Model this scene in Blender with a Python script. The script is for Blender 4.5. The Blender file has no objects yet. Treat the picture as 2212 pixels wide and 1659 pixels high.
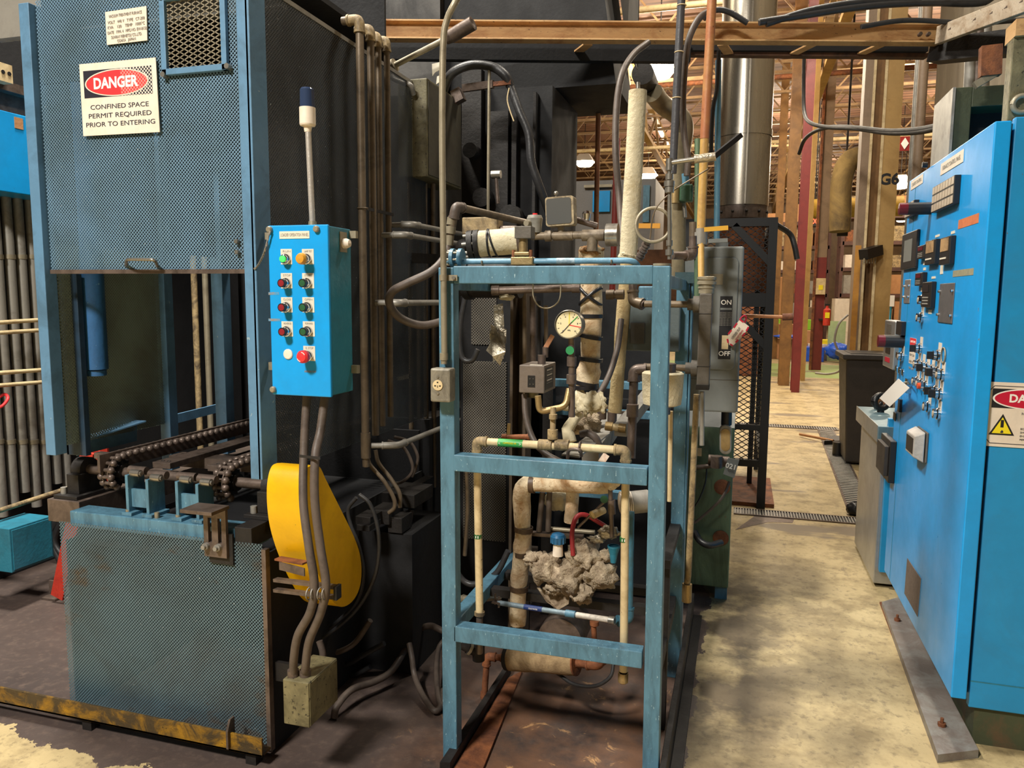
import bpy, math, random
from mathutils import Vector, Matrix
random.seed(7)
SC = bpy.context.scene
COL = SC.collection
V = Vector
# ------------------------------------------------------------------ camera
F_PX, CX, CY, CAM_H = 1650.0, 1106.0, 829.5, 1.55
YAW, PITCH, ROLL = math.radians(16.6), math.radians(6.5), math.radians(0.45)
FW = V((-math.sin(YAW)*math.cos(PITCH), math.cos(YAW)*math.cos(PITCH), -math.sin(PITCH)))
_r = V((math.cos(YAW), math.sin(YAW), 0)); _u = _r.cross(FW)
RT = _r*math.cos(ROLL)+_u*math.sin(ROLL); UP = _u*math.cos(ROLL)-_r*math.sin(ROLL)
CAM = V((0, 0, CAM_H))
cd = bpy.data.cameras.new('camera'); co = bpy.data.objects.new('camera', cd); COL.objects.link(co)
cd.sensor_fit = 'HORIZONTAL'; cd.sensor_width = 36.0; cd.lens = 36.0*F_PX/2212.0
cd.clip_start = 0.05; cd.clip_end = 200
m3 = Matrix((RT, UP, -FW)).transposed()
co.matrix_world = Matrix.Translation(CAM) @ m3.to_4x4()
SC.camera = co
# ------------------------------------------------------------------ world, lamps, exposure
SC.view_settings.view_transform = 'Standard'; SC.view_settings.look = 'None'
SC.view_settings.gamma = 1.0; SC.view_settings.use_curve_mapping = False
SC.view_settings.exposure = 0.45
w = bpy.data.worlds.new('hall_air'); SC.world = w; w.use_nodes = True
w.node_tree.nodes['Background'].inputs[0].default_value = (1.0, 0.88, 0.70, 1)
w.node_tree.nodes['Background'].inputs[1].default_value = 0.07
SC.cycles.max_bounces = 6; SC.cycles.diffuse_bounces = 3; SC.cycles.glossy_bounces = 3
SC.cycles.transparent_max_bounces = 24; SC.cycles.caustics_reflective = False; SC.cycles.caustics_refractive = False
SC.cycles.sample_clamp_indirect = 4.0
def high_bay(x, y, z, power, size=1.1, col=(1.0, 0.86, 0.64)):
    l = bpy.data.lights.new('high_bay_light', 'AREA'); l.shape = 'DISK'; l.size = size; l.energy = power; l.color = col
    o = bpy.data.objects.new('high_bay_light', l); COL.objects.link(o); o.location = (x, y, z); return o
high_bay(-2.0, -1.7, 5.0, 430, 0.9, (1.0, 0.95, 0.86))
high_bay(-3.0, 2.7, 6.5, 400, 0.8, (1.0, 0.94, 0.83))
high_bay(0.6, 5.0, 6.9, 130, 0.8, (1.0, 0.91, 0.76))
high_bay(0.5, 10.6, 7.0, 380, 0.8, (1.0, 0.88, 0.70))
high_bay(-6.5, 5.0, 6.6, 120, 0.8)
for hx, hy in ((-1.2, 14.2), (3.4, 19.0), (-2.2, 18.0), (-5.0, 13.0), (1.0, 26.0), (6.0, 25.0), (-3.0, 28.0), (3.0, 36.0)):
    l = bpy.data.lights.new('hall_lamp', 'POINT'); l.energy = 360; l.shadow_soft_size = .3; l.color = (1.0, .86, .66)
    o = bpy.data.objects.new('hall_lamp', l); COL.objects.link(o); o.location = (hx, hy, 5.9)

# ------------------------------------------------------------------ pixel -> place helpers
def ray(px, py): return RT*((px-CX)/F_PX) - UP*((py-CY)/F_PX) + FW
def P(px, py, y): r = ray(px, py); return CAM + r*(y/r.y)
def PX(px, py, x): r = ray(px, py); return CAM + r*(x/r.x)
def PZ(px, py, z=0.0): r = ray(px, py); return CAM + r*((z-CAM_H)/r.z)
def PD(px, py, d): return CAM + ray(px, py)*d

# ------------------------------------------------------------------ mesh builder
class MB:
    def __init__(s): s.v = []; s.f = []; s.sm = []
    def add(s, vs, fs, smooth=False):
        b = len(s.v); s.v += [V(a) for a in vs]; s.f += [tuple(b+i for i in f) for f in fs]; s.sm += [smooth]*len(fs); return s
    def hexa(s, p):   # 8 points: bottom ring 0-3, top ring 4-7
        return s.add(p, [(3,2,1,0),(4,5,6,7),(0,1,5,4),(1,2,6,5),(2,3,7,6),(3,0,4,7)])
    def box(s, a, b):
        x0,x1 = sorted((a[0],b[0])); y0,y1 = sorted((a[1],b[1])); z0,z1 = sorted((a[2],b[2]))
        return s.hexa([(x0,y0,z0),(x1,y0,z0),(x1,y1,z0),(x0,y1,z0),(x0,y0,z1),(x1,y0,z1),(x1,y1,z1),(x0,y1,z1)])
    def cbox(s, c, d): return s.box([c[i]-d[i]/2 for i in range(3)], [c[i]+d[i]/2 for i in range(3)])
    def obox(s, c, ax, ay, az):  # oriented box, half vectors
        c = V(c); ax, ay, az = V(ax), V(ay), V(az)
        return s.hexa([c-ax-ay-az, c+ax-ay-az, c+ax+ay-az, c-ax+ay-az, c-ax-ay+az, c+ax-ay+az, c+ax+ay+az, c-ax+ay+az])
    def bar(s, a, b, wd, th, up=(0,0,1)):
        a, b = V(a), V(b); d = (b-a); t = d.normalized(); u = V(up); sd = t.cross(u)
        if sd.length < 1e-4: sd = t.cross(V((1,0,0)))
        sd.normalize(); n = sd.cross(t).normalized()
        return s.obox((a+b)/2, d/2, sd*wd/2, n*th/2)
    def prism(s, poly, ext):  # poly list of 3d points, extrude by vector
        n = len(poly); e = V(ext); p = [V(a) for a in poly]; q = [a+e for a in p]
        return s.add(p+q, [tuple(range(n))[::-1], tuple(range(n, 2*n))] + [(i, (i+1) % n, n+(i+1) % n, n+i) for i in range(n)])
    def cyl(s, a, b, r, r2=None, n=14, caps=True):
        a, b = V(a), V(b); t = (b-a).normalized(); r2 = r if r2 is None else r2
        h = V((0,0,1)) if abs(t.z) < .9 else V((1,0,0)); x = t.cross(h).normalized(); y = t.cross(x)
        ring = lambda c, rr: [c + (x*math.cos(2*math.pi*i/n)+y*math.sin(2*math.pi*i/n))*rr for i in range(n)]
        A, B = ring(a, r), ring(b, r2)
        s.add(A+B, [(i, (i+1) % n, n+(i+1) % n, n+i) for i in range(n)], True)
        if caps: s.add(A, [tuple(range(n))[::-1]]); s.add(B, [tuple(range(n))])
        return s
    def lathe(s, a, t, prof, n=20):  # prof list of (dist along t, radius)
        a = V(a); t = V(t).normalized()
        h = V((0,0,1)) if abs(t.z) < .9 else V((1,0,0)); x = t.cross(h).normalized(); y = t.cross(x)
        for (d0, r0), (d1, r1) in zip(prof, prof[1:]):
            A = [a+t*d0+(x*math.cos(2*math.pi*i/n)+y*math.sin(2*math.pi*i/n))*r0 for i in range(n)]
            B = [a+t*d1+(x*math.cos(2*math.pi*i/n)+y*math.sin(2*math.pi*i/n))*r1 for i in range(n)]
            s.add(A+B, [(i, (i+1) % n, n+(i+1) % n, n+i) for i in range(n)], abs(d1-d0) > 1e-6)
        return s
    def sphere(s, c, r, n=12, sq=(1,1,1)):
        c = V(c); vs = []; fs = []; k = n//2
        for j in range(k+1):
            th = math.pi*j/k
            for i in range(n):
                ph = 2*math.pi*i/n
                vs.append(c+V((r*sq[0]*math.sin(th)*math.cos(ph), r*sq[1]*math.sin(th)*math.sin(ph), r*sq[2]*math.cos(th))))
        for j in range(k):
            for i in range(n): fs.append((j*n+i, (j+1)*n+i, (j+1)*n+(i+1) % n, j*n+(i+1) % n))
        return s.add(vs, fs, True)
    def tube(s, pts, r, n=12, rad=None, caps=True):
        pts = [V(p) for p in pts]; m = len(pts); rings = []; prev = None
        for i, p in enumerate(pts):
            t = (pts[min(i+1, m-1)]-pts[max(i-1, 0)]).normalized()
            if prev is None:
                h = V((0,0,1)) if abs(t.z) < .9 else V((1,0,0)); x = t.cross(h).normalized()
            else:
                x = prev - t*prev.dot(t); x.normalize()
            prev = x; y = t.cross(x); rr = rad[i] if rad else r
            rings.append([p+(x*math.cos(2*math.pi*k/n)+y*math.sin(2*math.pi*k/n))*rr for k in range(n)])
        s.add([q for g in rings for q in g], [(j*n+k, j*n+(k+1) % n, (j+1)*n+(k+1) % n, (j+1)*n+k) for j in range(m-1) for k in range(n)], True)
        if caps: s.add(rings[0], [tuple(range(n))[::-1]]); s.add(rings[-1], [tuple(range(n))])
        return s
    def torus(s, c, nrm, R, r, n=24, k=10, a0=0, a1=2*math.pi):
        c = V(c); t = V(nrm).normalized(); h = V((0,0,1)) if abs(t.z) < .9 else V((1,0,0)); x = t.cross(h).normalized(); y = t.cross(x)
        full = abs(a1-a0-2*math.pi) < 1e-6
        pts = [c+(x*math.cos(a0+(a1-a0)*i/n)+y*math.sin(a0+(a1-a0)*i/n))*R for i in range(n+1)]
        return s.tube(pts, r, k, caps=not full)
    def build(s, name, mat, parent=None, bevel=0, origin=None):
        base = V((0,0,0)); q = parent
        while q is not None: base += q.location; q = q.parent
        if parent is None:
            if origin is None:
                xs = [v.x for v in s.v]; ys = [v.y for v in s.v]; zs = [v.z for v in s.v]
                origin = V(((min(xs)+max(xs))/2, (min(ys)+max(ys))/2, min(zs)))
            base = V(origin)
        me = bpy.data.meshes.new(name)
        me.from_pydata([tuple(v-base) for v in s.v], [], s.f); me.update()
        me.polygons.foreach_set('use_smooth', s.sm)
        me.materials.append(mat)
        o = bpy.data.objects.new(name, me); COL.objects.link(o)
        if parent is not None: o.parent = parent
        else: o.location = base
        if bevel:
            b = o.modifiers.new('edge', 'BEVEL'); b.width = bevel; b.segments = 2; b.limit_method = 'ANGLE'; b.angle_limit = math.radians(50)
        return o
def tag(o, label, cat, group=None):
    o['label'] = label; o['category'] = cat
    if group: o['group'] = group
    return o
def thing(name, loc, label, cat, group=None):
    o = bpy.data.objects.new(name, None); COL.objects.link(o); o.location = V(loc); o.empty_display_size = 0.05
    return tag(o, label, cat, group)
def struct(o): o['kind'] = 'structure'; return o
def kids(o): return [c for c in bpy.data.objects if c.parent == o]
def dup(o, off, label=None, parent=None):
    c = o.copy(); COL.objects.link(c); c.parent = parent
    if parent is None: c.location = o.location + V(off)
    if label: c['label'] = label
    for k in kids(o): dup(k, (0,0,0), None, c)
    return c
def fillet(pts, rad, seg=6):
    pts = [V(p) for p in pts]; out = [pts[0]]
    for a, b, c in zip(pts, pts[1:], pts[2:]):
        d0 = min(rad, (a-b).length*.48); d1 = min(rad, (c-b).length*.48)
        p0 = b+(a-b).normalized()*d0; p1 = b+(c-b).normalized()*d1
        for i in range(seg+1):
            t = i/seg; out.append(p0*(1-t)**2 + b*2*t*(1-t) + p1*t*t)
    out.append(pts[-1]); return out
def smooth(pts, seg=8):
    pts = [V(p) for p in pts]; q = [pts[0]*2-pts[1]] + pts + [pts[-1]*2-pts[-2]]; out = []
    for a, b, c, d in zip(q, q[1:], q[2:], q[3:]):
        for i in range(seg):
            t = i/seg
            out.append(0.5*((2*b)+(c-a)*t+(2*a-5*b+4*c-d)*t*t+(3*b-a-3*c+d)*t**3))
    out.append(pts[-1]); return out
def pipe(name, label, cat, pts, r, mat, fit=None, fr=None, rad=None, group=None, fitscale=1.28, n=12, ends=False, parent=None):
    """rigid pipe with elbow fittings: thing > pipe, elbow"""
    pts = [V(p) for p in pts]; rad = rad or r*2.2
    if len(pts) == 2 and not ends and parent is None:
        return tag(MB().cyl(pts[0], pts[1], r, n=n).build(name, mat), label, cat, group)
    root = parent or thing(name, pts[0] if pts[0].z < pts[-1].z else pts[-1], label, cat, group)
    MB().tube(fillet(pts, rad), r, n).build('pipe', mat, root)
    fit = fit or mat
    for a, b, c in zip(pts, pts[1:], pts[2:]):
        if (b-a).angle(c-b) > .35:
            d = rad*1.15; e = fillet([b+(a-b).normalized()*d, b, b+(c-b).normalized()*d], rad)
            m = MB().tube(e, r*fitscale, n)
            m.cyl(e[0], e[0]+(a-b).normalized()*r*.5, r*fitscale*1.12, n=n); m.cyl(e[-1], e[-1]+(c-b).normalized()*r*.5, r*fitscale*1.12, n=n)
            m.build('elbow', fit, root)
    if ends:
        for p, q in ((pts[0], pts[1]), (pts[-1], pts[-2])):
            t = (q-p).normalized(); MB().cyl(p, p+t*r*2, r*fitscale, n=n).build('coupling', fit, root)
    return root
def hose(name, label, cat, pts, r, mat, group=None, n=10, seg=8):
    return tag(MB().tube(smooth(pts, seg), r, n).build(name, mat), label, cat, group)
def text(s, loc, xdir, updir, size, mat, parent, name='lettering', width=None, ext=0.0004, align='CENTER', bold=0.0):
    cu = bpy.data.curves.new('t', 'FONT'); cu.body = s; cu.size = size; cu.align_x = align; cu.align_y = 'CENTER'; cu.extrude = ext; cu.offset = bold
    cu.resolution_u = 3
    t = bpy.data.objects.new('t', cu); COL.objects.link(t)
    bpy.context.view_layer.update()
    me = bpy.data.meshes.new_from_object(t.evaluated_get(bpy.context.evaluated_depsgraph_get()))
    bpy.data.objects.remove(t); bpy.data.curves.remove(cu)
    x = V(xdir).normalized(); u = V(updir).normalized(); nz = x.cross(u)
    ws = 1.0
    if width and len(me.vertices):
        xs = [v.co.x for v in me.vertices]; ws = width/max(1e-6, max(xs)-min(xs))
    base = V((0,0,0)); q = parent
    while q is not None: base += q.location; q = q.parent
    for v in me.vertices: v.co = V(loc)-base + x*v.co.x*ws + u*v.co.y + nz*v.co.z
    me.materials.clear(); me.materials.append(mat)
    o = bpy.data.objects.new(name, me); COL.objects.link(o); o.parent = parent
    return o

# ------------------------------------------------------------------ materials
def lin(r, g, b):
    f = lambda c: (c/255/12.92) if c/255 <= .04045 else ((c/255+.055)/1.055)**2.4
    return (f(r), f(g), f(b), 1)
class NT:
    def __init__(s, name):
        s.m = bpy.data.materials.new(name); s.m.use_nodes = True; s.t = s.m.node_tree
        s.b = s.t.nodes['Principled BSDF']; s.out = s.t.nodes['Material Output']
        s.tc = s.n('ShaderNodeTexCoord')
    def n(s, ty, **k):
        o = s.t.nodes.new(ty)
        for a, v in k.items(): setattr(o, a, v)
        return o
    def l(s, a, b): s.t.links.new(a, b)
    def noise(s, scale, detail=4, rough=.6, vec=None, stretch=None, dist=0):
        n = s.n('ShaderNodeTexNoise'); n.inputs['Scale'].default_value = scale; n.inputs['Detail'].default_value = detail
        n.inputs['Roughness'].default_value = rough; n.inputs['Distortion'].default_value = dist
        v = vec or s.tc.outputs['Object']
        if stretch:
            mp = s.n('ShaderNodeMapping'); mp.inputs['Scale'].default_value = stretch; s.l(v, mp.inputs[0]); v = mp.outputs[0]
        s.l(v, n.inputs['Vector']); return n.outputs[0]
    def ramp(s, fac, lo, hi):
        r = s.n('ShaderNodeMapRange'); r.inputs[1].default_value = lo; r.inputs[2].default_value = hi; s.l(fac, r.inputs[0]); return r.outputs[0]
    def mix(s, fac, a, b):
        x = s.n('ShaderNodeMix', data_type='RGBA')
        for val, i in ((fac, 0), (a, 6), (b, 7)):
            if hasattr(val, 'is_linked') or hasattr(val, 'links'): s.l(val, x.inputs[i])
            else: x.inputs[i].default_value = val
        return x.outputs[2]
    def math(s, op, a, b=None):
        x = s.n('ShaderNodeMath', operation=op)
        for val, i in ((a, 0), (b, 1)):
            if val is None: continue
            if hasattr(val, 'links'): s.l(val, x.inputs[i])
            else: x.inputs[i].default_value = val
        return x.outputs[0]
def paint(name, col, dirt=None, amt=.45, scale=6, rough=.45, metal=0, chip=None, chips=.66, bump=.15, bscale=60, stretch=None, spec=.5, var=.12):
    """worn paint / metal: base colour, dirt clouds, chipped flecks, roughness break-up"""
    t = NT(name)
    c2 = tuple(x*(1-var) for x in col[:3])+(1,)
    n1 = t.noise(scale*2.3, 5, .65, stretch=stretch)
    c = t.mix(t.ramp(n1, .35, .65), col, c2)
    if dirt:
        n2 = t.noise(scale, 6, .7, stretch=stretch, dist=.6); c = t.mix(t.ramp(n2, 1-amt-.12, 1-amt+.14), c, dirt)
    if chip:
        n3 = t.noise(scale*9, 3, .6, stretch=stretch, dist=.3); c = t.mix(t.ramp(n3, chips, chips+.03), c, chip)
    t.l(c, t.b.inputs['Base Color'])
    t.b.inputs['Metallic'].default_value = metal
    t.b.inputs['Specular IOR Level'].default_value = spec
    rr = t.n('ShaderNodeMapRange'); rr.inputs[3].default_value = max(.05, rough-.1); rr.inputs[4].default_value = min(1, rough+.15); t.l(n1, rr.inputs[0]); t.l(rr.outputs[0], t.b.inputs['Roughness'])
    if bump:
        bp = t.n('ShaderNodeBump'); bp.inputs['Strength'].default_value = bump; bp.inputs['Distance'].default_value = .01
        t.l(t.noise(bscale, 4, .6), bp.inputs['Height']); t.l(bp.outputs[0], t.b.inputs['Normal'])
    return t.m
def flat(name, col, rough=.5, metal=0, spec=.5):
    t = NT(name); t.b.inputs['Base Color'].default_value = col; t.b.inputs['Roughness'].default_value = rough; t.b.inputs['Metallic'].default_value = metal
    t.b.inputs['Specular IOR Level'].default_value = spec
    return t.m
def glow(name, col, st):
    t = NT(name); t.b.inputs['Base Color'].default_value = col; t.b.inputs['Emission Color'].default_value = col; t.b.inputs['Emission Strength'].default_value = st; return t.m
def perforated(name, col, dirt, axes, pitch=.0125, hole=.36, amt=.4, rough=.5, metal=0, stag=True, scale=5, dirt2=None):
    t = NT(name)
    n1 = t.noise(scale, 6, .65, dist=.5); c = t.mix(t.ramp(n1, 1-amt-.15, 1-amt+.15), col, dirt)
    if dirt2:
        n4 = t.noise(scale*.7, 5, .7, vec=None, stretch=(1, 1, 1.7)); c = t.mix(t.ramp(n4, .58, .66), c, dirt2)
    n3 = t.noise(90, 2, .5); c = t.mix(t.ramp(n3, .735, .75), c, lin(170, 178, 180))
    t.l(c, t.b.inputs['Base Color']); t.b.inputs['Roughness'].default_value = rough; t.b.inputs['Metallic'].default_value = metal
    sp = t.n('ShaderNodeSeparateXYZ'); t.l(t.tc.outputs['Object'], sp.inputs[0])
    u = t.math('DIVIDE', sp.outputs[axes[0]], pitch); v = t.math('DIVIDE', sp.outputs[axes[1]], pitch)
    def lat(off):
        a = t.math('SUBTRACT', t.math('FRACT', t.math('ADD', u, off)), .5); b = t.math('SUBTRACT', t.math('FRACT', t.math('ADD', v, off)), .5)
        return t.math('SQRT', t.math('ADD', t.math('MULTIPLY', a, a), t.math('MULTIPLY', b, b)))
    d = lat(0)
    if stag: d = t.math('MINIMUM', d, lat(.5))
    t.l(t.math('GREATER_THAN', d, hole), t.b.inputs['Alpha'])
    return t.m
M = {}
M['frame_blue'] = paint('machine_blue_paint', lin(90, 136, 160), lin(66, 100, 118), .45, 7, .42, 0, lin(160, 190, 202), .665, .06, 80, (3, 3, .8))
M['post_blue'] = paint('furnace_post_paint', lin(96, 138, 172), lin(70, 100, 122), .4, 5, .45, 0, lin(150, 170, 180), .72, .05)
M['bright_blue'] = paint('cabinet_blue_paint', lin(24, 162, 240), lin(32, 150, 220), .4, 3, .3, 0, lin(120, 100, 85), .745, .02)
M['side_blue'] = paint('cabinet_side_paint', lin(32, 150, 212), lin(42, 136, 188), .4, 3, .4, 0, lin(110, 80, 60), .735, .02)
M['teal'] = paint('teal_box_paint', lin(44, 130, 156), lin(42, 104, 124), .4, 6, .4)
M['deep_blue'] = paint('ram_blue_paint', lin(50, 100, 150), lin(40, 72, 105), .4, 6, .4, 0, lin(140, 180, 195), .7)
M['yellow'] = paint('guard_yellow_paint', lin(240, 186, 8), lin(214, 160, 6), .4, 4, .38, 0, lin(110, 85, 20), .735, .04)
M['rail_yellow'] = paint('worn_yellow_rail', lin(78, 64, 42), lin(190, 140, 30), .42, 9, .5, .2, lin(40, 35, 30), .66, .3, 60)
M['cream'] = paint('cream_pipe_paint', lin(224, 202, 158), lin(176, 150, 108), .42, 9, .5, 0, lin(70, 60, 48), .69, .1)
M['cream_dirty'] = paint('dirty_cream_pipe', lin(190, 165, 120), lin(92, 78, 60), .5, 12, .6, 0, lin(60, 50, 40), .66, .2)
M['galv'] = paint('galvanized_conduit', lin(160, 150, 128), lin(122, 112, 92), .4, 8, .42, .35, None, .7, .05)
M['galv_grey'] = paint('grey_conduit', lin(158, 154, 146), lin(112, 106, 98), .4, 6, .45, .25, None, .7, .05)
M['steel'] = paint('bare_steel', lin(170, 165, 155), lin(110, 100, 88), .35, 12, .3, .8, None, .7, .05)
M['dark_steel'] = paint('oily_steel', lin(118, 103, 94), lin(74, 63, 56), .45, 12, .42, .4, None, .7, .1)
M['black_iron'] = paint('sooty_black_iron', lin(38, 34, 32), lin(24, 21, 20), .45, 9, .6, .1, None, .7, .2)
M['soot'] = paint('soot_coated_sheet', lin(25, 25, 28), lin(14, 14, 17), .5, 4, .75, 0, None, .7, .1)
M['soot_wall'] = paint('soot_stained_panel', lin(82, 80, 78), lin(36, 35, 36), .48, 2.2, .8, 0, None, .7, .1)
M['pipe_brown'] = paint('oily_brown_pipe', lin(124, 108, 88), lin(78, 68, 56), .45, 8, .45, .25, None, .7, .05)
M['hose'] = paint('grey_brown_hose', lin(96, 84, 76), lin(70, 60, 54), .45, 14, .5, 0, None, .7, .08)
M['black_hose'] = paint('black_rubber_hose', lin(52, 52, 54), lin(34, 33, 34), .4, 10, .4)
M['rust'] = paint('rusted_steel', lin(150, 92, 56), lin(84, 50, 36), .5, 9, .75, .1, lin(190, 140, 90), .7, .3)
M['rust_beam'] = paint('rust_streaked_beam', lin(206, 164, 112), lin(150, 100, 58), .42, 5, .6, 0, lin(80, 52, 36), .68, .12, 60, (1, 1, 3))
M['rust_pipe'] = paint('rust_orange_pipe', lin(176, 112, 74), lin(196, 150, 90), .4, 5, .5, .1, lin(90, 56, 40), .68, .1)
M['yellow_pipe'] = paint('yellowed_pipe', lin(206, 164, 92), lin(160, 120, 70), .4, 8, .5, 0, lin(80, 60, 40), .68, .1)
M['insul'] = paint('pipe_insulation_canvas', lin(232, 214, 182), lin(172, 132, 90), .46, 12, .85, 0, lin(112, 78, 48), .66, .6, 45)
M['insul_pale'] = paint('pale_fibreglass_sleeve', lin(220, 208, 176), lin(184, 166, 126), .4, 10, .85, 0, lin(130, 110, 80), .69, .4, 70)
M['wool'] = paint('loose_mineral_wool', lin(192, 174, 148), lin(128, 110, 90), .48, 16, .95, 0, lin(96, 80, 64), .64, 1.0, 70)
M['foil'] = paint('torn_foil', lin(190, 180, 160), lin(110, 96, 78), .45, 16, .35, .6, None, .7, .8, 30)
M['tape'] = flat('black_tape', lin(34, 34, 38), .35)
M['grey_box'] = paint('grey_switch_enamel', lin(124, 128, 126), lin(104, 108, 106), .4, 4, .45, 0, lin(160, 160, 155), .74, .02)
M['grey_dark'] = paint('dark_grey_housing', lin(100, 94, 86), lin(74, 68, 60), .4, 10, .5, .1)
M['green_cab'] = paint('oily_green_cabinet', lin(108, 132, 102), lin(70, 86, 64), .5, 4, .45, 0, lin(120, 70, 40), .7, .05, 60, (2, 2, .6))
M['olive'] = paint('olive_box_paint', lin(128, 120, 88), lin(84, 78, 56), .5, 9, .55, 0, lin(56, 50, 36), .63, .15)
M['olive_dark'] = paint('dark_olive_enclosure', lin(66, 72, 50), lin(48, 52, 36), .4, 5, .5, 0)
M['mesh_black'] = flat('black_cage_paint', lin(24, 24, 26), .45)
M['stainless'] = paint('brushed_stainless', lin(190, 182, 168), lin(160, 150, 134), .4, 2, .26, .95, None, .7, .03, 100, (6, 6, .3))
M['stainless_sheet'] = paint('galvanized_sheet', lin(190, 192, 194), lin(160, 160, 158), .4, 3, .34, .8, None, .7, .03)
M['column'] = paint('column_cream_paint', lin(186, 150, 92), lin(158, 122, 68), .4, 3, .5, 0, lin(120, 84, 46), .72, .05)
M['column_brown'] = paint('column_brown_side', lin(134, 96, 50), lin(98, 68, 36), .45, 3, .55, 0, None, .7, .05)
M['column_grey'] = paint('column_grey_paint', lin(140, 118, 96), lin(110, 90, 70), .4, 3, .5)
M['red_col'] = paint('column_red_paint', lin(120, 44, 42), lin(94, 34, 34), .4, 3, .45)
M['red'] = paint('red_stand_paint', lin(206, 60, 44), lin(150, 40, 34), .4, 10, .5, 0, lin(80, 50, 40), .68)
M['white_lbl'] = flat('label_white', lin(226, 218, 200), .5)
M['sign_white'] = paint('sign_cream_face', lin(240, 226, 208), lin(228, 212, 192), .4, 10, .45, 0, None, .7, 0)
M['grey_txt'] = flat('label_grey_print', lin(150, 146, 138), .6)
M['ink'] = flat('black_print', lin(40, 40, 52), .6)
M['sign_black'] = flat('sign_black', lin(26, 26, 30), .5)
M['sign_red'] = flat('sign_red', lin(226, 52, 56), .45)
M['deep_red'] = flat('sign_deep_red', lin(196, 20, 56), .45)
M['sign_yel'] = flat('sign_yellow', lin(245, 225, 40), .45)
M['white'] = flat('white_print', lin(245, 240, 232), .5)
M['black'] = flat('black_plastic', lin(26, 26, 28), .4)
M['chrome'] = flat('chrome', lin(200, 200, 200), .15, 1.0)
M['brass'] = paint('dull_brass', lin(176, 150, 104), lin(130, 110, 76), .4, 20, .4, .6)
M['green_tag'] = flat('green_label', lin(40, 150, 60), .5)
M['card'] = paint('corrugated_cardboard', lin(186, 136, 92), lin(166, 118, 78), .4, 4, .8, 0)
M['blue_wrap'] = paint('blue_plastic_wrap', lin(38, 92, 220), lin(70, 120, 235), .4, 6, .3, 0, lin(200, 210, 240), .7, .5, 12)
M['white_wrap'] = paint('white_stretch_wrap', lin(232, 220, 206), lin(200, 184, 168), .4, 6, .5, 0, None, .7, .4, 14)
M['lime'] = flat('lime_crate', lin(140, 200, 50), .5)
M['bin'] = paint('black_bin_plastic', lin(52, 46, 42), lin(40, 36, 33), .4, 5, .5)
M['rack'] = paint('rack_steel', lin(92, 62, 54), lin(66, 46, 42), .4, 5, .6)
M['joist'] = paint('roof_joist_paint', lin(158, 128, 90), lin(108, 82, 58), .45, 2, .7)
# ================================================================== THE SETTING
def floor_mat():
    t = NT('factory_floor'); o = t.tc.outputs['Object']
    sp = t.n('ShaderNodeSeparateXYZ'); t.l(o, sp.inputs[0]); X, Y = sp.outputs[0], sp.outputs[1]
    nz = t.noise(5, 6, .65); nb = t.noise(1.6, 5, .6); nf = t.noise(26, 6, .7); ns = t.noise(9, 5, .75, stretch=(1, .45, 1))
    # painted concrete of the aisle
    c = t.mix(t.ramp(nb, .3, .7), lin(198, 178, 134), lin(172, 152, 110))
    c = t.mix(t.ramp(nz, .46, .64), c, lin(146, 128, 92))
    c = t.mix(t.math('MULTIPLY', t.ramp(nf, .53, .66), .6), c, lin(98, 84, 62))
    c = t.mix(t.math('MULTIPLY', t.ramp(ns, .60, .70), .6), c, lin(94, 82, 68))
    # floor stains plus painted cast shadow of pipes and green cabinet beside the skid
    near = t.math('MULTIPLY', t.ramp(X, .62, .05), t.math('MULTIPLY', t.ramp(Y, 5.2, 4.0), t.ramp(Y, 2.2, 2.8)))
    st = t.math('MULTIPLY', near, t.ramp(t.noise(2.6, 5, .65), .40, .54))
    c = t.mix(t.math('MULTIPLY', st, .85), c, lin(72, 60, 48))
    # oil-dark machine area
    edge = t.math('ADD', X, t.math('MULTIPLY', t.math('SUBTRACT', nz, .5), .22))
    front = t.math('ADD', t.math('ADD', Y, t.math('MULTIPLY', X, .1)), t.math('MULTIPLY', t.math('SUBTRACT', nz, .5), .34))
    dark = t.math('MULTIPLY', t.math('LESS_THAN', edge, -.12), t.math('MULTIPLY', t.math('GREATER_THAN', front, 1.70), t.math('LESS_THAN', Y, 5.6)))
    d = t.mix(t.ramp(nb, .35, .65), lin(88, 74, 68), lin(66, 56, 53))
    d = t.mix(t.math('MULTIPLY', t.ramp(nf, .5, .75), .5), d, lin(118, 100, 88))
    rz = t.math('MULTIPLY', t.math('MULTIPLY', t.ramp(X, -1.15, -.8), t.ramp(X, -.1, -.3)), t.ramp(Y, 3.6, 2.7))
    d = t.mix(t.math('MULTIPLY', rz, t.ramp(nz, .38, .6)), d, lin(118, 86, 66))
    d = t.mix(t.math('MULTIPLY', rz, t.ramp(t.noise(7, 6, .7, dist=1), .60, .68)), d, lin(196, 152, 104))
    c = t.mix(dark, c, d)
    # painted lines further down the hall
    c = t.mix(t.math('MULTIPLY', t.math('GREATER_THAN', Y, 16.2), t.math('LESS_THAN', Y, 19.5)), c, lin(150, 172, 104))
    c = t.mix(t.math('MULTIPLY', t.ramp(t.noise(.9, 4, .6, stretch=(.6, 1.6, 1)), .60, .63), t.math('GREATER_THAN', Y, 5.0)), c, lin(126, 112, 92))
    t.l(c, t.b.inputs['Base Color'])
    r = t.n('ShaderNodeMapRange'); r.inputs[3].default_value = .38; r.inputs[4].default_value = .75; t.l(nz, r.inputs[0]); t.l(r.outputs[0], t.b.inputs['Roughness'])
    bp = t.n('ShaderNodeBump'); bp.inputs['Strength'].default_value = .25; bp.inputs['Distance'].default_value = .01; t.l(nf, bp.inputs['Height']); t.l(bp.outputs[0], t.b.inputs['Normal'])
    return t.m
M['floor'] = floor_mat()
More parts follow.
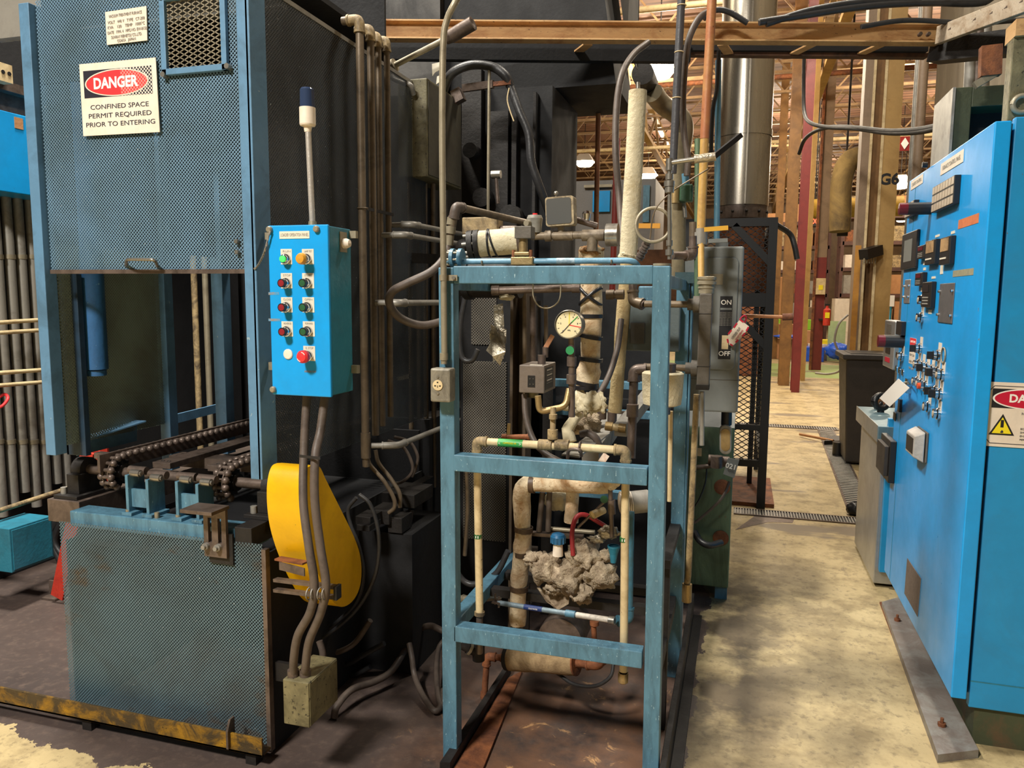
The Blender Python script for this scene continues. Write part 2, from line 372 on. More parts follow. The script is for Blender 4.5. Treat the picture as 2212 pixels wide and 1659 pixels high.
struct(MB().box((-14, -4, -.2), (12, 46, 0)).build('floor', M['floor'], origin=(0, 0, 0)))
def deck_mat():
    t = NT('corrugated_roof_deck'); sp = t.n('ShaderNodeSeparateXYZ'); t.l(t.tc.outputs['Object'], sp.inputs[0])
    wv = t.math('FRACT', t.math('MULTIPLY', sp.outputs[1], 1/.3))
    c = t.mix(t.math('GREATER_THAN', wv, .7), lin(140, 104, 82), lin(90, 64, 50))
    c = t.mix(t.ramp(t.noise(.8, 4, .6), .4, .7), c, lin(116, 84, 64))
    t.l(c, t.b.inputs['Base Color']); t.b.inputs['Roughness'].default_value = .7
    return t.m
struct(MB().box((-14, -4, 7.4), (12, 46, 7.6)).build('ceiling', deck_mat(), origin=(0, 0, 7.4)))
def block_mat():
    t = NT('painted_concrete_block'); 
    mp = t.n('ShaderNodeMapping'); mp.inputs['Rotation'].default_value = (math.radians(90), 0, math.radians(90)); t.l(t.tc.outputs['Object'], mp.inputs[0])
    br = t.n('ShaderNodeTexBrick'); t.l(mp.outputs[0], br.inputs['Vector']); br.inputs['Scale'].default_value = 1
    br.inputs['Brick Width'].default_value = .4; br.inputs['Row Height'].default_value = .2; br.inputs['Mortar Size'].default_value = .006
    br.inputs['Color1'].default_value = lin(170, 158, 136); br.inputs['Color2'].default_value = lin(160, 148, 126); br.inputs['Mortar'].default_value = lin(120, 108, 88)
    c = t.mix(t.ramp(t.noise(7, 5, .7, stretch=(1, 1, .35)), .5, .75), br.outputs[0], lin(140, 128, 106))
    t.l(c, t.b.inputs['Base Color']); t.b.inputs['Roughness'].default_value = .85
    bp = t.n('ShaderNodeBump'); bp.inputs['Strength'].default_value = .4; bp.inputs['Distance'].default_value = .01; t.l(br.outputs[1], bp.inputs['Height']); bp.invert = True; t.l(bp.outputs[0], t.b.inputs['Normal'])
    return t.m
struct(MB().box((1.62, 2.6, 0), (1.82, 8.05, 7.4)).build('wall_right', block_mat(), origin=(1.62, 2.6, 0)))
struct(MB().box((-14, 45.8, 0), (12, 46, 7.4)).build('wall_back', paint('far_wall_paint', lin(150, 120, 84), lin(110, 84, 58), .4, 1), origin=(0, 45.8, 0)))
struct(MB().box((-14, -4, 0), (-13.8, 46, 7.4)).build('wall_left', paint('left_wall_paint', lin(110, 92, 74), lin(80, 66, 52), .4, 1), origin=(-14, 0, 0)))
struct(MB().box((11.8, -4, 0), (12, 46, 7.4)).build('wall_far_side', paint('side_wall_paint', lin(170, 136, 92), lin(120, 92, 62), .4, 1), origin=(12, 0, 0)))
# ================================================================== FURNACE LOADING ENCLOSURE
XR, XL, YF = -1.465, -2.36, 2.10     # right face, left face, front
M['perf_door'] = perforated('perforated_door_sheet', lin(108, 140, 164), lin(92, 116, 128), (0, 2), .0122, .295, .45, .5, 0, True, 3)
M['perf_skirt'] = perforated('perforated_skirt_sheet', lin(92, 116, 126), lin(78, 90, 94), (0, 2), .0122, .295, .45, .5, 0, True, 3, lin(92, 84, 74))
M['perf_side'] = perforated('sooty_perforated_sheet', lin(84, 90, 96), lin(58, 62, 66), (1, 2), .0122, .25, .5, .5, .1, True, 2)
M['perf_inner'] = perforated('inner_perforated_sheet', lin(150, 168, 158), lin(116, 118, 104), (1, 2), .0122, .25, .45, .5, 0, True, 3)
M['perf_grey'] = perforated('grey_perforated_guard', lin(120, 114, 104), lin(84, 78, 70), (0, 2), .013, .27, .45, .5, 0, True, 3)
enc = thing('furnace_enclosure', (-1.9, 2.3, .96), 'tall blue perforated furnace enclosure with raised lift door, left of the control pendant box', 'furnace')
MB().box((-2.365, YF, .975), (-2.322, YF+.05, 2.515)).build('front_post', M['post_blue'], enc, .002)
MB().box((-1.507, YF-.01, .955), (-1.468, YF+.005, 2.72)).box((-1.478, YF-.01, .955), (-1.463, YF+.075, 2.72)).build('front_post', M['post_blue'], enc, .002)
MB().box((XR-.004, YF+.075, .96), (XR, 3.45, 2.508)).build('side_panel', M['perf_side'], enc)
MB().box((XR-.012, YF+.075, 2.50), (XR+.002, 3.45, 2.515)).build('top_edge', M['galv_grey'], enc)
MB().box((XL+.02, YF+.05, 1.0), (XL+.024, 2.66, 2.5)).build('inner_side_panel', M['perf_inner'], enc)
MB().box((XL, 2.66, .8), (XL+.05, 2.71, 2.5)).build('rear_post', M['post_blue'], enc, .002)
MB().box((XL, 3.02, .8), (XL+.06, 3.08, 2.5)).build('rear_post', M['post_blue'], enc, .002)
MB().box((XL+.02, YF+.06, 2.6), (XR-.02, 3.1, 2.62)).build('roof_light_block', M['soot'], enc)  # unseen roof kept above the enclosure only to hold its interior dark
MB().box((-2.75, 2.32, 2.50), (-1.5, 2.36, 2.78)).build('header_plate', M['galv_grey'], enc)
MB().box((XL+.03, 3.085, 1.72), (XR-.03, 3.10, 2.95)).build('rear_dark_backing', M['soot'], enc)  # added dark sheet that makes the lift door's holes read dark
MB().box((XL+.026, YF+.06, 1.72), (XL+.032, 3.085, 2.95)).build('side_dark_backing', M['soot'], enc)  # second added dark sheet, closes the sightline so the door holes stay dark
door = thing('lift_door', (-1.92, 2.125, 1.62), '', 'x'); del door['label']; del door['category']; door.location = V((-1.92, 2.125, 1.62))-enc.location; door.parent = enc
bx0, bx1, bz0, bz1 = -2.318, -1.508, 1.622, 2.478
wx0, wx1, wz0, wz1 = -1.793, -1.573, 2.257, 2.478   # mesh window opening
for a, b in (((bx0, bz0), (bx1, wz0)), ((bx0, wz0), (wx0, bz1)), ((wx1, wz0), (bx1, bz1))): pass
m = MB()
for (x0, z0), (x1, z1) in (((bx0, bz0), (bx1, wz0)), ((bx0, wz0), (wx0, bz1+.05)), ((wx1, wz0), (bx1, bz1+.12)), ((wx0, wz1), (wx1, bz1+.10))):
    m.box((x0, 2.124, z0), (x1, 2.127, z1))
m.build('perforated_sheet', M['perf_door'], door)
m = MB(); m.box((bx0, 2.119, bz0-.004), (bx1, 2.13, bz0+.010)); m.build('bottom_lip', M['dark_steel'], door)
m = MB()   # expanded-metal window
pw, ph = .0325, .0175
i = -20
m = MB()
def clip_seg(p, q, x0, x1, z0, z1):
    t0, t1 = 0.0, 1.0; dx, dz = q[0]-p[0], q[1]-p[1]
    for pp, qq in ((-dx, p[0]-x0), (dx, x1-p[0]), (-dz, p[1]-z0), (dz, z1-p[1])):
        if abs(pp) < 1e-9:
            if qq < 0: return None
        else:
            r = qq/pp
            if pp < 0: t0 = max(t0, r)
            else: t1 = min(t1, r)
    if t0 >= t1: return None
    return (p[0]+dx*t0, p[1]+dz*t0), (p[0]+dx*t1, p[1]+dz*t1)
def diamond_mesh(m, o, ux, uz, w, h, pw, ph, bw, th):
    """expanded metal: crossing diagonal strands inside a w x h rectangle at o spanned by ux, uz"""
    o, ux, uz = V(o), V(ux), V(uz); nn = ux.cross(uz)
    k = int(w/pw + h/ph)+2
    for sgn in (1, -1):
        for i in range(-k, k+1):
            x = i*pw; p = (x, 0); q = (x+sgn*h/ph*pw, h)
            c = clip_seg(p, q, 0, w, 0, h)
            if c:
                a = o+ux*c[0][0]+uz*c[0][1]; b = o+ux*c[1][0]+uz*c[1][1]
                m.bar(a, b, bw, th, nn)
diamond_mesh(m, (wx0, 2.122, wz0), (1, 0, 0), (0, 0, 1), wx1-wx0, wz1-wz0, .0335, .0165, .0030, .003)
m.build('expanded_metal_window', M['galv'], door)
m = MB(); e = .012
for a, b in (((wx0-e, wz0-e), (wx1+e, wz0+e*.6)), ((wx0-e, wz1-e*.6), (wx1+e, wz1+e)), ((wx0-e, wz0-e), (wx0+e*.6, wz1+e)), ((wx1-e*.6, wz0-e), (wx1+e, wz1+e))):
    m.box((a[0], 2.108, a[1]), (b[0], 2.124, b[1]))
m.build('window_frame', M['post_blue'], door, .002)
for bx, bz in ((wx0-.006, wz0-.010), (wx1+.014, wz0-.002), (wx0-.002, wz1+.004), (wx1+.012, wz1+.012)):
    MB().cyl((bx, 2.124, bz), (bx, 2.104, bz), .009, n=8).build('bolt', M['steel'], door)
h = fillet([P(272, 573, 2.123), P(274, 560, 2.075), P(335, 561, 2.075), P(340, 575, 2.123)], .02)
MB().tube(h, .0055, 10).build('pull_handle', M['steel'], door)
for px, py in ((515, 522), (516, 545)): 
    c = P(px, py, 2.124); MB().cyl(c, c+V((0, -.014, 0)), .007, n=8).build('bolt', M['steel'], door)
# nameplate
def plate(pts, y, th, mat, parent, name):
    q = [P(a, b, y) for a, b in pts]; return MB().prism(q, (0, th, 0)).build(name, mat, parent)
npl = plate([(227, 26), (316, 13), (318, 87), (231, 97)], 2.117, .003, M['sign_white'], door, 'nameplate')
def line_px(s, cx, cy, wpx, hpx, y, mat, parent, tilt=0.0, name='lettering', bold=0):
    c = P(cx, cy, y); d = (c-CAM).length; kx = d/F_PX
    return text(s, c, V((math.cos(tilt), 0, math.sin(tilt))), V((-math.sin(tilt), 0, math.cos(tilt))), hpx*kx*1.45, mat, parent, name, wpx*kx*1.12, bold=bold)
tl = .02
for s, cx, cy, wp in (('VACUUM TREATMENT FURNACE', 270, 31, 64), ('VOLT   440 V   TYPE   CT-200', 272, 44, 72), ('KVA    120    TEMP   1000°C', 272, 55, 72), ('DATE   1994. 4   MFG NO. EW-0132', 274, 66, 76), ('SUNRAY REINETSU CO.,LTD.', 273, 77, 60), ('OSAKA   JAPAN', 273, 86, 36)):
    line_px(s, cx, cy, wp, 5.0, 2.1155, M['grey_txt'], npl, tl)
# ---- the danger sign on the door
def tmat(vx=0): pass
sg = thing('danger_sign', P(260, 292, 2.114), 'white DANGER confined space sign with red oval on the perforated lift door', 'sign')
SY = 2.112
face = [(171, 139), (336, 124), (345, 285), (180, 294)]
plate(face, SY, .003, M['sign_white'], sg, 'face')
def quad_uv(u, v, y, q=face):
    a, b, c, d = [V(p) for p in q]
    p = (a*(1-u)+b*u)*(1-v) + (d*(1-u)+c*u)*v
    return P(p.x, p.y, y)
def worn(name, col, bare):
    """print that is scraped off over the perforations towards its right end"""
    t = NT(name); sp = t.n('ShaderNodeSeparateXYZ'); t.l(t.tc.outputs['Object'], sp.inputs[0])
    u = t.math('DIVIDE', sp.outputs[0], .0122); v = t.math('DIVIDE', sp.outputs[2], .0122)
    def lat(off):
        a = t.math('SUBTRACT', t.math('FRACT', t.math('ADD', u, off)), .5); b = t.math('SUBTRACT', t.math('FRACT', t.math('ADD', v, off)), .5)
        return t.math('ADD', t.math('MULTIPLY', a, a), t.math('MULTIPLY', b, b))
    d = t.math('MINIMUM', lat(0), lat(.5))
    k = t.math('MULTIPLY', t.ramp(sp.outputs[0], -.01, .06), t.math('GREATER_THAN', t.math('ADD', d, t.math('MULTIPLY', t.noise(60, 3), .06)), .12))
    t.l(t.mix(t.math('GREATER_THAN', k, .35), col, bare), t.b.inputs['Base Color']); t.b.inputs['Roughness'].default_value = .5
    return t.m
wb = worn('scraped_black_print', lin(38, 34, 46), lin(236, 222, 206)); wr = worn('scraped_red_print', lin(226, 52, 56), lin(232, 150, 140))
MB().prism([quad_uv(u, v, SY-.0004) for u, v in ((.045, .10), (.94, .10), (.94, .48), (.045, .48))], (0, .0004, 0)).build('black_field', wb, sg)
def ellipse(cu, cv, ru, rv, y, q=face, n=40): return [quad_uv(cu+ru*math.cos(2*math.pi*i/n), cv+rv*math.sin(2*math.pi*i/n), y, q) for i in range(n)]
MB().prism(ellipse(.475, .29, .415, .185, SY-.0008), (0, .0004, 0)).build('oval_rim', M['sign_white'], sg)
MB().prism(ellipse(.475, .29, .400, .170, SY-.0012), (0, .0004, 0)).build('red_oval', wr, sg)
def sign_text(s, u, v, wu, hv, y, mat, parent, q=face, bold=0):
    c = quad_uv(u, v, y, q); a = quad_uv(u-wu/2, v, y, q); b = quad_uv(u+wu/2, v, y, q); t_ = quad_uv(u, v-hv/2, y, q); bt = quad_uv(u, v+hv/2, y, q)
    xd = b-a; ud = t_-bt
    return text(s, c, xd, V((0, -1, 0)).cross(xd) if True else ud, ud.length*1.38, mat, parent, 'lettering', xd.length, bold=bold)
sign_text('DANGER', .455, .295, .58, .15, SY-.0018, M['white'], sg, bold=.0016)
for s, v, w_ in (('CONFINED SPACE', .615, .76), ('PERMIT REQUIRED', .735, .82), ('PRIOR TO ENTERING', .855, .90)):
    sign_text(s, .49, v, w_, .066, SY-.0006, M['ink'], sg)
# ================================================================== BLUE SKID FRAME
FY = 2.25
FXL, FXR = -.915, -.195
sk = thing('pipe_skid_frame', (-.55, FY, 0), 'blue painted square-tube skid frame standing around the insulated piping', 'frame')
T = .05
def post(x0, y0, z0, z1, dx=0.012): 
    return MB().hexa([(x0+dx, y0, z0), (x0+T+dx, y0, z0), (x0+T+dx, y0+T, z0), (x0+dx, y0+T, z0), (x0, y0, z1), (x0+T, y0, z1), (x0+T, y0+T, z1), (x0, y0+T, z1)]).build('post', M['frame_blue'], sk, .003)
post(FXL, FY, 0, 1.64); post(FXR-T-.005, FY, 0, 1.642)
FB = 3.05
post(FXR-T, FB, 0, 1.62); post(FXL, FB+.05, 0, 1.60)
for z, n in ((1.617, 'top_rail'), (1.02, 'middle_rail'), (.447, 'lower_rail')):
    hh = .027
    MB().box((FXL+T, FY, z-hh), (FXR-T-.004, FY+T, z+hh)).build(n, M['frame_blue'], sk, .003)
MB().box((FXL+.002, FY+T, .422), (FXL+T-.002, FB+.05, .472)).build('side_rail', M['frame_blue'], sk, .003)
MB().box((FXR-T+.002, FY+T, .30), (FXR-.012, FB, .35)).build('side_rail', M['black_iron'], sk, .003)
MB().box((FXL+.01, FY+T, 1.57), (FXL+T-.01, FB, 1.61)).build('side_rail', M['frame_blue'], sk, .003)
MB().box((FXR-T+.012, FY+T, 1.58), (FXR-.012, FB, 1.62)).build('side_rail', M['frame_blue'], sk, .003)
# ================================================================== RIGHT-HAND CONTROL CABINET
CX0, CY0, CY1, CZ0, CZ1 = .754, 2.875, 4.20, .175, 2.118
cab = thing('furnace_control_cabinet', (1.25, 3.7, .0), 'tall bright blue control cabinet full of gauges and switches, right of the aisle', 'cabinet')
MB().box((CX0+.062, CY0+.03, CZ0), (1.6, CY1, CZ1+.01)).build('body', M['side_blue'], cab, .004)
MB().box((CX0+.060, CY0+.0, CZ0-.035), (1.6, CY0+.03, CZ1+.016)).build('end_panel', M['side_blue'], cab, .004)
MB().box((CX0+.085, CY0+.02, 0), (1.6, CY1, CZ0)).build('plinth', paint('grimy_plinth', lin(70, 76, 54), lin(110, 76, 54), .4, 4, .6), cab)
MB().box((CX0-.004, CY0-.03, CZ0+.005), (CX0+.044, CY1-.05, CZ1)).build('front_door', M['bright_blue'], cab, .004)
MB().box((CX0+.048, CY0+.02, CZ0+.01), (CX0+.0595, CY1-.02, CZ1)).build('dark_gap_fill', M['black'], cab)  # black fill standing in for the shade inside the door gap
MB().box((CX0+.06, CY0-.001, CZ0+.06), (1.6, CY0, CZ0+.064)).build('seam', M['teal'], cab)
MB().box((CX0+.008, CY1-.05, CZ0), (CX0+.05, CY1, CZ1)).build('door_frame', M['side_blue'], cab)
curb = thing('steel_curb_plate', (.72, 3.4, 0), 'grey steel base plate bolted to the floor along the blue cabinet', 'base plate')
MB().prism([PZ(2026, 1630, .03), PZ(1905, 1300, .03), V((.834, 4.2, .03)), V((.834, 2.80, .03))], (0, 0, -.03)).build('plate', paint('scuffed_base_plate', lin(128, 118, 112), lin(150, 150, 146), .42, 7, .5, .1), curb)
MB().prism([PZ(2026, 1634, .008), PZ(1900, 1300, .008), PZ(1906, 1300, .008), PZ(2034, 1634, .008)], (0, 0, -.008)).build('rust_line', M['rust'], curb)
for a in ((1938, 1341), (2034, 1568)):
    p = PZ(*a, .03); MB().cyl(p, p+V((0, 0, .012)), .014, n=6).cyl(p, p+V((0, 0, .03)), .006, n=8).build('anchor_bolt', M['rust'], curb)
# ================================================================== inside and below the enclosure
gc = MB()
a = P(128, 700, 2.22); b = P(170, 700, 2.22)
gc.box((a.x, 2.22, .95), (b.x-.02, 2.24, 1.62)).box((b.x-.02, 2.22, .95), (b.x, 2.245, 1.62)).box((a.x, 2.22, .95), (a.x+.012, 2.25, 1.62))
gc.build('guide_channel', paint('dark_blue_channel', lin(38, 60, 80), lin(28, 40, 50), .4, 5), enc, .002)
q = [P(165, 950, 2.26), P(294, 910, 2.50), P(294, 952, 2.50), P(165, 985, 2.26)]
MB().prism(q, (.004, 0, 0)).prism([q[0], q[0]+V((.05, 0, 0)), q[1]+V((.05, 0, 0)), q[1]], (0, 0, .005)).build('angle_bracket', M['post_blue'], enc)
a = P(378, 905, 3.45); b = P(492, 876, 3.9)
MB().bar(a, b, .012, .05).build('angle_bracket', M['post_blue'], enc)
rc = P(203, 800, 2.29)
ram = MB().cyl((rc.x, 2.30, rc.z+.004), (rc.x, 2.30, 2.3), .043, n=24).cyl((rc.x, 2.30, rc.z-.02), (rc.x, 2.30, rc.z), .036, n=20)
tag(ram.build('hydraulic_ram', M['deep_blue']), 'scuffed blue lift cylinder hanging inside the furnace enclosure below the raised door', 'cylinder')
def chain_links(m, pts, pitch, r=.003):
    pts = smooth(pts, 10); acc = 0; last = pts[0]; k = 0
    for p in pts[1:]:
        while (p-last).length >= pitch:
            q = last+(p-last).normalized()*pitch; t = (q-last).normalized(); sd = t.cross(V((0, 1, 0)) if k % 2 else V((1, 0, 0)))
            if sd.length < .01: sd = V((1, 0, 0))
            m.bar(last-t*r, q+t*r, r*2.6, r*1.1, sd.normalized()); last = q; k += 1
m = MB(); chain_links(m, [P(168, 592, 2.26), P(171, 690, 2.26), P(174, 790, 2.26)], .014, .0035)
tag(m.build('lift_chain', M['galv']), 'thin vertical chain hanging beside the blue lift cylinder', 'chain')
# ================================================================== ROLLER TABLE (chain conveyor) under the door
cv = thing('chain_conveyor', (-1.9, 2.3, 0), 'low chain conveyor table with roller chains and perforated front skirt, below the raised door', 'conveyor')
m = MB(); m.box((-2.322, 2.098, .035), (-1.478, 2.101, .735)); m.build('perforated_skirt', M['perf_skirt'], cv)
MB().box((-1.478, 2.092, .015), (-1.462, 2.115, .72)).build('corner_angle', M['dark_steel'], cv)
MB().box((-2.29, 2.115, .715), (-1.52, 2.20, .772)).build('front_beam', M['frame_blue'], cv, .003)
MB().box((-1.478, 2.12, 0), (-1.47, 3.4, .70)).build('side_skirt', M['soot'], cv)
MB().box((-2.32, 2.12, 0), (-2.312, 3.4, .66)).build('side_skirt', M['soot'], cv)
MB().box((-2.3, 3.38, 0), (-1.48, 3.4, .9)).build('rear_skirt', M['soot'], cv)
MB().box((-2.3, 2.2, .62), (-1.48, 3.38, .64)).build('drip_tray', M['soot'], cv)
# upright brackets with rollers
def bracket(px, ytop, ybot):
    a = P(px, ytop, 2.135); b = P(px, ybot, 2.135)
    o = MB().box((a.x, 2.135, .772), (a.x+.012, 2.215, a.z)).box((a.x-.012, 2.125, .772), (a.x+.03, 2.215, .784)).build('upright_bracket', M['frame_blue'], cv, .0015)
    r = MB(); r.cyl((a.x-.028, 2.19, a.z+.006), (a.x+.045, 2.19, a.z+.006), .0145); r.build('roller', M['dark_steel'], o)
    k = MB().cyl((a.x+.012, 2.155, a.z+.004), (a.x+.05, 2.155, a.z+.004), .013, n=12).cyl((a.x+.05, 2.155, a.z+.004), (a.x+.056, 2.155, a.z+.004), .009, n=6); k.build('pin', M['steel'], o)
    return a
xs = [bracket(269, 1026, 1116), bracket(313, 1036, 1122), bracket(377, 1040, 1128), bracket(421, 1046, 1134)]
MB().box((xs[0].x+.012, 2.15, .80), (xs[1].x, 2.16, .865)).build('tie_plate', M['frame_blue'], cv)
MB().box((xs[2].x+.012, 2.15, .80), (xs[3].x, 2.16, .865)).build('tie_plate', M['frame_blue'], cv)
for px, py in ((339, 1110), (277, 1106), (385, 1122)):
    c = P(px, py, 2.14); c.z = .772; MB().cyl(c, c+V((0, 0, .02)), .009, n=6).build('bolt', M['galv'], cv)
sa, sb = P(188, 1033, 2.28), P(580, 1075, 2.28)
SZ = .885
MB().cyl((sa.x, 2.28, SZ), (sb.x+.02, 2.28, SZ), .0185, n=18).build('drive_shaft', M['dark_steel'], cv)
for sx in (sa.x, sb.x+.03):
    bb = MB().cyl((sx-.03, 2.28, SZ), (sx+.015, 2.28, SZ), .046, n=20).box((sx-.035, 2.22, .80), (sx+.02, 2.34, SZ-.01)).box((sx-.07, 2.19, .785), (sx+.04, 2.37, .80))
    bo = bb.build('pillow_block', M['black_iron'], cv, .002)
    MB().cyl((sx-.045, 2.215, .80), (sx-.045, 2.215, .825), .012, n=6).build('bolt', M['galv_grey'], bo)
MB().box((sa.x-.09, 2.18, .70), (sa.x+.06, 3.3, .785)).build('bearing_beam', M['dark_steel'], cv, .002)
MB().box((sb.x-.01, 2.10, .72), (sb.x+.055, 2.40, .785)).build('bearing_beam', M['black_iron'], cv, .002)
def big_chain(x, y1):
    m = MB(); R = .062; path = []
    for i in range(7):
        a = math.radians(235-i*(145/6)); path.append(V((x, 2.28+R*math.cos(a), SZ+R*math.sin(a))))
    y = 2.28+.01
    while y < y1: path.append(V((x, y+.02, SZ+R+.002))); y += .036
    for k, p in enumerate(path):
        m.cyl(p-V((.016, 0, 0)), p+V((.016, 0, 0)), .0075, n=8)
        m.sphere(p-V((.022, 0, 0)), .0138, 10); m.sphere(p+V((.022, 0, 0)), .0138, 10)
        if k: m.bar(path[k-1]+V((.012, 0, 0)), p+V((.012, 0, 0)), .004, .014); m.bar(path[k-1]-V((.012, 0, 0)), p-V((.012, 0, 0)), .004, .014)
    m.build('roller_chain', M['dark_steel'], cv)
    g = MB(); n = 14; t = [];
    for i in range(n*2):
        a = math.pi*i/n; rr = R-.004 if i % 2 else R-.016; t.append((x-.006, 2.28+rr*math.cos(a), SZ+rr*math.sin(a)))
    g.prism(t, (.012, 0, 0)); g.cyl((x-.03, 2.28, SZ), (x+.03, 2.28, SZ), .032, n=16); g.build('sprocket', M['black_iron'], cv)
big_chain(P(258, 1040, 2.28).x, 3.34); big_chain(P(500, 1060, 2.28).x, 3.34)
a = P(213, 1003, 2.20)
MB().box((a.x-.006, 2.20, a.z-.032), (a.x+.006, 3.36, a.z+.034)).box((a.x-.05, 2.23, a.z+.012), (a.x-.006, 2.26, a.z+.034)).build('guide_rail', M['dark_steel'], cv, .001)
for px0, px1, py in ((329, 367, 1003), (448, 491, 1010)):
    a, b = P(px0, py, 2.42), P(px1, py, 2.42)
    o = MB().box((a.x, 2.42, a.z-.014), (b.x, 3.36, a.z+.010)).build('wear_bar', M['dark_steel'], cv, .002)
    for d in (.3, .65): 
        c = V((a.x+(b.x-a.x)*d, 2.45, a.z+.010)); MB().torus(c, (0, 0, 1), .007, .0014, 12, 6).build('bolt_hole', M['black_iron'], o)
MB().box((a.x-.35, 2.62, a.z-.06), (b.x+.02, 2.70, a.z-.016)).build('cross_bar', M['dark_steel'], cv)
# slotted stop plate on the front beam
a, b = P(441, 1095, 2.085), P(489, 1095, 2.085); zt, zb = P(450, 1098, 2.085).z, P(450, 1200, 2.085).z
sl = MB(); w = b.x-a.x
for u0, u1, v0, v1 in ((0, 1, .82, 1), (0, 1, 0, .30), (0, .2, .3, .82), (.36, .64, .3, .82), (.80, 1, .3, .82)):
    sl.box((a.x+w*u0, 2.078, zb+(zt-zb)*v0), (a.x+w*u1, 2.090, zb+(zt-zb)*v1))
so = sl.build('slotted_stop', M['dark_steel'], cv)
MB().box((a.x-.035, 2.01, zt), (b.x+.0, 2.10, zt+.012)).build('stop_head', M['dark_steel'], so, .001)
MB().box((a.x+.01, 2.090, zb-.025), (b.x+.015, 2.098, zb+.08)).build('backing_plate', M['black_iron'], so)
for u in (.12, .66):
    c = V((a.x+w*u, 2.078, zb+.036)); MB().cyl(c, c+V((0, -.012, 0)), .012, n=14).cyl(c, c+V((0, -.022, 0)), .008, n=6).build('cap_screw', M['galv_grey'], so)
# ================================================================== yellow angle rail on the floor
RY = 2.02
rl = thing('floor_guard_rail', P(300, 1600, RY), 'worn yellow steel angle rail lying along the bottom of the perforated skirt', 'rail')
a, b = P(565, 1597, RY), P(565, 1636, RY)
MB().box((-3.1, RY, b.z), (a.x, RY+.008, a.z)).box((-3.1, RY, b.z), (a.x, RY+.05, b.z+.008)).build('angle', M['rail_yellow'], rl, .001)
c = P(493, 1590, RY)
MB().prism([(c.x, RY-.012, b.z+.012), (c.x, RY-.012, a.z+.01), (c.x, RY+.004, a.z+.045), (c.x, RY+.025, a.z+.045), (c.x, RY+.025, b.z+.012)], (.008, 0, 0)).build('stop_lug', M['dark_steel'], rl)
for x in (-2.9, -2.2, -1.52): MB().box((x, RY+.012, 0), (x+.04, RY+.05, b.z)).build('foot', M['black_iron'], rl)
# ================================================================== OPERATOR PENDANT PANEL
PY = 2.0
x0, x1 = P(577, 486, PY).x+.002, P(708, 487, PY).x; z0, z1 = P(585, 852, PY).z, P(640, 486, PY).z
op = thing('operator_panel', ((x0+x1)/2, PY+.06, z0), 'bright blue push-button operator box with red and green buttons, hung on the furnace enclosure', 'control box')
MB().box((x0+.004, PY+.012, z0+.004), (x1-.002, PY+.14, z1-.003)).build('case', M['teal'], op, .003)  # darker teal puts the shade of the box sides into the case colour
MB().box((x0, PY, z0), (x1, PY+.011, z1)).build('lid', M['bright_blue'], op, .003)
MB().box((x0-.10, PY+.13, z0+.06), (x1+.02, PY+.145, z0+.085)).box((x0-.10, PY+.13, z1-.03), (x1+.02, PY+.145, z1-.008)).build('mounting_strap', M['galv'], op)
def ppl(u0, v0, u1, v1, y, th, mat, name, par=None):
    a, b = P(u0, v0, y), P(u1, v1, y); return MB().box((a.x, y-th, b.z), (b.x, y, a.z)).build(name, mat, par or op)
lb = ppl(604, 500, 669, 515, PY, .0015, M['white_lbl'], 'name_label'); line_px('LOADER OPERATION PANEL', 636, 507.5, 58, 6.5, PY-.0018, M['grey_txt'], lb)
M['green_on'] = glow('lit_green_lens', lin(60, 220, 90), .8)
M['green_off'] = flat('dark_green_lens', lin(44, 92, 60), .3); M['red_off'] = flat('dark_red_lens', lin(140, 36, 44), .3); M['amber'] = flat('amber_mushroom', lin(208, 150, 50), .35)
cols = ((606.5, 631.5, 619, 'L'), (652.5, 678.5, 664, 'R'))
rows = (538, 590, 642, 694, 747)
for ci, (u0, u1, uc, s) in enumerate(cols):
    for ri, v in enumerate(rows):
        if ri == 4 and ci == 0:
            c = P(623, 765, PY); MB().lathe(c, (0, -1, 0), [(0, .0155), (.003, .0155), (.005, .013), (.0055, 0)], 20).build('blanking_plug', M['sign_white'], op); continue
        dx = (0, .5, 1, 2, 3)[ri]
        lp = ppl(u0+dx, v, u1+dx, v+33, PY, .0012, M['white_lbl'], 'legend_plate')
        line_px(('RUN', 'LAMP TEST', 'STOP', 'START', 'CLOSE', 'OPEN', 'REVERSE', 'FORWARD', '', 'E. STOP')[ri*2+ci], (u0+u1)/2+dx, v+5, 16, 4, PY-.0014, M['grey_txt'], lp)
        c = P(uc+dx, v+22, PY)
        b = MB().lathe(c, (0, -1, 0), [(0, .0155), (.008, .0155), (.010, .013), (.018, .013), (.020, .0115), (.020, 0)], 20)
        bo = b.build('push_button', M['chrome'], op)
        if ri == 0 and ci == 0: MB().lathe(c+V((0, -.0202, 0)), (0, -1, 0), [(0, .0098), (.004, .009), (.005, 0)], 16).build('button_cap', M['green_on'], bo)
        elif ri == 0: MB().lathe(c+V((0, -.018, 0)), (0, -1, 0), [(0, .010), (.008, .017), (.016, .017), (.024, .013), (.026, .0)], 18).build('button_cap', M['amber'], bo)
        elif ri == 4:
            cp = MB().lathe(c+V((0, -.018, 0)), (0, -1, 0), [(0, .012), (.006, .019), (.018, .019), (.024, .014), (.026, 0)], 22).build('button_cap', M['sign_red'], bo)
            for a0 in (.4, 3.6): MB().torus(c+V((0, -.0425, 0)), (0, -1, 0), .0135, .0012, 8, 6, a0, a0+1.0).build('twist_arrow', M['white'], cp)
        else:
            MB().lathe(c+V((0, -.020, 0)), (0, -1, 0), [(0, .0125), (.010, .0125), (.010, .0095)], 18).build('bezel', M['black'], bo)
            MB().lathe(c+V((0, -.0295, 0)), (0, -1, 0), [(0, .0095), (.001, .0095), (.002, 0)], 16).build('button_cap', M['red_off'] if ci == 0 else M['green_off'], bo)
line_px('EMERGENCY STOP', 670, 803, 24, 4, PY-.0004, M['grey_txt'], op, name='printed_text')
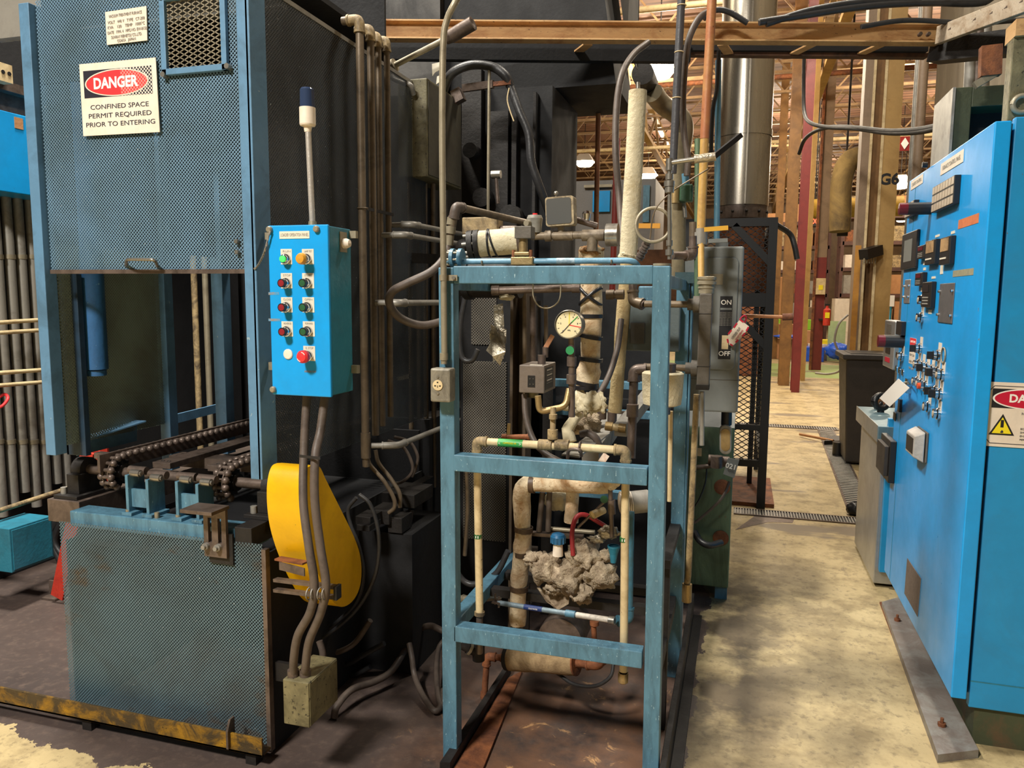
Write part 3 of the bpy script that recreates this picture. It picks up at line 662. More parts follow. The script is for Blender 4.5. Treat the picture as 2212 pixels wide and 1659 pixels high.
for px, py in ((583.5, 496), (685, 495), (591.5, 841)):
    c = P(px, py, PY); so = MB().lathe(c, (0, -1, 0), [(0, .0095), (.008, .0095), (.011, .007), (.011, 0)], 14).build('lid_screw', M['galv'], op)
for v, wd in ((631, 30), (688, 34)): ppl(580, v, 580+wd*.75, v+6, PY, .0004, paint('scrape_mark_%d' % v, lin(150, 140, 128), lin(60, 150, 200), .5, 60), 'scrape')
c = V((x1-.002, PY+.09, P(748, 523, PY+.09).z))
k = MB().box((c.x, c.y-.02, c.z-.03), (c.x+.003, c.y+.02, c.z+.03)).build('side_lamp_plate', M['galv'], op)
MB().lathe(c+V((.003, 0, -.004)), (1, 0, 0), [(0, .015), (.01, .015), (.02, .011), (.024, 0)], 16).build('side_lamp', M['sign_white'], op)
m = MB(); chain_links(m, [P(583, 500, 1.99), P(571, 545, 2.0), P(556, 575, 2.08), P(545, 583, 2.085)], .009, .0022)
tag(m.build('key_chain', M['galv_grey']), 'small chain between the blue operator box and the lift door edge', 'chain')
# beacon on a pole
BX = P(675, 480, 2.06).x
bc = thing('signal_beacon', (BX, 2.06, z1), 'blue lens signal beacon on a white pole above the blue operator box', 'beacon light')
zz = lambda py: P(675, py, 2.06).z
MB().cyl((BX, 2.06, z1), (BX-.008, 2.06, zz(284)), .0088).build('pole', paint('beacon_pole', lin(214, 206, 196), lin(180, 170, 158), .3, 6, .3, .5), bc)
MB().lathe((BX, 2.06, z1), (0, 0, 1), [(0, .013), (.016, .0115), (.016, .0088)]).build('pole_nut', M['galv'], bc)
BX -= .009
MB().lathe((BX, 2.06, zz(285)), (0, 0, 1), [(0, .0095), (.012, .012), (.016, .012), (.018, .0215), (.022, .0235), (.070, .0235), (.072, .0)], 24).build('base', M['sign_white'], bc)
MB().lathe((BX, 2.06, zz(233)), (0, 0, 1), [(0, .0215), (.052, .0205), (.057, .017), (.058, 0)], 24).build('lens', flat('navy_lens', lin(46, 60, 88), .15), bc)
# conduits from the panel to the junction box
hose('flexible_conduit', 'left of two grey flexible conduits dropping from the operator box past the yellow guard', 'conduit',
     [P(663, 852, 2.06), P(657, 960, 2.03), P(655, 1080, 1.98), P(667, 1180, 1.95), P(679, 1260, 1.94), P(671, 1320, 1.94), P(644, 1372, 1.95), P(635, 1420, 1.96), P(634, 1455, 1.975)], .0132, M['hose'])
hose('flexible_conduit', 'right of two grey flexible conduits dropping from the operator box past the yellow guard', 'conduit',
     [P(702, 855, 2.06), P(692, 930, 2.03), P(681, 985, 1.985), P(680, 1080, 1.96), P(692, 1180, 1.95), P(704, 1262, 1.94), P(694, 1320, 1.95), P(668, 1385, 1.96), P(660, 1440, 1.975), P(659, 1456, 1.99)], .0132, M['hose'])
m = MB(); c0 = P(652, 983, 1.985); c1 = P(697, 988, 1.96); m.bar(c0+V((0, -.014, 0)), c1+V((0, -.012, 0)), .003, .008); tag(m.build('cable_tie', M['tape']), 'dark cable tie binding the two conduits above the yellow guard', 'tie')
jx0, jx1 = P(612, 1520, 1.95).x, P(667, 1520, 1.95).x; jz0, jz1 = P(640, 1568, 1.95).z, P(640, 1472, 1.95).z
jb = thing('junction_box', ((jx0+jx1)/2, 2.03, jz0), 'dirty olive steel junction box under the two flexible conduits', 'junction box')
MB().box((jx0, 1.95, jz0), (jx1, 2.125, jz1)).build('case', M['olive'], jb, .003)
MB().box((jx1, 1.955, jz0+.004), (jx1+.002, 2.12, jz1-.004)).build('side_cover', M['olive'], jb)
for p in ((634, 1978), (660, 1990)):
    q = P(p[0], 1475, p[1]/1000); MB().cyl((q.x, q.y, jz1), (q.x, q.y, jz1+.02), .018, n=14).build('conduit_hub', M['dark_steel'], jb)
MB().box((-1.46, 2.125, jz0+.03), (jx1-.01, 2.14, jz1-.05)).build('mounting_plate', M['black_iron'], jb)
# strut bracket holding the conduits
st = thing('strut_bracket', P(660, 1280, 2.03), 'brown channel strut with clamps holding the two conduits below the yellow guard', 'bracket')
a, b = P(590, 1250, 2.02), P(733, 1268, 1.965)
MB().bar(P(595, 1252, 2.04), P(726, 1268, 1.98), .02, .010).bar(P(595, 1274, 2.04), P(726, 1290, 1.98), .02, .010).build('channel', M['dark_steel'], st)
MB().cbox(P(729, 1279, 1.978), (.010, .03, .042)).build('end_cap', M['black_iron'], st)
for px in (673, 697):
    for d in (-5, 5):
        c = P(px+d, 1282, 1.935); MB().torus(c, (1, 0, 0), .018, .0022, 16, 6).build('clamp', M['galv_grey'], st)
# ================================================================== YELLOW CHAIN GUARD
GX = -1.30
o = [(672, 1006), (690, 1008), (704, 1036), (722, 1072), (742, 1112), (764, 1158), (777, 1196), (781, 1235), (776, 1272), (760, 1300), (738, 1311), (718, 1298), (694, 1255), (672, 1200), (658, 1150), (652, 1105), (651, 1062), (655, 1030), (662, 1012)]
yg = thing('chain_guard', (GX-.06, 2.25, PX(738, 1311, GX).z), 'bright yellow teardrop chain guard beside the conveyor, behind two conduits', 'guard')
poly = [PX(p[0], p[1], GX) for p in o]
ctr = sum(poly, V((0, 0, 0)))/len(poly)
sp2 = smooth(poly+[poly[0]], 4)[:-1]
m = MB(); n = len(sp2); ex = V((-.125, 0, 0)); m.add([ctr]+sp2, [(0, 1+i, 1+(i+1) % n) for i in range(n)])
ring2 = [p+ex for p in sp2]; m.add(sp2+ring2, [(i, n+i, n+(i+1) % n, (i+1) % n) for i in range(n)], True); m.add([ctr+ex]+ring2, [(0, 1+(i+1) % n, 1+i) for i in range(n)])
m.build('cover', M['yellow'], yg)
MB().bar(P(600, 1206, 2.08), P(660, 1216, 2.06), .03, .006).build('bracket', M['rust'], yg)
MB().bar(P(604, 1222, 2.06), P(658, 1236, 2.03), .004, .026).build('bracket', M['dark_steel'], yg)
# ================================================================== LEFT MARGIN: neighbouring machine beyond the enclosure
WX = -3.75
nb = thing('conduit_wall_panel', (WX-.3, 3.6, 0), 'dark machine side panel behind the bundle of grey conduits at the left edge', 'panel')
MB().box((WX-.5, 2.4, .0), (WX-.06, 5.2, 3.6)).build('panel', M['soot'], nb)
for i, px in enumerate((-12, 14, 40, 64, 88, 112, 134)):
    b = PX(px, 850, WX); lo = .36+.05*(i % 3)
    m = MB().cyl((WX, b.y, lo), (WX, b.y, 2.55), .026, n=14)
    o = thing('grey_conduit', (WX, b.y, lo), ('grey vertical conduit left of the furnace enclosure, %s' % ('cut by the photo edge', 'second from photo edge', 'third from photo edge', 'middle of the row', 'third from enclosure post', 'second from enclosure post', 'nearest the enclosure post')[i]), 'conduit', 'vertical conduits at the left edge')
    m.build('pipe', M['galv_grey'], o)
    for zz_ in (PX(px, 556, WX).z, PX(px, 955, WX).z):
        MB().cyl((WX, b.y, zz_-.012), (WX, b.y, zz_+.012), .0295, n=14).box((WX-.06, b.y-.012, zz_-.01), (WX, b.y+.012, zz_+.01)).build('strap', M['galv'], o)
for i, (y0, y1) in enumerate(((697, 691), (719, 713), (806, 799), (833, 825))):
    a, b = PX(-20, y0+1, WX+.12), PX(135, y1-3, WX+.12)
    tag(MB().cyl(a, b, .011, n=12).build('cream_pipe', M['cream']), 'thin cream pipe crossing the grey conduits, %s of four' % ('top', 'second from top', 'third from top', 'bottom')[i], 'pipe', 'cream pipes across the conduits')
a, b = PX(-10, 1106, WX+.25), PX(155, 1052, WX+.25)
tag(MB().cyl(a, b, .013, n=12).build('cream_pipe', M['cream_dirty']), 'rust-spotted cream pipe low on the left, sloping above the teal box', 'pipe')
hb = thing('blue_wall_cabinet', (WX+.1, 3.3, 1.95), 'bright blue cabinet side cut off by the left photo edge above the conduits', 'cabinet')
p0 = PX(-30, 408, WX+.2); p1 = PX(82, 424, WX+.2); zt = PX(20, 242, WX+.2).z
MB().box((WX-.05, p0.y, p0.z), (WX+.2, p1.y+.25, zt)).build('case', M['bright_blue'], hb, .004)
MB().box((WX+.198, PX(30, 250, WX+.2).y, PX(30, 276, WX+.2).z), (WX+.203, PX(48, 250, WX+.2).y, PX(30, 252, WX+.2).z)).build('tag_plate', M['card'], hb)
MB().box((WX-.05, p0.y+.05, zt), (WX+.1, p1.y+.1, zt+.12)).build('top_duct', M['dark_steel'], hb)
m = MB().box((WX+.05, 2.7, PX(20, 192, WX+.2).z), (WX+.16, 4.6, PX(20, 172, WX+.2).z)); tag(m.build('cable_tray', M['dark_steel']), 'brown cable tray above the blue cabinet at the left edge', 'cable tray')
a = PX(-10, 170, WX+.22); b = PX(26, 142, WX+.22)
tb = thing('terminal_block', (WX+.22, a.y, a.z), 'small cream terminal block above the blue cabinet at the left edge', 'terminal block')
MB().box((WX+.16, a.y, a.z), (WX+.22, b.y, b.z)).build('block', M['cream'], tb)
for yy in (.45, .8): c = V((WX+.22, a.y+(b.y-a.y)*yy, (a.z+b.z)/2)); MB().cyl(c, c+V((.003, 0, 0)), .010, n=10).build('screw_hole', M['black'], tb)
tbx = thing('teal_junction_box', (WX+.3, 3.3, .3), 'teal junction box low at the left edge beside the red stand', 'junction box')
a, b = PX(26, 1238, WX+.4), PX(112, 1117, WX+.4)
zb_ = PX(26, 1238, WX+.4).z; zt_ = PX(26, 1141, WX+.4).z
MB().box((WX+.22, a.y, zb_), (WX+.4, b.y, zt_)).build('case', M['teal'], tbx, .003)
MB().box((WX+.4, a.y+.01, zb_+.01), (WX+.404, b.y-.01, zt_-.01)).build('cover', M['teal'], tbx, .002)
for k in range(5): MB().cyl((WX+.27, a.y, zb_+.03+.045*k), (WX+.27, a.y-.04, zb_+.03+.045*k), .014, n=10).build('gland', M['steel'], tbx)
MB().box((WX-.06, a.y+.1, zb_+.02), (WX+.22, a.y+.13, zb_+.05)).build('arm', M['black_iron'], tbx)
rs = thing('red_stand', PZ(122, 1298), 'red flat-bar stand leg with steel foot plate beside the perforated skirt', 'stand')
f0 = PZ(124, 1290, .03); top = P(200, 955, f0.y+.05)
m = MB(); m.bar(f0, P(190, 975, f0.y), .012, .075, (1, 0, 0)); m.bar(P(190, 975, f0.y), P(262, 1010, f0.y+.1), .02, .05); m.build('leg', M['red'], rs)
MB().bar(P(222, 960, f0.y+.45), P(236, 1290, f0.y+.6), .012, .07, (1, 0, 0)).build('leg', M['red'], rs)
fp = PZ(122, 1290); m = MB().box((fp.x-.045, fp.y-.05, 0), (fp.x+.045, fp.y+.06, .012)).box((fp.x-.045, fp.y+.0, .012), (fp.x+.045, fp.y+.008, .085)); fo = m.build('foot_plate', M['dark_steel'], rs)
for dx in (-.02, .02): MB().cyl((fp.x, fp.y, .05+dx), (fp.x, fp.y-.008, .05+dx), .007, n=8).build('bolt', M['galv'], fo)
for i, (pts, r) in enumerate((([(165, 1015), (150, 1090), (110, 1150), (132, 1215), (150, 1260)], .02), ([(135, 1120), (118, 1160), (128, 1190), (160, 1220)], .016))):
    hose('black_cable', 'dark cable %s behind the red stand' % ('hanging', 'loop')[i], 'cable', [P(a, b, 3.35) for a, b in pts], r, M['black_hose'])
hose('red_cable', 'short red cable at the far left edge in front of the conduits', 'cable', [PX(-14, 884, WX+.1), PX(6, 876, WX+.14), PX(17, 860, WX+.14), PX(8, 852, WX+.1), PX(-14, 868, WX+.1)], .008, M['sign_red'])
# behind the open enclosure
rw = thing('rear_machine_wall', (-2.6, 5.4, 0), 'dark machine wall seen through the open enclosure', 'panel')
MB().box((-5.5, 5.3, 0), (-1.9, 5.5, 4.2)).build('panel', M['soot'], rw)
a, b = P(378, 785, 5.2), P(472, 648, 5.2); MB().box((a.x, 5.22, a.z), (b.x, 5.3, b.z)).build('grey_panel', paint('dull_grey_panel', lin(104, 100, 98), lin(80, 76, 74), .4, 2, .6), rw)
a, b = P(378, 655, 5.1), P(472, 600, 5.1); MB().box((a.x, 5.15, a.z), (b.x, 5.3, b.z)).build('ledge', M['dark_steel'], rw)
for i, (px, r) in enumerate(((377, .028), (423, .022), (447, .021))):
    a = P(px, 700, 4.55); tag(MB().cyl((a.x, 4.55, 0), (a.x, 4.55, 3.2), r, n=14).build('cream_riser', M['cream_dirty'] if i != 2 else M['galv']), 'vertical pipe seen through the open enclosure, %s of three' % ('thick cream left one', 'thin cream middle one', 'thin grey right one')[i], 'pipe', 'risers behind the enclosure')
# ================================================================== SOOTY FURNACE BODY
fb = thing('vacuum_furnace', (-1.9, 4.2, 0), 'black soot-covered furnace body behind the vertical pipes', 'furnace')
MB().box((-2.3, 3.46, .2), (-1.55, 5.2, 2.5)).build('rear_chamber', M['soot'], fb)
MB().box((-2.3, 3.42, 0), (-1.44, 5.2, .95)).build('base', M['soot'], fb)
MB().box((-1.40, 4.06, .15), (-1.0, 4.7, 2.66)).build('side_chamber', M['soot'], fb)
for px0, px1, yd in ((880, 905, 3.62), (905, 935, 3.7), (948, 960, 3.8)):
    a, b = P(px0, 600, yd), P(px1, 600, yd); MB().box((a.x, yd, .3), (b.x, yd+.05, 2.3)).build('vertical_channel', paint('sooty_channel', lin(70, 64, 58), lin(38, 34, 32), .5, 4, .6), fb)
for px0, px1, y0, y1 in ((1105, 1118, 250, 620), (1150, 1160, 200, 560), (1060, 1100, 240, 520), (1000, 1042, 150, 470)):
    a, b = P(px0, y1, 4.02), P(px1, y0, 4.02); MB().box((a.x, 4.0, a.z), (b.x, 4.06, b.z)).build('stiffener', M['black_iron'], fb)
for px, py, r in ((1050, 430, .05), (1110, 470, .06), (1025, 330, .04)):
    c = P(px, py, 4.0); MB().cyl(c, c+V((0, -.08, 0)), r, n=16).build('flange', M['black_iron'], fb)
hd = thing('furnace_hood', (-1.3, 4.6, 2.7), 'dark sooty exhaust hood above the rusty beam', 'hood')
zb_ = P(1250, 186, 4.25).z; xr_ = P(1331, 150, 4.25).x
MB().hexa([(-2.6, 4.25, zb_), (xr_, 4.25, zb_), (xr_, 4.95, zb_), (-2.6, 4.95, zb_), (-2.6, 4.25, 4.6), (xr_-.30, 4.25, 4.6), (xr_-.30, 4.95, 4.6), (-2.6, 4.95, 4.6)]).build('canopy', M['soot'], hd)
a = P(640, 20, 4.2); b = P(952, 20, 4.2); MB().box((a.x-.6, 4.19, 2.55), (b.x, 4.245, 4.4)).build('stained_front_panel', M['soot_wall'], hd)
xd_ = P(1372, 40, 4.95).x
MB().hexa([(xr_, 4.6, 3.0), (xd_, 4.95, 3.0), (xd_, 5.1, 3.0), (xr_, 5.1, 3.0), (xr_-.25, 4.5, 4.6), (xd_, 4.95, 4.6), (xd_, 5.1, 4.6), (xr_-.25, 5.1, 4.6)]).build('side_duct', M['soot_wall'], hd)
# ================================================================== OVERHEAD BEAM
ob = thing('overhead_channel_beam', PD(1400, 95, 3.9), 'rust-streaked overhead channel beam crossing the whole picture', 'beam')
def chan(px0, py0, px1, py1, d, hpx, mat, name, par, dep=.05):
    a, b = PD(px0, py0, d), PD(px1, py1, d); h = hpx*d/F_PX; t = (b-a).normalized(); u = UP; nrm = t.cross(u); th = .008
    m = MB(); m.bar(a, b, .012, h, u); 
    for s in (1, -1): m.bar(a+u*s*(h/2-th/2)+nrm*dep/2*1, b+u*s*(h/2-th/2)+nrm*dep/2*1, dep, th, u)
    return m.build(name, mat, par)
chan(803, 70, 2026, 79, 3.9, 41, M['rust_beam'], 'channel', ob, .045)
a, b = PD(1480, 117, 4.15), PD(2000, 122, 4.15); MB().bar(a, b, .05, .022).build('lower_angle', paint('dark_rusted_angle', lin(104, 72, 52), lin(56, 42, 34), .5, 6, .75), ob)
MB().bar(PD(835, 112, 4.1), PD(1490, 118, 4.1), .05, .085).build('soot_strip', M['soot'], ob); MB().bar(PD(1490, 105, 4.12), PD(2000, 108, 4.12), .05, .03).build('dark_strip', M['soot'], ob)
for px, dx in ((1270, -26), (1560, 14), (1755, -40), (1905, -44)):
    MB().bar(PD(px, 96, 3.95), PD(px+dx, 116, 4.12), .05, .008).build('brace', M['rust_beam'], ob)
for px in (1985, 2003): c = PD(px, 76, 3.86); MB().cyl(c, c-FW*.02, .010, n=6).build('bolt', M['dark_steel'], ob)
arm = thing('bolted_link_arm', PD(2030, 75, 3.85), 'pale bolted link arm at the right end of the rusty beam', 'arm')
a, b = PD(2027, 77, 3.83), PD(2225, 2, 3.25)
MB().bar(a, b, .03, .085, UP).build('bar', paint('pale_flaking_paint', lin(196, 180, 158), lin(150, 124, 96), .45, 12, .6, 0, lin(90, 70, 56), .66, .2), arm, .003)
for f in (.13, .42, .60, .75, .90):
    c = a+(b-a)*f - FW*.018; MB().cyl(c, c-FW*.02, .014, n=6).build('bolt', M['dark_steel'], arm)
tag(MB().bar(PD(2020, 112, 3.95), PD(2230, 88, 3.5), .09, .11, UP).build('support_arm', M['black_iron']), 'black support arm below the pale bolted link', 'arm')
for i, (pts, r) in enumerate((([(1655, 52), (1760, 20), (1900, 2), (2100, 8), (2150, -8)], .016), ([(1640, 48), (1730, 34), (1850, 16), (1960, 7), (2130, 4)], .017), ([(1860, 58), (1960, 44), (2100, 50), (2220, 42)], .012), ([(1520, 40), (1545, 22), (1575, 26), (1615, 50)], .014))):
    hose('overhead_cable', ('upper black cable curving over the rusty beam to the top right', 'lower black cable beside it over the rusty beam', 'thin black cable behind the pale link arm', 'short black cable arching in front of the exhaust stack')[i], 'cable', [PD(a, b, 3.75) for a, b in pts], r, M['black_hose'])
# ================================================================== FOUR RISERS BESIDE THE ENCLOSURE
px4 = ((776, 42, 2.66, .0150, 790, 965), (799, 62, 2.76, .0145, 812, 940), (817, 76, 2.85, .0125, 826, 920), (833, 86, 2.93, .0125, 846, 900))
for i, (px, py, yd, r, pb, yb) in enumerate(px4):
    t_ = P(px, py, yd); b_ = P(pb, yb, yd); x = (t_.x+b_.x)/2
    pts = [V((XR+.005, yd, t_.z)), V((x, yd, t_.z)), V((x, yd, b_.z))]
    pipe('riser_pipe', ('brown vertical pipe with elbow beside the enclosure, nearest of four', 'second nearest of the four brown vertical pipes beside the enclosure', 'third of the four brown vertical pipes beside the enclosure', 'farthest of the four brown vertical pipes beside the enclosure')[i], 'pipe', pts, r, M['pipe_brown'], M['cream_dirty'], rad=.035, group='four vertical pipes')
a, b = P(775, 449, 2.66), P(842, 464, 2.93)
sst = thing('pipe_strap', a, 'dark strap clamping the four vertical pipes together', 'clamp'); MB().bar(a+V((.018, 0, 0)), b+V((.016, 0, 0)), .004, .012).build('bar', M['black_iron'], sst)
c = P(783, 450, 2.66); MB().torus((c.x, 2.66, c.z), (0, 0, 1), .0185, .003, 16, 6).build('ring', M['pipe_brown'], sst)
t0 = P(790, 962, 2.66)
pipe('branch_pipe', 'horizontal grey pipe running from the nearest riser back into the frame', 'pipe', [t0+V((.025, 0, 0)), V((P(860, 964, 2.70).x, 2.70, t0.z)), V((P(860, 964, 2.70).x+.02, 3.55, t0.z))], .011, M['galv_grey'], rad=.05)
tag(MB().cyl(t0+V((0, 0, -.05)), t0+V((0, 0, .05)), .0195, n=14).cyl(t0+V((0, 0, -.085)), t0+V((0, 0, -.05)), .014, n=6).build('pipe_tee', M['pipe_brown']), 'pipe tee at the foot of the nearest riser', 'fitting')
# handle actuator
ac = thing('lever_actuator', PD(845, 145, 3.55), 'dark cylinder on a tilted rod in front of the rusty beam', 'actuator')
a, b, c = PD(843, 146, 3.55), PD(975, 78, 3.45), PD(1022, 50, 3.4)
MB().cyl(a, b, .0135).build('rod', M['galv'], ac); d = (c-b).normalized(); MB().lathe(b-d*.03, d, [(0, 0), (0, .024), (.03, .030), (.11, .031), ((c-b).length+.03, .031), ((c-b).length+.03, .02), ((c-b).length+.025, 0)], 20).build('cylinder', M['dark_steel'], ac)
MB().cyl(a-d*.02, a+d*.03, .03, n=14).build('clevis', M['galv'], ac)
# green electrical box beside the furnace
ge = thing('green_wall_box', P(890, 385, 3.3), 'dirty green electrical box on the furnace side below the tilted rod', 'electrical box')
a, b = P(861, 384, 3.3), P(922, 168, 3.3); MB().box((a.x, 3.3, a.z), (b.x, 3.74, b.z)).build('case', M['olive'], ge, .004)
MB().box((b.x, 3.31, a.z+.01), (b.x+.004, 3.73, b.z-.01)).build('door', paint('shaded_box_door', lin(84, 80, 68), lin(62, 58, 50), .4, 4, .5), ge, .002)  # darker tone than the case, side shade put into the door colour
MB().cyl((a.x+.02, 3.29, b.z-.06), (a.x+.02, 3.3, b.z-.06), .012, n=10).build('latch', M['steel'], ge)
c0 = P(840, 150, 3.25); c1 = P(887, 185, 3.25)
MB().tube(smooth([c0, P(848, 168, 3.25), P(868, 178, 3.25), c1, c1+V((0, .03, -.03))]), .012, 10).build('conduit_tail', M['galv_grey'], ge)
for k, px in enumerate((885, 899, 911, 925, 940)):
    x = P(px, 400, 3.42).x; m = MB().cyl((x, 3.42+.02*k, .6), (x, 3.42+.02*k, a.z-.005), .012, n=10)
    tag(m.build('box_conduit', M['pipe_brown']), 'brown conduit dropping from the green electrical box, %s of five' % ('leftmost', 'second from left', 'middle', 'second from right', 'rightmost')[k], 'conduit', 'conduits under the green box')
for i, (p, q, r, yd) in enumerate((((845, 486), (930, 500), .011, 2.95), ((826, 508), (942, 520), .011, 2.85), ((812, 654), (945, 662), .012, 2.75))):
    a = P(p[0], p[1], yd); 
    pipe('stub_conduit', 'short grey conduit poking from the risers toward the frame, %s' % ('upper one', 'middle one', 'lower one below the hose loop')[i], 'conduit', [a, V((a.x+.10, yd, a.z)), V((a.x+.13, yd+.55, a.z-.0))], r, M['galv_grey'], rad=.04)
tag(MB().bar(P(858, 556, 3.3), P(950, 560, 3.3), .03, .045).build('strut_rail', M['black_iron']), 'dark strut rail left of the frame post at pipe height', 'strut')
tag(MB().bar(P(860, 818, 3.3), P(885, 812, 3.3), .02, .02).build('steel_clip', M['galv']), 'small bright clip among the dark machinery left of the frame', 'clip')
# ================================================================== LOWER VALVES AND HOSES
vm = thing('valve_manifold', P(830, 1150, 2.75), 'dark hydraulic valve manifold behind the yellow guard', 'valve')
for (x0, y0, x1, y1, yd, dep) in ((768, 1118, 800, 1134, 2.62, .10), (770, 1136, 798, 1146, 2.60, .10), (800, 1104, 840, 1130, 2.72, .14), (838, 1120, 868, 1150, 2.74, .10), (824, 1070, 895, 1092, 2.85, .2), (880, 1050, 900, 1075, 3.0, .2)):
    a, b = P(x0, y1, yd), P(x1, y0, yd); MB().box((a.x, yd, a.z), (b.x, yd+dep, b.z)).build('valve_block', M['black_iron'], vm, .002)
MB().box((P(775, 1170, 2.75).x, 2.75, 0), (P(890, 1170, 2.75).x, 3.1, P(830, 1150, 2.75).z)).build('pedestal', M['soot'], vm)
mt = thing('pump_motor', P(890, 1350, 3.0), 'small motor with dull teal end box in the shadows left of the frame', 'motor')
c = P(858, 1232, 2.95); MB().cyl(c, c+V((0, .3, 0)), .055, n=22).lathe(c, (0, -1, 0), [(0, .055), (.01, .05), (.012, 0)]).build('motor_shell', M['dark_steel'], mt)
xx = P(893, 1295, 2.9).x; q0 = PX(893, 1350, xx); q1 = PX(938, 1215, xx); MB().box((xx-.1, q0.y, q0.z), (xx, q1.y, PX(893, 1242, xx).z)).build('terminal_box', paint('dull_teal_box', lin(58, 84, 84), lin(40, 56, 56), .4, 4, .5), mt, .006)
MB().box((xx-.3, q0.y, 0), (xx, q1.y+.2, .10)).build('base', M['soot'], mt)
hs = (([(793, 985), (800, 1005), (830, 1040), (850, 1075), (852, 1096), (840, 1108)], 2.72, .0085, 'pipe_brown', 'brown hose looping below the nearest riser to the valve manifold'),
      ([(811, 972), (818, 1000), (845, 1035), (863, 1066), (864, 1096)], 2.78, .0085, 'pipe_brown', 'second brown hose beside it curving to the valve manifold'),
      ([(838, 952), (870, 965), (888, 995), (890, 1020), (870, 1040), (850, 1045)], 2.95, .007, 'hose', 'curled dark hose above the manifold, inner one'),
      ([(852, 944), (885, 955), (902, 985), (898, 1010), (890, 1030)], 3.0, .007, 'hose', 'curled dark hose above the manifold, outer one'),
      ([(776, 1068), (800, 1090), (816, 1140), (818, 1200), (806, 1255), (775, 1310), (735, 1350), (690, 1382), (678, 1388)], 2.45, .0075, 'black_hose', 'shiny dark hose sweeping right of the yellow guard'),
      ([(770, 1075), (752, 1100), (758, 1135), (775, 1180), (785, 1240), (770, 1300), (720, 1350), (680, 1380)], 2.5, .0075, 'black_hose', 'black hose hugging the edge of the yellow guard'),
      ([(888, 1100), (880, 1150), (860, 1200), (835, 1270), (800, 1340), (770, 1380)], 2.9, .012, 'hose', 'thick dark hose slanting down behind the guard'),
      ([(845, 1230), (838, 1280), (850, 1310), (885, 1300)], 2.95, .010, 'black_hose', 'short dark hose under the pump motor'),
      ([(700, 1415), (740, 1405), (770, 1385), (800, 1340)], 2.55, .011, 'hose', 'dark hose near the olive junction box, upper one'),
      ([(712, 1440), (750, 1435), (785, 1415), (830, 1390)], 2.62, .011, 'black_hose', 'dark hose near the olive junction box, middle one'),
      ([(716, 1466), (760, 1460), (800, 1440)], 2.66, .011, 'black_hose', 'dark hose near the olive junction box, lower one'),
      ([(690, 1385), (697, 1410), (698, 1445)], 2.25, .012, 'hose', 'short hose stub entering the olive junction box from above'))
for pts, yd, r, mt_, lab in hs: hose('hydraulic_hose', lab, 'hose', [P(a, b, yd) for a, b in pts], r, M[mt_])
for k, (pa, pb) in enumerate((((775, 1230), (783, 1480)), ((812, 1280), (820, 1470)), ((850, 1310), (858, 1440)))):
    a, b = P(*pa, 2.85), P(*pb, 2.85); tag(MB().cyl(V((a.x, a.y, max(0, b.z))), a, .007, n=8).build('thin_riser', M['black_iron']), 'thin black rod standing behind the guard, %s' % ('left', 'middle', 'right')[k], 'rod', 'thin rods')
# floor conduits
def fl(pts): return [PZ(a, b, z) for a, b, z in pts]
hose('floor_conduit', 'long brown flexible conduit snaking over the floor to the frame post', 'conduit', fl([(722, 1550, .012), (728, 1525, .05), (760, 1490, .07), (810, 1472, .06), (845, 1450, .07), (875, 1405, .10), (900, 1365, .14), (928, 1352, .17), (955, 1362, .17), (985, 1375, .15)]), .0135, M['hose'])
hose('floor_conduit', 'brown flexible conduit looping down beside the frame post foot', 'conduit', fl([(884, 1390, .16), (890, 1420, .12), (896, 1460, .06), (915, 1505, .03), (938, 1535, .02), (952, 1525, .02), (958, 1490, .04)]), .0115, M['hose'])
hose('floor_conduit', 'dark hose half hidden behind the left frame post', 'conduit', fl([(968, 1375, .14), (948, 1400, .10), (943, 1450, .06), (948, 1510, .03), (962, 1530, .015)]), .011, M['hose'])

# ---- dark upper middle: hoses and fittings on the furnace side
tag(MB().cyl(P(1054, 470, 3.6), P(1057, 136, 3.6), .0075, n=10).build('bright_conduit', M['galv']), 'thin bright vertical conduit in front of the dark furnace side', 'conduit')
hose('arched_hose', 'thick dark hose arching over the bracket beside the tall conduit', 'hose', [P(958, 196, 3.65), P(975, 160, 3.6), P(1015, 141, 3.6), P(1062, 144, 3.6), P(1090, 162, 3.6), P(1103, 186, 3.62)], .022, M['black_hose'])
hose('dark_drop_hose', 'thick dark hose falling from the bracket end down the furnace side', 'hose', [P(1104, 190, 3.62), P(1122, 240, 3.6), P(1142, 290, 3.6), P(1148, 350, 3.6), P(1168, 410, 3.62), P(1190, 470, 3.7)], .020, M['black_hose'])
bq = thing('rusty_bracket', P(1040, 200, 3.65), 'rusty flat bracket under the arched dark hose', 'bracket'); MB().bar(P(1000, 191, 3.65), P(1066, 182, 3.6), .02, .035).build('arm', M['dark_steel'], bq); MB().bar(P(1066, 182, 3.6), P(1104, 178, 3.6), .015, .02).build('link', M['rust'], bq); MB().bar(P(985, 195, 3.66), P(995, 220, 3.66), .05, .05).build('base_block', M['dark_steel'], bq)
lp = thing('small_sensor', P(1073, 430, 3.5), 'small silver cylindrical sensor on a dark stem before the furnace side', 'sensor'); c = P(1072, 377, 3.5); MB().cyl(c-V((.022, 0, 0)), c+V((.022, 0, 0)), .019, n=18).build('housing', M['steel'], lp); MB().cyl(P(1076, 440, 3.5), c-V((0, 0, .018)), .008, n=10).build('stem', M['dark_steel'], lp)
hose('thin_loose_wire', 'thin loose wire hanging from the bracket end', 'wire', [P(1100, 190, 3.55), P(1096, 215, 3.55), P(1102, 240, 3.55), P(1110, 262, 3.55)], .003, M['cream'])
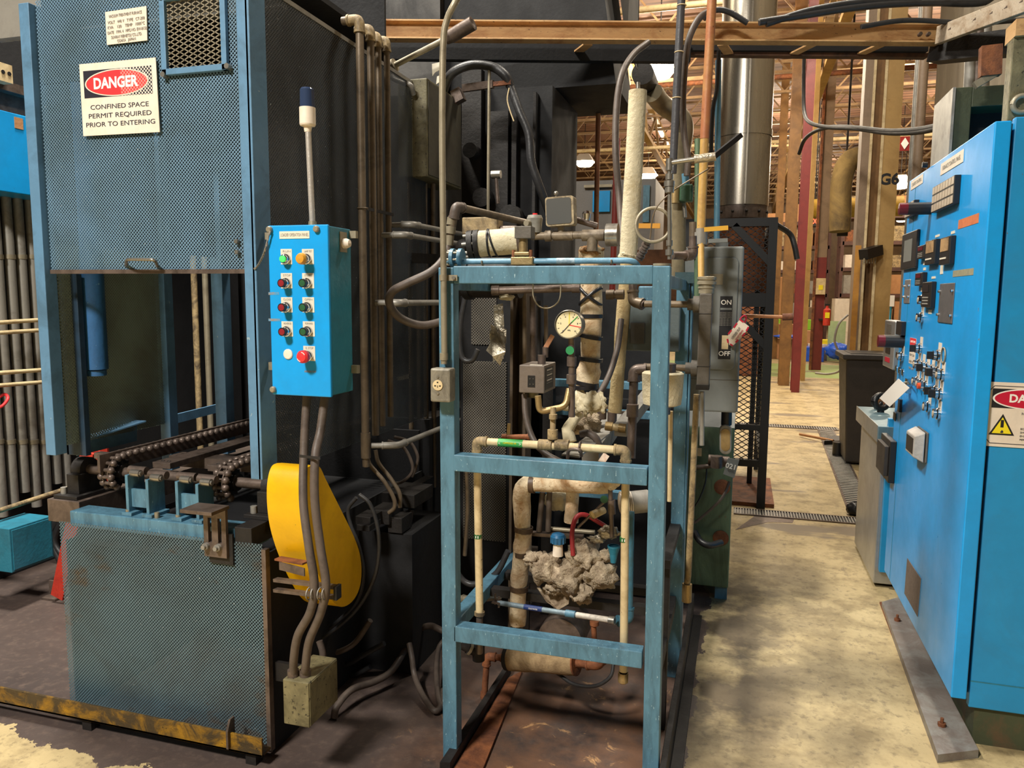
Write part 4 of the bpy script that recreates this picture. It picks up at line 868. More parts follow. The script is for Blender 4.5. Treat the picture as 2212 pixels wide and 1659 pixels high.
pp = thing('torn_paper', P(942, 165, 3.5), 'torn white paper scrap left of the tall conduit near the beam', 'paper'); m = MB(); m.prism([P(933, 138, 3.5), P(951, 134, 3.5), P(951, 150, 3.5), P(940, 156, 3.5), P(934, 164, 3.5)], (0, .003, 0)); m.prism([P(944, 165, 3.5), P(952, 162, 3.5), P(951, 176, 3.5), P(942, 182, 3.5)], (0, .003, 0)); m.build('scrap', M['white_lbl'], pp)
cbk = thing('cream_block', P(1036, 500, 2.9), 'stained cream block behind the elbow pipe', 'block'); a, b = P(998, 506, 2.9), P(1074, 468, 2.9); MB().box((a.x, 2.9, a.z), (b.x, 2.98, b.z)).build('block', M['cream_dirty'], cbk, .004)
MB().cyl((b.x, 2.94, a.z+.02), (b.x+.09, 2.94, a.z+.02), .014, n=12).build('nipple', M['dark_steel'], cbk)
for k, (pts, r, lab) in enumerate((([(1015, 600), (1006, 640), (996, 690), (993, 740), (1000, 775), (1020, 778), (1032, 755)], .0105, 'dark hose sagging inside the left frame post'), ([(985, 1200), (990, 1240), (1020, 1262), (1070, 1240), (1098, 1190)], .012, 'dark hose sagging low inside the left frame post'), ([(1008, 1020), (1010, 1100), (1004, 1200)], .0085, 'thin brown pipe inside the left frame post'))):
    hose('inner_hose', lab, 'hose', [P(x, y, 2.75) for x, y in pts], r, M['black_hose' if k < 2 else 'pipe_brown'])
from mathutils import noise as mnoise
def lumpy(pts, r, amp=.12, freq=30, n=18, rad=None, step=.012, seed=0):
    """insulated pipe with an uneven wrapped surface"""
    pts = [V(p) for p in pts]; out = []
    for a, b in zip(pts, pts[1:]):
        k = max(1, int((b-a).length/step)); out += [a+(b-a)*(i/k) for i in range(k)]
    out.append(pts[-1]); m = MB(); rr = []
    for i, p in enumerate(out):
        base = rad(i/(len(out)-1)) if rad else r
        rr.append(base*(1+amp*mnoise.noise(p*freq*.6+V((seed, 0, 0)))))
    m.tube(out, r, n, rad=rr)
    m.v = [v+V((mnoise.noise(v*freq+V((seed, 3, 0))), mnoise.noise(v*freq+V((0, seed, 9))), mnoise.noise(v*freq+V((5, 0, seed)))))*r*amp*.6 for v in m.v]
    return m
def lump(m, c, r, sq=(1, 1, 1), amp=.35, seed=0, n=26):
    k = MB().sphere((0, 0, 0), 1, n)
    vs = []
    for v in k.v:
        q = v*2.1+V((seed*3.1, seed, 0)); d = 1+amp*(mnoise.noise(q)+.5*mnoise.noise(q*2.3)+.3*mnoise.noise(q*5))
        vs.append(V(c)+V((v.x*sq[0], v.y*sq[1], v.z*sq[2]))*r*d)
    m.add(vs, k.f, True)
def sheet(m, pts, th=.0015): m.prism(pts, (0, th, 0))
SP = lambda px, py, y=2.45: P(px, py, y)
# ---- conduit with receptacle on the left post
co_ = thing('outlet_conduit', P(951, 870, 2.20), 'tall galvanized conduit strapped to the left frame post ending in a receptacle box', 'conduit')
CYY = 2.228
cp = [PD(1010, -45, 2.30), P(985, 2, CYY), P(965, 45, CYY), P(957, 105, CYY), P(955, 300, CYY), P(958, 560, CYY), P(960, 775, CYY)]
MB().tube(smooth(cp, 6), .0098, 14).build('pipe', M['galv'], co_)
a = P(959, 778, CYY); MB().cyl(a, a+V((0, 0, .022)), .0135, n=6).cyl(a-V((0, 0, .012)), a, .010).build('connector', M['galv'], co_)
s0 = P(957, 600, CYY); MB().cyl(s0-V((0, 0, .009)), s0+V((0, 0, .009)), .0118, n=14).box((s0.x+.008, 2.24, s0.z-.009), (s0.x+.042, 2.245, s0.z+.009)).build('strap', M['galv'], co_)
q = V((s0.x+.032, 2.24, s0.z)); MB().cyl(q, q-V((0, .006, 0)), .006, n=8).build('strap_screw', M['steel'], co_)
b0, b1 = P(929, 868, 2.195), P(972, 797, 2.195)
bx = MB().box((b0.x, 2.195, b0.z), (b1.x, 2.245, b1.z)).build('receptacle_box', paint('scuffed_cast_box', lin(150, 144, 128), lin(92, 86, 76), .5, 12, .5, .2), co_, .006)
c = P(946, 832, 2.195); MB().lathe(c, (0, -1, 0), [(0, .0165), (.003, .0165), (.003, 0)], 22).build('receptacle', M['cream'], bx)
for dx, dz, w_, h_ in ((0, .009, .005, .004), (-.008, -.002, .006, .0035), (.008, -.002, .006, .0035), (0, -.004, .002, .007)): MB().cbox((c.x+dx, c.y-.0032, c.z+dz), (w_, .001, h_)).build('slot', M['black'], bx)
for dz in (.026, -.026): MB().cyl((c.x, 2.195, c.z+dz), (c.x, 2.192, c.z+dz), .004, n=8).build('cover_screw', M['steel'], bx)
# ---- blue line along the top rail
TY = 2.345
bl = thing('blue_top_pipe', P(1170, 572, TY), 'light blue flanged pipe lying along the top rail of the skid frame', 'pipe')
za = P(1170, 564, TY).z
L = P(962, 566, TY); Rr = P(1372, 565, TY)
MB().tube(fillet([V((L.x, TY, za)), V((Rr.x, TY, za)), V((Rr.x+.012, TY+.11, za-.05))], .03), .0092, 14).build('pipe', paint('light_blue_pipe', lin(124, 170, 196), lin(100, 140, 160), .4, 10, .4, 0, lin(170, 130, 100), .7), bl)
for px in (979, 996):
    f = P(px, 558, TY); MB().cyl((f.x-.006, TY, za+.012), (f.x+.006, TY, za+.012), .030, n=24).build('flange', M['frame_blue'], bl)
for k in range(6):
    an = k*math.pi/3+.3; f = P(970, 558, TY); MB().cyl((f.x-.006, TY+.022*math.cos(an), za+.012+.022*math.sin(an)), (f.x+.046, TY+.022*math.cos(an), za+.012+.022*math.sin(an)), .0042, n=6).build('flange_bolt', M['galv'], bl)
for px in (1043, 1322):
    u = P(px, 566, TY); MB().torus((u.x, TY, za), (1, 0, 0), .0115, .0028, 14, 6, -.2, math.pi+.2).build('u_bolt', M['galv'], bl)
vb = P(1130, 562, TY)
MB().cbox((vb.x, TY, za), (.072, .036, .026)).cyl((vb.x, TY, za+.01), (vb.x, TY, za+.075), .014, n=14).cbox((vb.x, TY, za+.022), (.05, .04, .012)).build('brass_valve', M['brass'], bl, .003)
for dx in (-.028, .028): MB().cyl((vb.x+dx, TY-.012, za-.01), (vb.x+dx, TY-.012, za+.034), .006, n=8).build('valve_bolt', M['rust'], bl)
MB().cbox((vb.x+.005, TY, za+.088), (.054, .05, .038)).build('valve_operator', M['grey_dark'], bl, .002)
lb = P(1205, 565, TY); MB().cyl((lb.x-.003, TY, za), (lb.x+.055, TY, za), .0096, n=14).build('flow_label', paint('pale_label', lin(180, 200, 210), lin(90, 120, 140), .45, 40), bl)
# ---- insulated actuator
iy = 2.47
ia = thing('insulated_cylinder', P(1080, 560, iy), 'canvas-wrapped cylinder with dark bolted flange above the top rail', 'cylinder')
a, b = P(1036, 527, iy), P(1122, 519, iy+.02)
lumpy([a, b], .044, .06, 25, 22).build('canvas_sleeve', M['insul_pale'], ia)
d = (b-a).normalized()
for s_, w_ in ((-.038, .018), (-.016, .016)): MB().cyl(a+d*s_, a+d*(s_+w_), .048, n=28).build('flange', M['black_iron'], ia)
for k in range(8):
    an = k*math.pi/4; o = V((0, math.cos(an), math.sin(an)))*.039; MB().cyl(a-d*.048+o, a+d*.012+o, .0055, n=6).build('flange_bolt', M['galv_grey'], ia)
MB().tube(fillet([a-d*.03, a-d*.065, a-d*.07+V((0, .06, -.01))], .03), .023, 16).build('inlet_elbow', M['black_iron'], ia)
for f, tw in ((.30, .012), (.42, .009)):
    c = a+d*(.085*f*1.3)+V((0, 0, 0)); MB().torus(c, d+V((0, 0, .25 if f > .4 else 0)), .0455, .0035, 28, 6).build('tape_band', M['tape'], ia)
MB().cyl(b-d*.005, b+d*.012, .046, n=22).build('end_cap', M['dark_steel'], ia)
# ---- solenoid, meter and pipe train
tr = thing('valve_train', P(1240, 520, 2.46), 'brown pipe train with square meter and small grey solenoid above the top rail', 'valve')
ty = 2.46
pr = paint('weathered_pipe', lin(150, 134, 112), lin(96, 84, 70), .5, 14, .5, .2)
z5 = P(1230, 509, ty).z
MB().cyl((P(1148, 509, ty).x, ty, z5), (P(1318, 506, ty).x, ty, z5+.002), .0125, n=14).cyl((P(1178, 509, ty).x, ty, z5), (P(1192, 509, ty).x, ty, z5), .018, n=8).cyl((P(1196, 509, ty).x, ty, z5), (P(1238, 509, ty).x, ty, z5), .0155, n=8).build('pipe', pr, tr)
MB().cyl((P(1258, 507, ty).x, ty, z5), (P(1306, 507, ty).x, ty, z5), .0185, n=16).cyl((P(1280, 507, ty).x, ty, z5-.05), (P(1280, 507, ty).x, ty, z5), .0175, n=16).build('tee', pr, tr)
dc = P(1318, 507, ty); MB().cyl(V((dc.x-.012, ty, z5)), V((dc.x+.026, ty, z5)), .036, n=28).build('end_disc', M['steel'], tr)
so = P(1155, 484, ty)
o = MB().cyl(V((so.x, ty, so.z-.028)), V((so.x, ty, so.z+.018)), .022, .026, n=20).cyl(V((so.x, ty, so.z+.018)), V((so.x, ty, so.z+.028)), .026, .022, n=20).build('solenoid', paint('solenoid_paint', lin(150, 146, 136), lin(110, 106, 96), .4, 14), tr)
MB().cyl(V((so.x+.002, ty-.004, so.z+.028)), V((so.x+.002, ty-.004, so.z+.034)), .008, n=12).build('red_button', M['sign_red'], o)
MB().cyl(V((so.x-.012, ty-.018, so.z)), V((so.x-.018, ty-.040, so.z)), .010, n=12).build('conduit_hub', M['galv'], o)
MB().cyl(V((so.x, ty, z5)), V((so.x, ty, so.z-.02)), .016, n=8).build('solenoid_stem', M['brass'], o)
me = P(1213, 458, ty)
rot = Matrix.Rotation(math.radians(-3), 3, 'Y')
def sq(cx, cz, h, y, k=8, rr=.008):
    pts = []
    for qx, qz, a0 in ((1, 1, 0), (-1, 1, 90), (-1, -1, 180), (1, -1, 270)):
        for i in range(k+1):
            an = math.radians(a0+90*i/k); pts.append(V((cx, y, cz))+rot@V((qx*(h-rr)+rr*math.cos(an), 0, qz*(h-rr)+rr*math.sin(an))))
    return pts
o = MB().prism(sq(me.x, me.z, .046, ty-.03), (0, .05, 0)).build('meter_case', paint('flaking_cream_rim', lin(190, 170, 134), lin(96, 84, 68), .48, 30, .6), tr)
MB().prism(sq(me.x-.002, me.z, .0405, ty-.032), (0, .002, 0)).build('meter_glass', flat('dusty_meter_glass', lin(92, 92, 90), .25), o)
MB().cyl((me.x, ty, z5), (me.x, ty, me.z-.04), .012, n=12).build('meter_stem', pr, o)
MB().lathe((P(1268, 455, ty+.06).x, ty+.06, P(1268, 478, ty).z), (0, 0, 1), [(0, .008), (.012, .012), (.03, .016), (.038, .012), (.041, 0)], 16).build('bright_knob', M['chrome'], tr)
MB().cyl(P(1228, 470, ty+.05), P(1290, 488, ty+.06), .010, n=12).build('side_nipple', M['dark_steel'], tr)
a = P(1201, 418, ty+.05); MB().sphere(a, .008, 12).cyl(a-V((0, 0, .05)), a, .0035, n=8).build('knob', M['steel'], tr)
# elbow pipe and big hose at left
pipe('elbow_pipe', 'grey-brown elbow pipe above the canvas-wrapped cylinder running back into the machine', 'pipe', [P(972, 512, 2.46), P(985, 446, 2.46), P(1105, 474, 2.85), P(1160, 486, 3.2)], .0135, M['pipe_brown'], M['hose'], rad=.03)
cc = thing('hose_coupling', P(968, 530, 2.45), 'hexagonal hose coupling under the elbow pipe beside the tall conduit', 'coupling')
a, b = P(969, 530, 2.46), P(976, 470, 2.46); d = b-a
for f0, f1, r in ((0, .35, .0165), (.42, .68, .0195), (.74, 1, .0165)): MB().cyl(a+d*f0, a+d*f1, r, n=8).build('hex_nut', M['galv'], cc)
hose('looped_hose', 'thick grey hose looping out left of the frame post', 'hose', [P(968, 532, 2.46), P(958, 560, 2.42), P(930, 588, 2.38), P(880, 612, 2.36), P(848, 630, 2.36), P(841, 655, 2.38), P(862, 685, 2.42), P(905, 702, 2.46), P(945, 697, 2.50), P(985, 680, 2.55)], .0142, M['hose'], n=14)
# ---- vertical insulated pipe with tape
vi = thing('taped_insulated_pipe', P(1272, 880, 2.56), 'canvas-insulated vertical pipe wrapped with black tape behind the pressure gauge', 'insulated pipe')
vy = 2.56
ln = [P(1277, 535, vy), P(1277, 615, vy), P(1277, 690, vy), P(1275, 770, vy), P(1268, 838, vy)]
lumpy(ln, .038, .16, 24, 22, rad=lambda t: .040 if t < .1 else (.036 if t < .85 else .040)).build('canvas_sleeve', M['insul'], vi)
m = MB(); lump(m, P(1277, 543, vy), .043, (1, 1, .55), .3, 2); m.build('frayed_top', M['rust_beam'] if False else paint('brown_fibre', lin(176, 132, 84), lin(120, 84, 52), .5, 20, .95, 0, None, .7, 1, 60), vi)
for py, tl in ((683, .0), (727, .18), (776, .12), (828, .15), (836, -.05)):
    c = P(1276 if py < 780 else 1268, py, vy); MB().lathe(c-V((tl, 0, 1)).normalized()*.007, (tl, 0, 1), [(0, .0385), (.001, .0415), (.013, .0415), (.014, .0385)], 28).build('tape_band', M['tape'], vi)
for s_ in (1, -1):
    c = P(1276, 640, vy); MB().torus(c, (s_*.8, 0, 1), .045, .006, 28, 6).build('tape_band', M['tape'], vi)
m = MB()
rng = random.Random(3)
for k in range(5):
    cx = 1238+k*13+rng.randint(-3, 3); cy = 868+rng.randint(-6, 8)
    lump(m, P(cx, cy, vy-.01-.008*k), .030, (.9, .35, 1.0+.15*(k % 2)), .55, 80+k)
m.build('torn_sleeve_end', M['insul_pale'], vi)
# ---- pressure gauge
gc_ = P(1230, 702, 2.36); gr = .046
pg = thing('pressure_gauge', gc_-V((0, 0, gr)), 'round cream pressure gauge with red pointer below the top rail', 'gauge')
MB().lathe(gc_+V((0, .04, 0)), (-.05, -1, .05), [(0, .001), (0, gr*.95), (.036, gr*.97), (.040, gr), (.046, gr*.99), (.048, gr*.93), (.044, gr*.91)], 36).build('bezel', M['steel'], pg)
gf = gc_+V((0, -.004, .0)); n_ = V((-.05, -1, .05)).normalized(); gx = V((1, 0, 0)); gx = (gx-n_*gx.dot(n_)).normalized(); gz = n_.cross(gx)*-1
gz = gx.cross(n_)*-1
if gz.z < 0: gz = -gz
MB().lathe(gf, n_, [(0, gr*.92), (.0005, 0)], 36).build('dial', flat('cream_dial', lin(232, 220, 178), .4), pg)
def hand(ang, l0, l1, w_, mt, nm, off=.001):
    d = gx*math.sin(ang)+gz*math.cos(ang); MB().bar(gf+n_*off+d*l0, gf+n_*off+d*l1, w_, .0006, n_).build(nm, mt, pg)
hand(0, -.004, gr*.86, .0022, M['sign_yel'], 'yellow_mark'); hand(math.radians(100), 0, gr*.86, .0026, M['sign_red'], 'red_pointer'); hand(math.radians(222), -.012, gr*.74, .0022, M['ink'], 'needle', .0016)
hand(math.radians(45), gr*.2, gr*.84, .003, M['green_tag'], 'green_mark')
for k in range(11): hand(math.radians(-135+27*k), gr*.72, gr*.84, .0012, M['ink'], 'tick')
for k in range(0, 11, 2):
    an = math.radians(-135+27*k); d = gx*math.sin(an)+gz*math.cos(an); text(str(k), gf+n_*.001+d*gr*.60, gx, gz, .007, M['ink'], pg, 'numeral')
text('MPa', gf+n_*.001+gz*-.017, gx, gz, .006, M['ink'], pg, 'lettering')
sx = gc_.x
MB().cyl((sx+.003, 2.385, gc_.z-gr*.9), (sx+.004, 2.40, P(1230, 900, 2.4).z), .011, n=12).cyl((sx+.003, 2.39, P(1230, 790, 2.4).z), (sx+.003, 2.39, P(1230, 770, 2.4).z), .016, n=8).cyl((sx+.003, 2.39, P(1228, 828, 2.4).z), (sx+.003, 2.39, P(1228, 808, 2.4).z), .017, n=6).build('gauge_riser', M['dark_steel'], pg)
c = P(1231, 757, 2.37); tg = tag(MB().cyl(c, c+V((0, .002, 0)), .0135, n=24).build('round_tag', flat('round_green_tag', lin(40, 140, 84), .5)), 'round green tag hanging below the pressure gauge', 'tag')
# ---- control box with lever
kb = thing('pressure_switch_box', P(1150, 848, 2.42), 'brown-grey pressure switch box with black nameplate left of the gauge riser', 'switch box')
a, b = P(1121, 848, 2.40), P(1176, 790, 2.40)
MB().box((a.x, 2.40, a.z), (b.x, 2.56, b.z)).build('case', paint('taupe_enamel', lin(116, 104, 94), lin(92, 82, 74), .4, 8, .5), kb, .003)
qa, qb = PX(1179, 842, b.x), PX(1194, 792, b.x)
np_ = MB().box((b.x, 2.415, a.z+.010), (b.x+.0012, 2.52, b.z-.010)).build('nameplate', M['sign_black'], kb)
for k in range(6): text('- - - - -' if k % 2 else 'RANGE', V((b.x+.0016, 2.467, b.z-.018-.0085*k)), (0, 1, 0), (0, 0, 1), .007, M['white'], np_, 'lettering', .07)
MB().box((P(1143, 790, 2.4).x, 2.405, b.z), (P(1170, 790, 2.4).x, 2.42, b.z+.001)).build('paper_label', M['white_lbl'], kb)
MB().box((P(1140, 835, 2.4).x, 2.3985, P(1140, 836, 2.4).z), (P(1156, 811, 2.4).x, 2.40, P(1140, 811, 2.4).z)).build('terminal_window', M['black'], kb)
for dx in (1145, 1152):
    for dy in (818, 830): c = P(dx, dy, 2.3985); MB().cyl(c, c-V((0, .002, 0)), .0025, n=8).build('contact_screw', M['chrome'], kb)
c = P(1170, 788, 2.46); MB().cyl((c.x, 2.46, b.z), (c.x, 2.46, b.z+.03), .0135, n=14).build('cap', M['dark_steel'], kb)
c = P(1150, 852, 2.45); MB().cyl((c.x, 2.46, a.z-.022), (c.x, 2.46, a.z), .018, n=14).cyl((c.x-.02, 2.46, a.z-.012), (c.x-.02, 2.46, a.z), .009, n=10).build('bottom_hub', M['olive'], kb)
lv = thing('valve_lever', P(1180, 765, 2.47), 'salmon-coated lever handle standing above the switch box', 'lever'); MB().bar(P(1178, 752, 2.47), P(1194, 724, 2.47), .016, .006, (0, 1, 0)).build('handle', paint('salmon_lever', lin(200, 150, 120), lin(170, 110, 70), .5, 20), lv, .002); MB().cyl(P(1178, 772, 2.47), P(1178, 750, 2.47), .010, n=8).build('stem', M['dark_steel'], lv)
hose('switch_conduit', 'dark grey conduit curving down from the switch box to the middle rail', 'conduit', [P(1133, 852, 2.44), P(1136, 900, 2.42), P(1150, 945, 2.40), P(1172, 975, 2.37), P(1210, 997, 2.34), P(1260, 1015, 2.36)], .0102, M['hose'])
hose('capillary_loop', 'thin wire loop hanging under the top rail', 'wire', [P(1152, 608, 2.42), P(1152, 640, 2.42), P(1165, 662, 2.42), P(1188, 665, 2.42), P(1208, 648, 2.42), P(1212, 612, 2.42)], .0022, M['galv'])
# ---- cream air line with elbows
ay = 2.325
zl = P(1150, 957, ay).z
al = pipe('air_line', 'cream air line bridging the frame behind the middle rail with a green flow label', 'pipe',
     [P(1036, 1325, ay), P(1030, 953, ay), P(1352, 973, ay), P(1347, 1450, ay)], .0128, M['cream'], M['cream_dirty'], rad=.026, n=14)
a, b = P(1077, 955.8, ay), P(1130, 959, ay); MB().cyl(a, b, .0134, n=16).build('flow_label', flat('green_flow_label', lin(60, 160, 76), .45), al)
lt = a+(b-a)*.5; text('COMPRESSED AIR', lt+V((0, -.0138, .002)), (b-a), (0, -.1, 1), .008, M['sign_yel'], al, 'lettering', .045)
for f in (.08, .92): c = a+(b-a)*f; text('<' if f < .5 else '>', c+V((0, -.0138, 0)), (b-a), (0, 0, 1), .014, M['white'], al, 'arrow')
for px, py in ((1033, 1158), (1348, 1165)):
    c = P(px, py, ay); MB().cyl(c-V((0, 0, .007)), c+V((0, 0, .007)), .0134, n=16).build('band_label', flat('green_band_%d' % px, lin(36, 100, 50), .45), al)
    for dx in (-.004, .004): MB().cbox((c.x+dx, ay-.0135, c.z), (.0026, .0008, .008)).build('band_arrow', M['white'], al)
c = P(1346, 1462, ay); MB().lathe(c+V((0, 0, -.02)), (0, 0, 1), [(0, 0), (0, .012), (.004, .0165), (.034, .0165), (.034, .0128)], 16).build('end_cap', M['brass'], al)
c = P(1036, 1325, ay); MB().cyl(c-V((0, 0, .006)), c+V((0, 0, .006)), .0175, n=16).build('collar', M['cream_dirty'], al)
MB().cyl(c-V((0, 0, .14)), c, .0115, n=12).build('lower_pipe', M['dark_steel'], al)
for px, py in ((1100, 945), (1049, 955), (1322, 970)): c = P(px, py, ay); 
for px in (1178, 1214): c = P(px, 961, ay); MB().cyl(c-V((.022, 0, 0)), c+V((.022, 0, .0)), .0175, n=14).build('tee', M['cream_dirty'], al)
tl_ = thing('tee_riser', P(1194, 945, ay), 'rust-stained riser pipe standing on the air line below the switch box', 'pipe')
a = P(1194, 948, ay); MB().cyl(a, P(1195, 880, ay+.02), .0095, n=12).cyl(P(1194, 948, ay), P(1194, 928, ay), .017, n=12).cyl(P(1195, 905, ay), P(1195, 895, ay), .0135, n=8).build('pipe', M['cream_dirty'], tl_)
MB().tube(fillet([P(1162, 855, 2.36), P(1165, 890, 2.36), P(1222, 878, 2.38), P(1230, 840, 2.40)], .02), .0105, 12).build('upper_loop', M['brass'], tl_)
pl = thing('pipe_clamp', P(1245, 985, ay), 'dark beam clamp gripping the air line at its middle', 'clamp')
MB().torus(P(1253, 966, ay), (1, 0, 0), .0165, .0032, 16, 6).build('u_bolt', M['dark_steel'], pl); MB().tube(smooth([P(1226, 990, ay+.01), P(1230, 972, ay-.01), P(1252, 972, ay-.02), P(1256, 985, ay)]), .0055, 8).build('jaw', M['dark_steel'], pl)
a = P(1225, 990, 2.36); MB().bar(P(1232, 985, 2.36), P(1300, 935, 2.62), .062, .006).build('ledge', M['galv_grey'], pl)
# ---- canvas lagged U pipe
ui = thing('lagged_pipe', P(1120, 1345, 2.62), 'thick canvas-lagged pipe with brown bands turning down at the left inside the frame', 'insulated pipe')
uy = 2.62
lumpy(fillet([P(1316, 1048, uy), P(1126, 1042, uy), P(1130, 1190, uy)], .05), .031, .12, 24, 20, seed=4).build('upper_sleeve', M['insul'], ui)
lumpy([P(1131, 1150, uy), P(1120, 1265, uy), P(1118, 1348, uy)], .031, .14, 24, 20, seed=8).build('lower_sleeve', M['insul'], ui)
for px, py in ((1131, 1143), (1129, 1196), (1121, 1270), (1150, 1045)):
    c = P(px, py, uy); MB().lathe(c-V((0, 0, .010)) if px < 1140 else c-V((.01, 0, 0)), (.04, 0, 1) if px < 1140 else (1, 0, 0), [(0, .030), (.001, .0345), (.019, .0345), (.020, .030)], 24).build('band', paint('brown_band_%d' % py, lin(96, 74, 54), lin(60, 46, 36), .5, 20), ui)
lumpy([P(1237, 1058, 2.68), P(1234, 1128, 2.68)], .025, .15, 26, 16, seed=6).build('stub_sleeve', M['insul'], ui)
m = MB(); lump(m, P(1205, 1080, 2.74), .05, (1, 1, .8), .2, 11); m.build('grey_lagging', M['insul_pale'], ui)
# ---- mineral wool
mw = MB()
for px, py, r, sq_, sd in ((1175, 1225, .062, (1, .9, .9), 1), (1225, 1245, .066, (1, .9, .9), 2), (1262, 1205, .062, (1, .9, 1), 3), (1298, 1240, .060, (1, .9, .9), 4), (1258, 1280, .045, (1, 1, .9), 5), (1195, 1270, .036, (1, 1, .7), 6), (1152, 1208, .034, (1, 1, .8), 7), (1310, 1200, .03, (1, 1, .8), 8)):
    lump(mw, P(px, py, 2.58), r*.95, sq_, .45, sd, 30)
tag(mw.build('mineral_wool_lagging', M['wool']), 'shaggy grey-brown mineral wool bundle wrapped around the pump inside the frame', 'insulation')
bc_ = thing('blue_vent_cap', P(1205, 1195, 2.52), 'blue ribbed cap on a white neck rising from the mineral wool', 'cap')
c = P(1205, 1200, 2.53); MB().cyl(c, c+V((0, 0, .05)), .019, .016, n=16).build('neck', M['sign_white'], bc_)
tp = c+V((0, 0, .045)); m = MB().lathe(tp, (0, 0, 1), [(0, .0), (0, .024), (.024, .026), (.032, .022), (.036, .012), (.036, 0)], 20)
for k in range(12): an = k*math.pi/6; m.cbox(tp+V((.0255*math.cos(an), .0255*math.sin(an), .013)), (.004, .004, .022))
m.build('cap', flat('cap_blue', lin(30, 96, 140), .4), bc_)
hose('red_hose', 'short dark red hose arching up from the mineral wool', 'hose', [P(1238, 1200, 2.53), P(1236, 1150, 2.54), P(1245, 1118, 2.56), P(1264, 1112, 2.58), P(1290, 1126, 2.60), P(1312, 1140, 2.62)], .0085, paint('dark_red_hose', lin(150, 40, 44), lin(110, 30, 34), .4, 20))
for k, (p, q) in enumerate((((1172, 1063), (1164, 1148)), ((1187, 1063), (1184, 1148)))):
    tag(MB().cyl(P(*q, 2.66), P(*p, 2.66), .0105, n=12).build('corrugated_hose', M['hose']), 'grey vertical hose behind the lagged pipe, %s of two' % ('left', 'right')[k], 'hose')
tag(MB().cyl(P(1188, 1142, 2.68), P(1285, 1150, 2.68), .0085, n=12).build('silver_pipe', M['galv']), 'short silver pipe behind the blue vent cap', 'pipe')
tag(MB().bar(P(1150, 1152, 2.66), P(1260, 1160, 2.66), .03, .012).build('bed_bar', M['dark_steel']), 'dark flat bar behind the blue vent cap', 'bar')
# ---- water line low across the frame
wl = thing('water_line', P(1200, 1330, 2.47), 'sloping grey-blue water line with white end section above the lower rail', 'pipe')
wp = [P(1076, 1302, 2.50), P(1328, 1341, 2.42)]
MB().cyl(wp[0], wp[1], .0092, n=14).build('pipe', paint('grey_blue_pipe', lin(128, 146, 156), lin(96, 110, 118), .45, 14, .45, .2), wl)
d = wp[1]-wp[0]
MB().cyl(wp[0]+d*.24, wp[0]+d*.40, .0097, n=14).build('blue_label', flat('navy_flow_label', lin(36, 56, 110), .4), wl)
text('COLD WATER', wp[0]+d*.32+V((0, -.0102, .001)), d, (0, 0, 1), .007, M['white'], wl, 'lettering', .035)
MB().cyl(wp[0]+d*.60, wp[0]+d*.68, .0125, n=10).build('union', M['frame_blue'], wl); MB().cyl(wp[0]+d*.69, wp[0]+d*.95, .0100, n=14).build('white_section', paint('flaked_white_pipe', lin(214, 204, 190), lin(150, 140, 128), .42, 30), wl); MB().cyl(wp[0]+d*.955, wp[0]+d*1.0, .0145, n=8).build('locknut', M['steel'], wl)
m = MB(); c = P(1073, 1300, 2.50); m.cbox(c, (.03, .03, .005)).cyl(c-V((.006, 0, .01)), c+V((-.006, 0, .03)), .004, n=6).cyl(c+V((.008, 0, -.02)), c+V((.008, 0, .02)), .004, n=6); m.build('pipe_bracket', M['dark_steel'], wl)
# ---- lower lagged drum and rusty pipework
ld = thing('lagged_bottom_pipe', P(1170, 1460, 2.66), 'short stained canvas-lagged pipe lying low below the lower rail', 'insulated pipe')
a, b = P(1097, 1422, 2.66), P(1245, 1432, 2.60)
lumpy([a, b], .044, .07, 22, 22, seed=9).build('sleeve', M['cream_dirty'] if False else paint('stained_canvas', lin(176, 150, 112), lin(112, 90, 64), .5, 10, .9, 0, None, .7, .5, 40), ld)
d = (b-a).normalized(); MB().cyl(a-d*.004, a+d*.012, .0455, n=22).build('end_band', M['black_iron'], ld); MB().cyl(b-d*.004, b+d*.002, .0455, n=22).build('end_plate', M['rust'], ld)
pipe('rusty_drain', 'rusty pipe with elbow dropping to the floor left of the stained lagged pipe', 'pipe', [a-d*.004, P(1052, 1418, 2.66), P(1046, 1508, 2.66)], .0125, M['rust'], M['rust'], rad=.026, ends=True)
pipe('rusty_outlet', 'rusty pipe leaving the right end of the stained lagged pipe', 'pipe', [b+d*.002, b+d*.085, b+d*.10+V((0, .1, .0))], .016, M['rust'], M['rust'], rad=.03)
vv = thing('drain_valve', P(1020, 1420, 2.5), 'dark angled drain valve beside the left frame post', 'valve')
a, b = P(995, 1392, 2.45), P(1034, 1412, 2.48); MB().cyl(a, b, .016, n=14).cyl(a+(b-a)*.4, a+(b-a)*.58, .022, n=8).cyl(b-V((0, 0, .024)), b+V((0, 0, .03)), .022, n=16).build('body', M['black_iron'], vv)
MB().cyl(a+(b-a)*.42, a+(b-a)*.56, .0225, n=8).build('hex_nut', M['galv'], vv)
pipe('rail_pipe', 'grey pipe stub crossing behind the left frame post near the side rail', 'pipe', [P(985, 1290, 2.8), P(1016, 1296, 2.78), P(1080, 1290, 2.9)], .012, M['galv'])
hose('black_drain_hose', 'black hose sagging below the stained lagged pipe', 'hose', [P(1205, 1455, 2.62), P(1240, 1478, 2.58), P(1285, 1482, 2.56), P(1318, 1462, 2.56), P(1326, 1430, 2.58)], .0065, M['black_hose'])
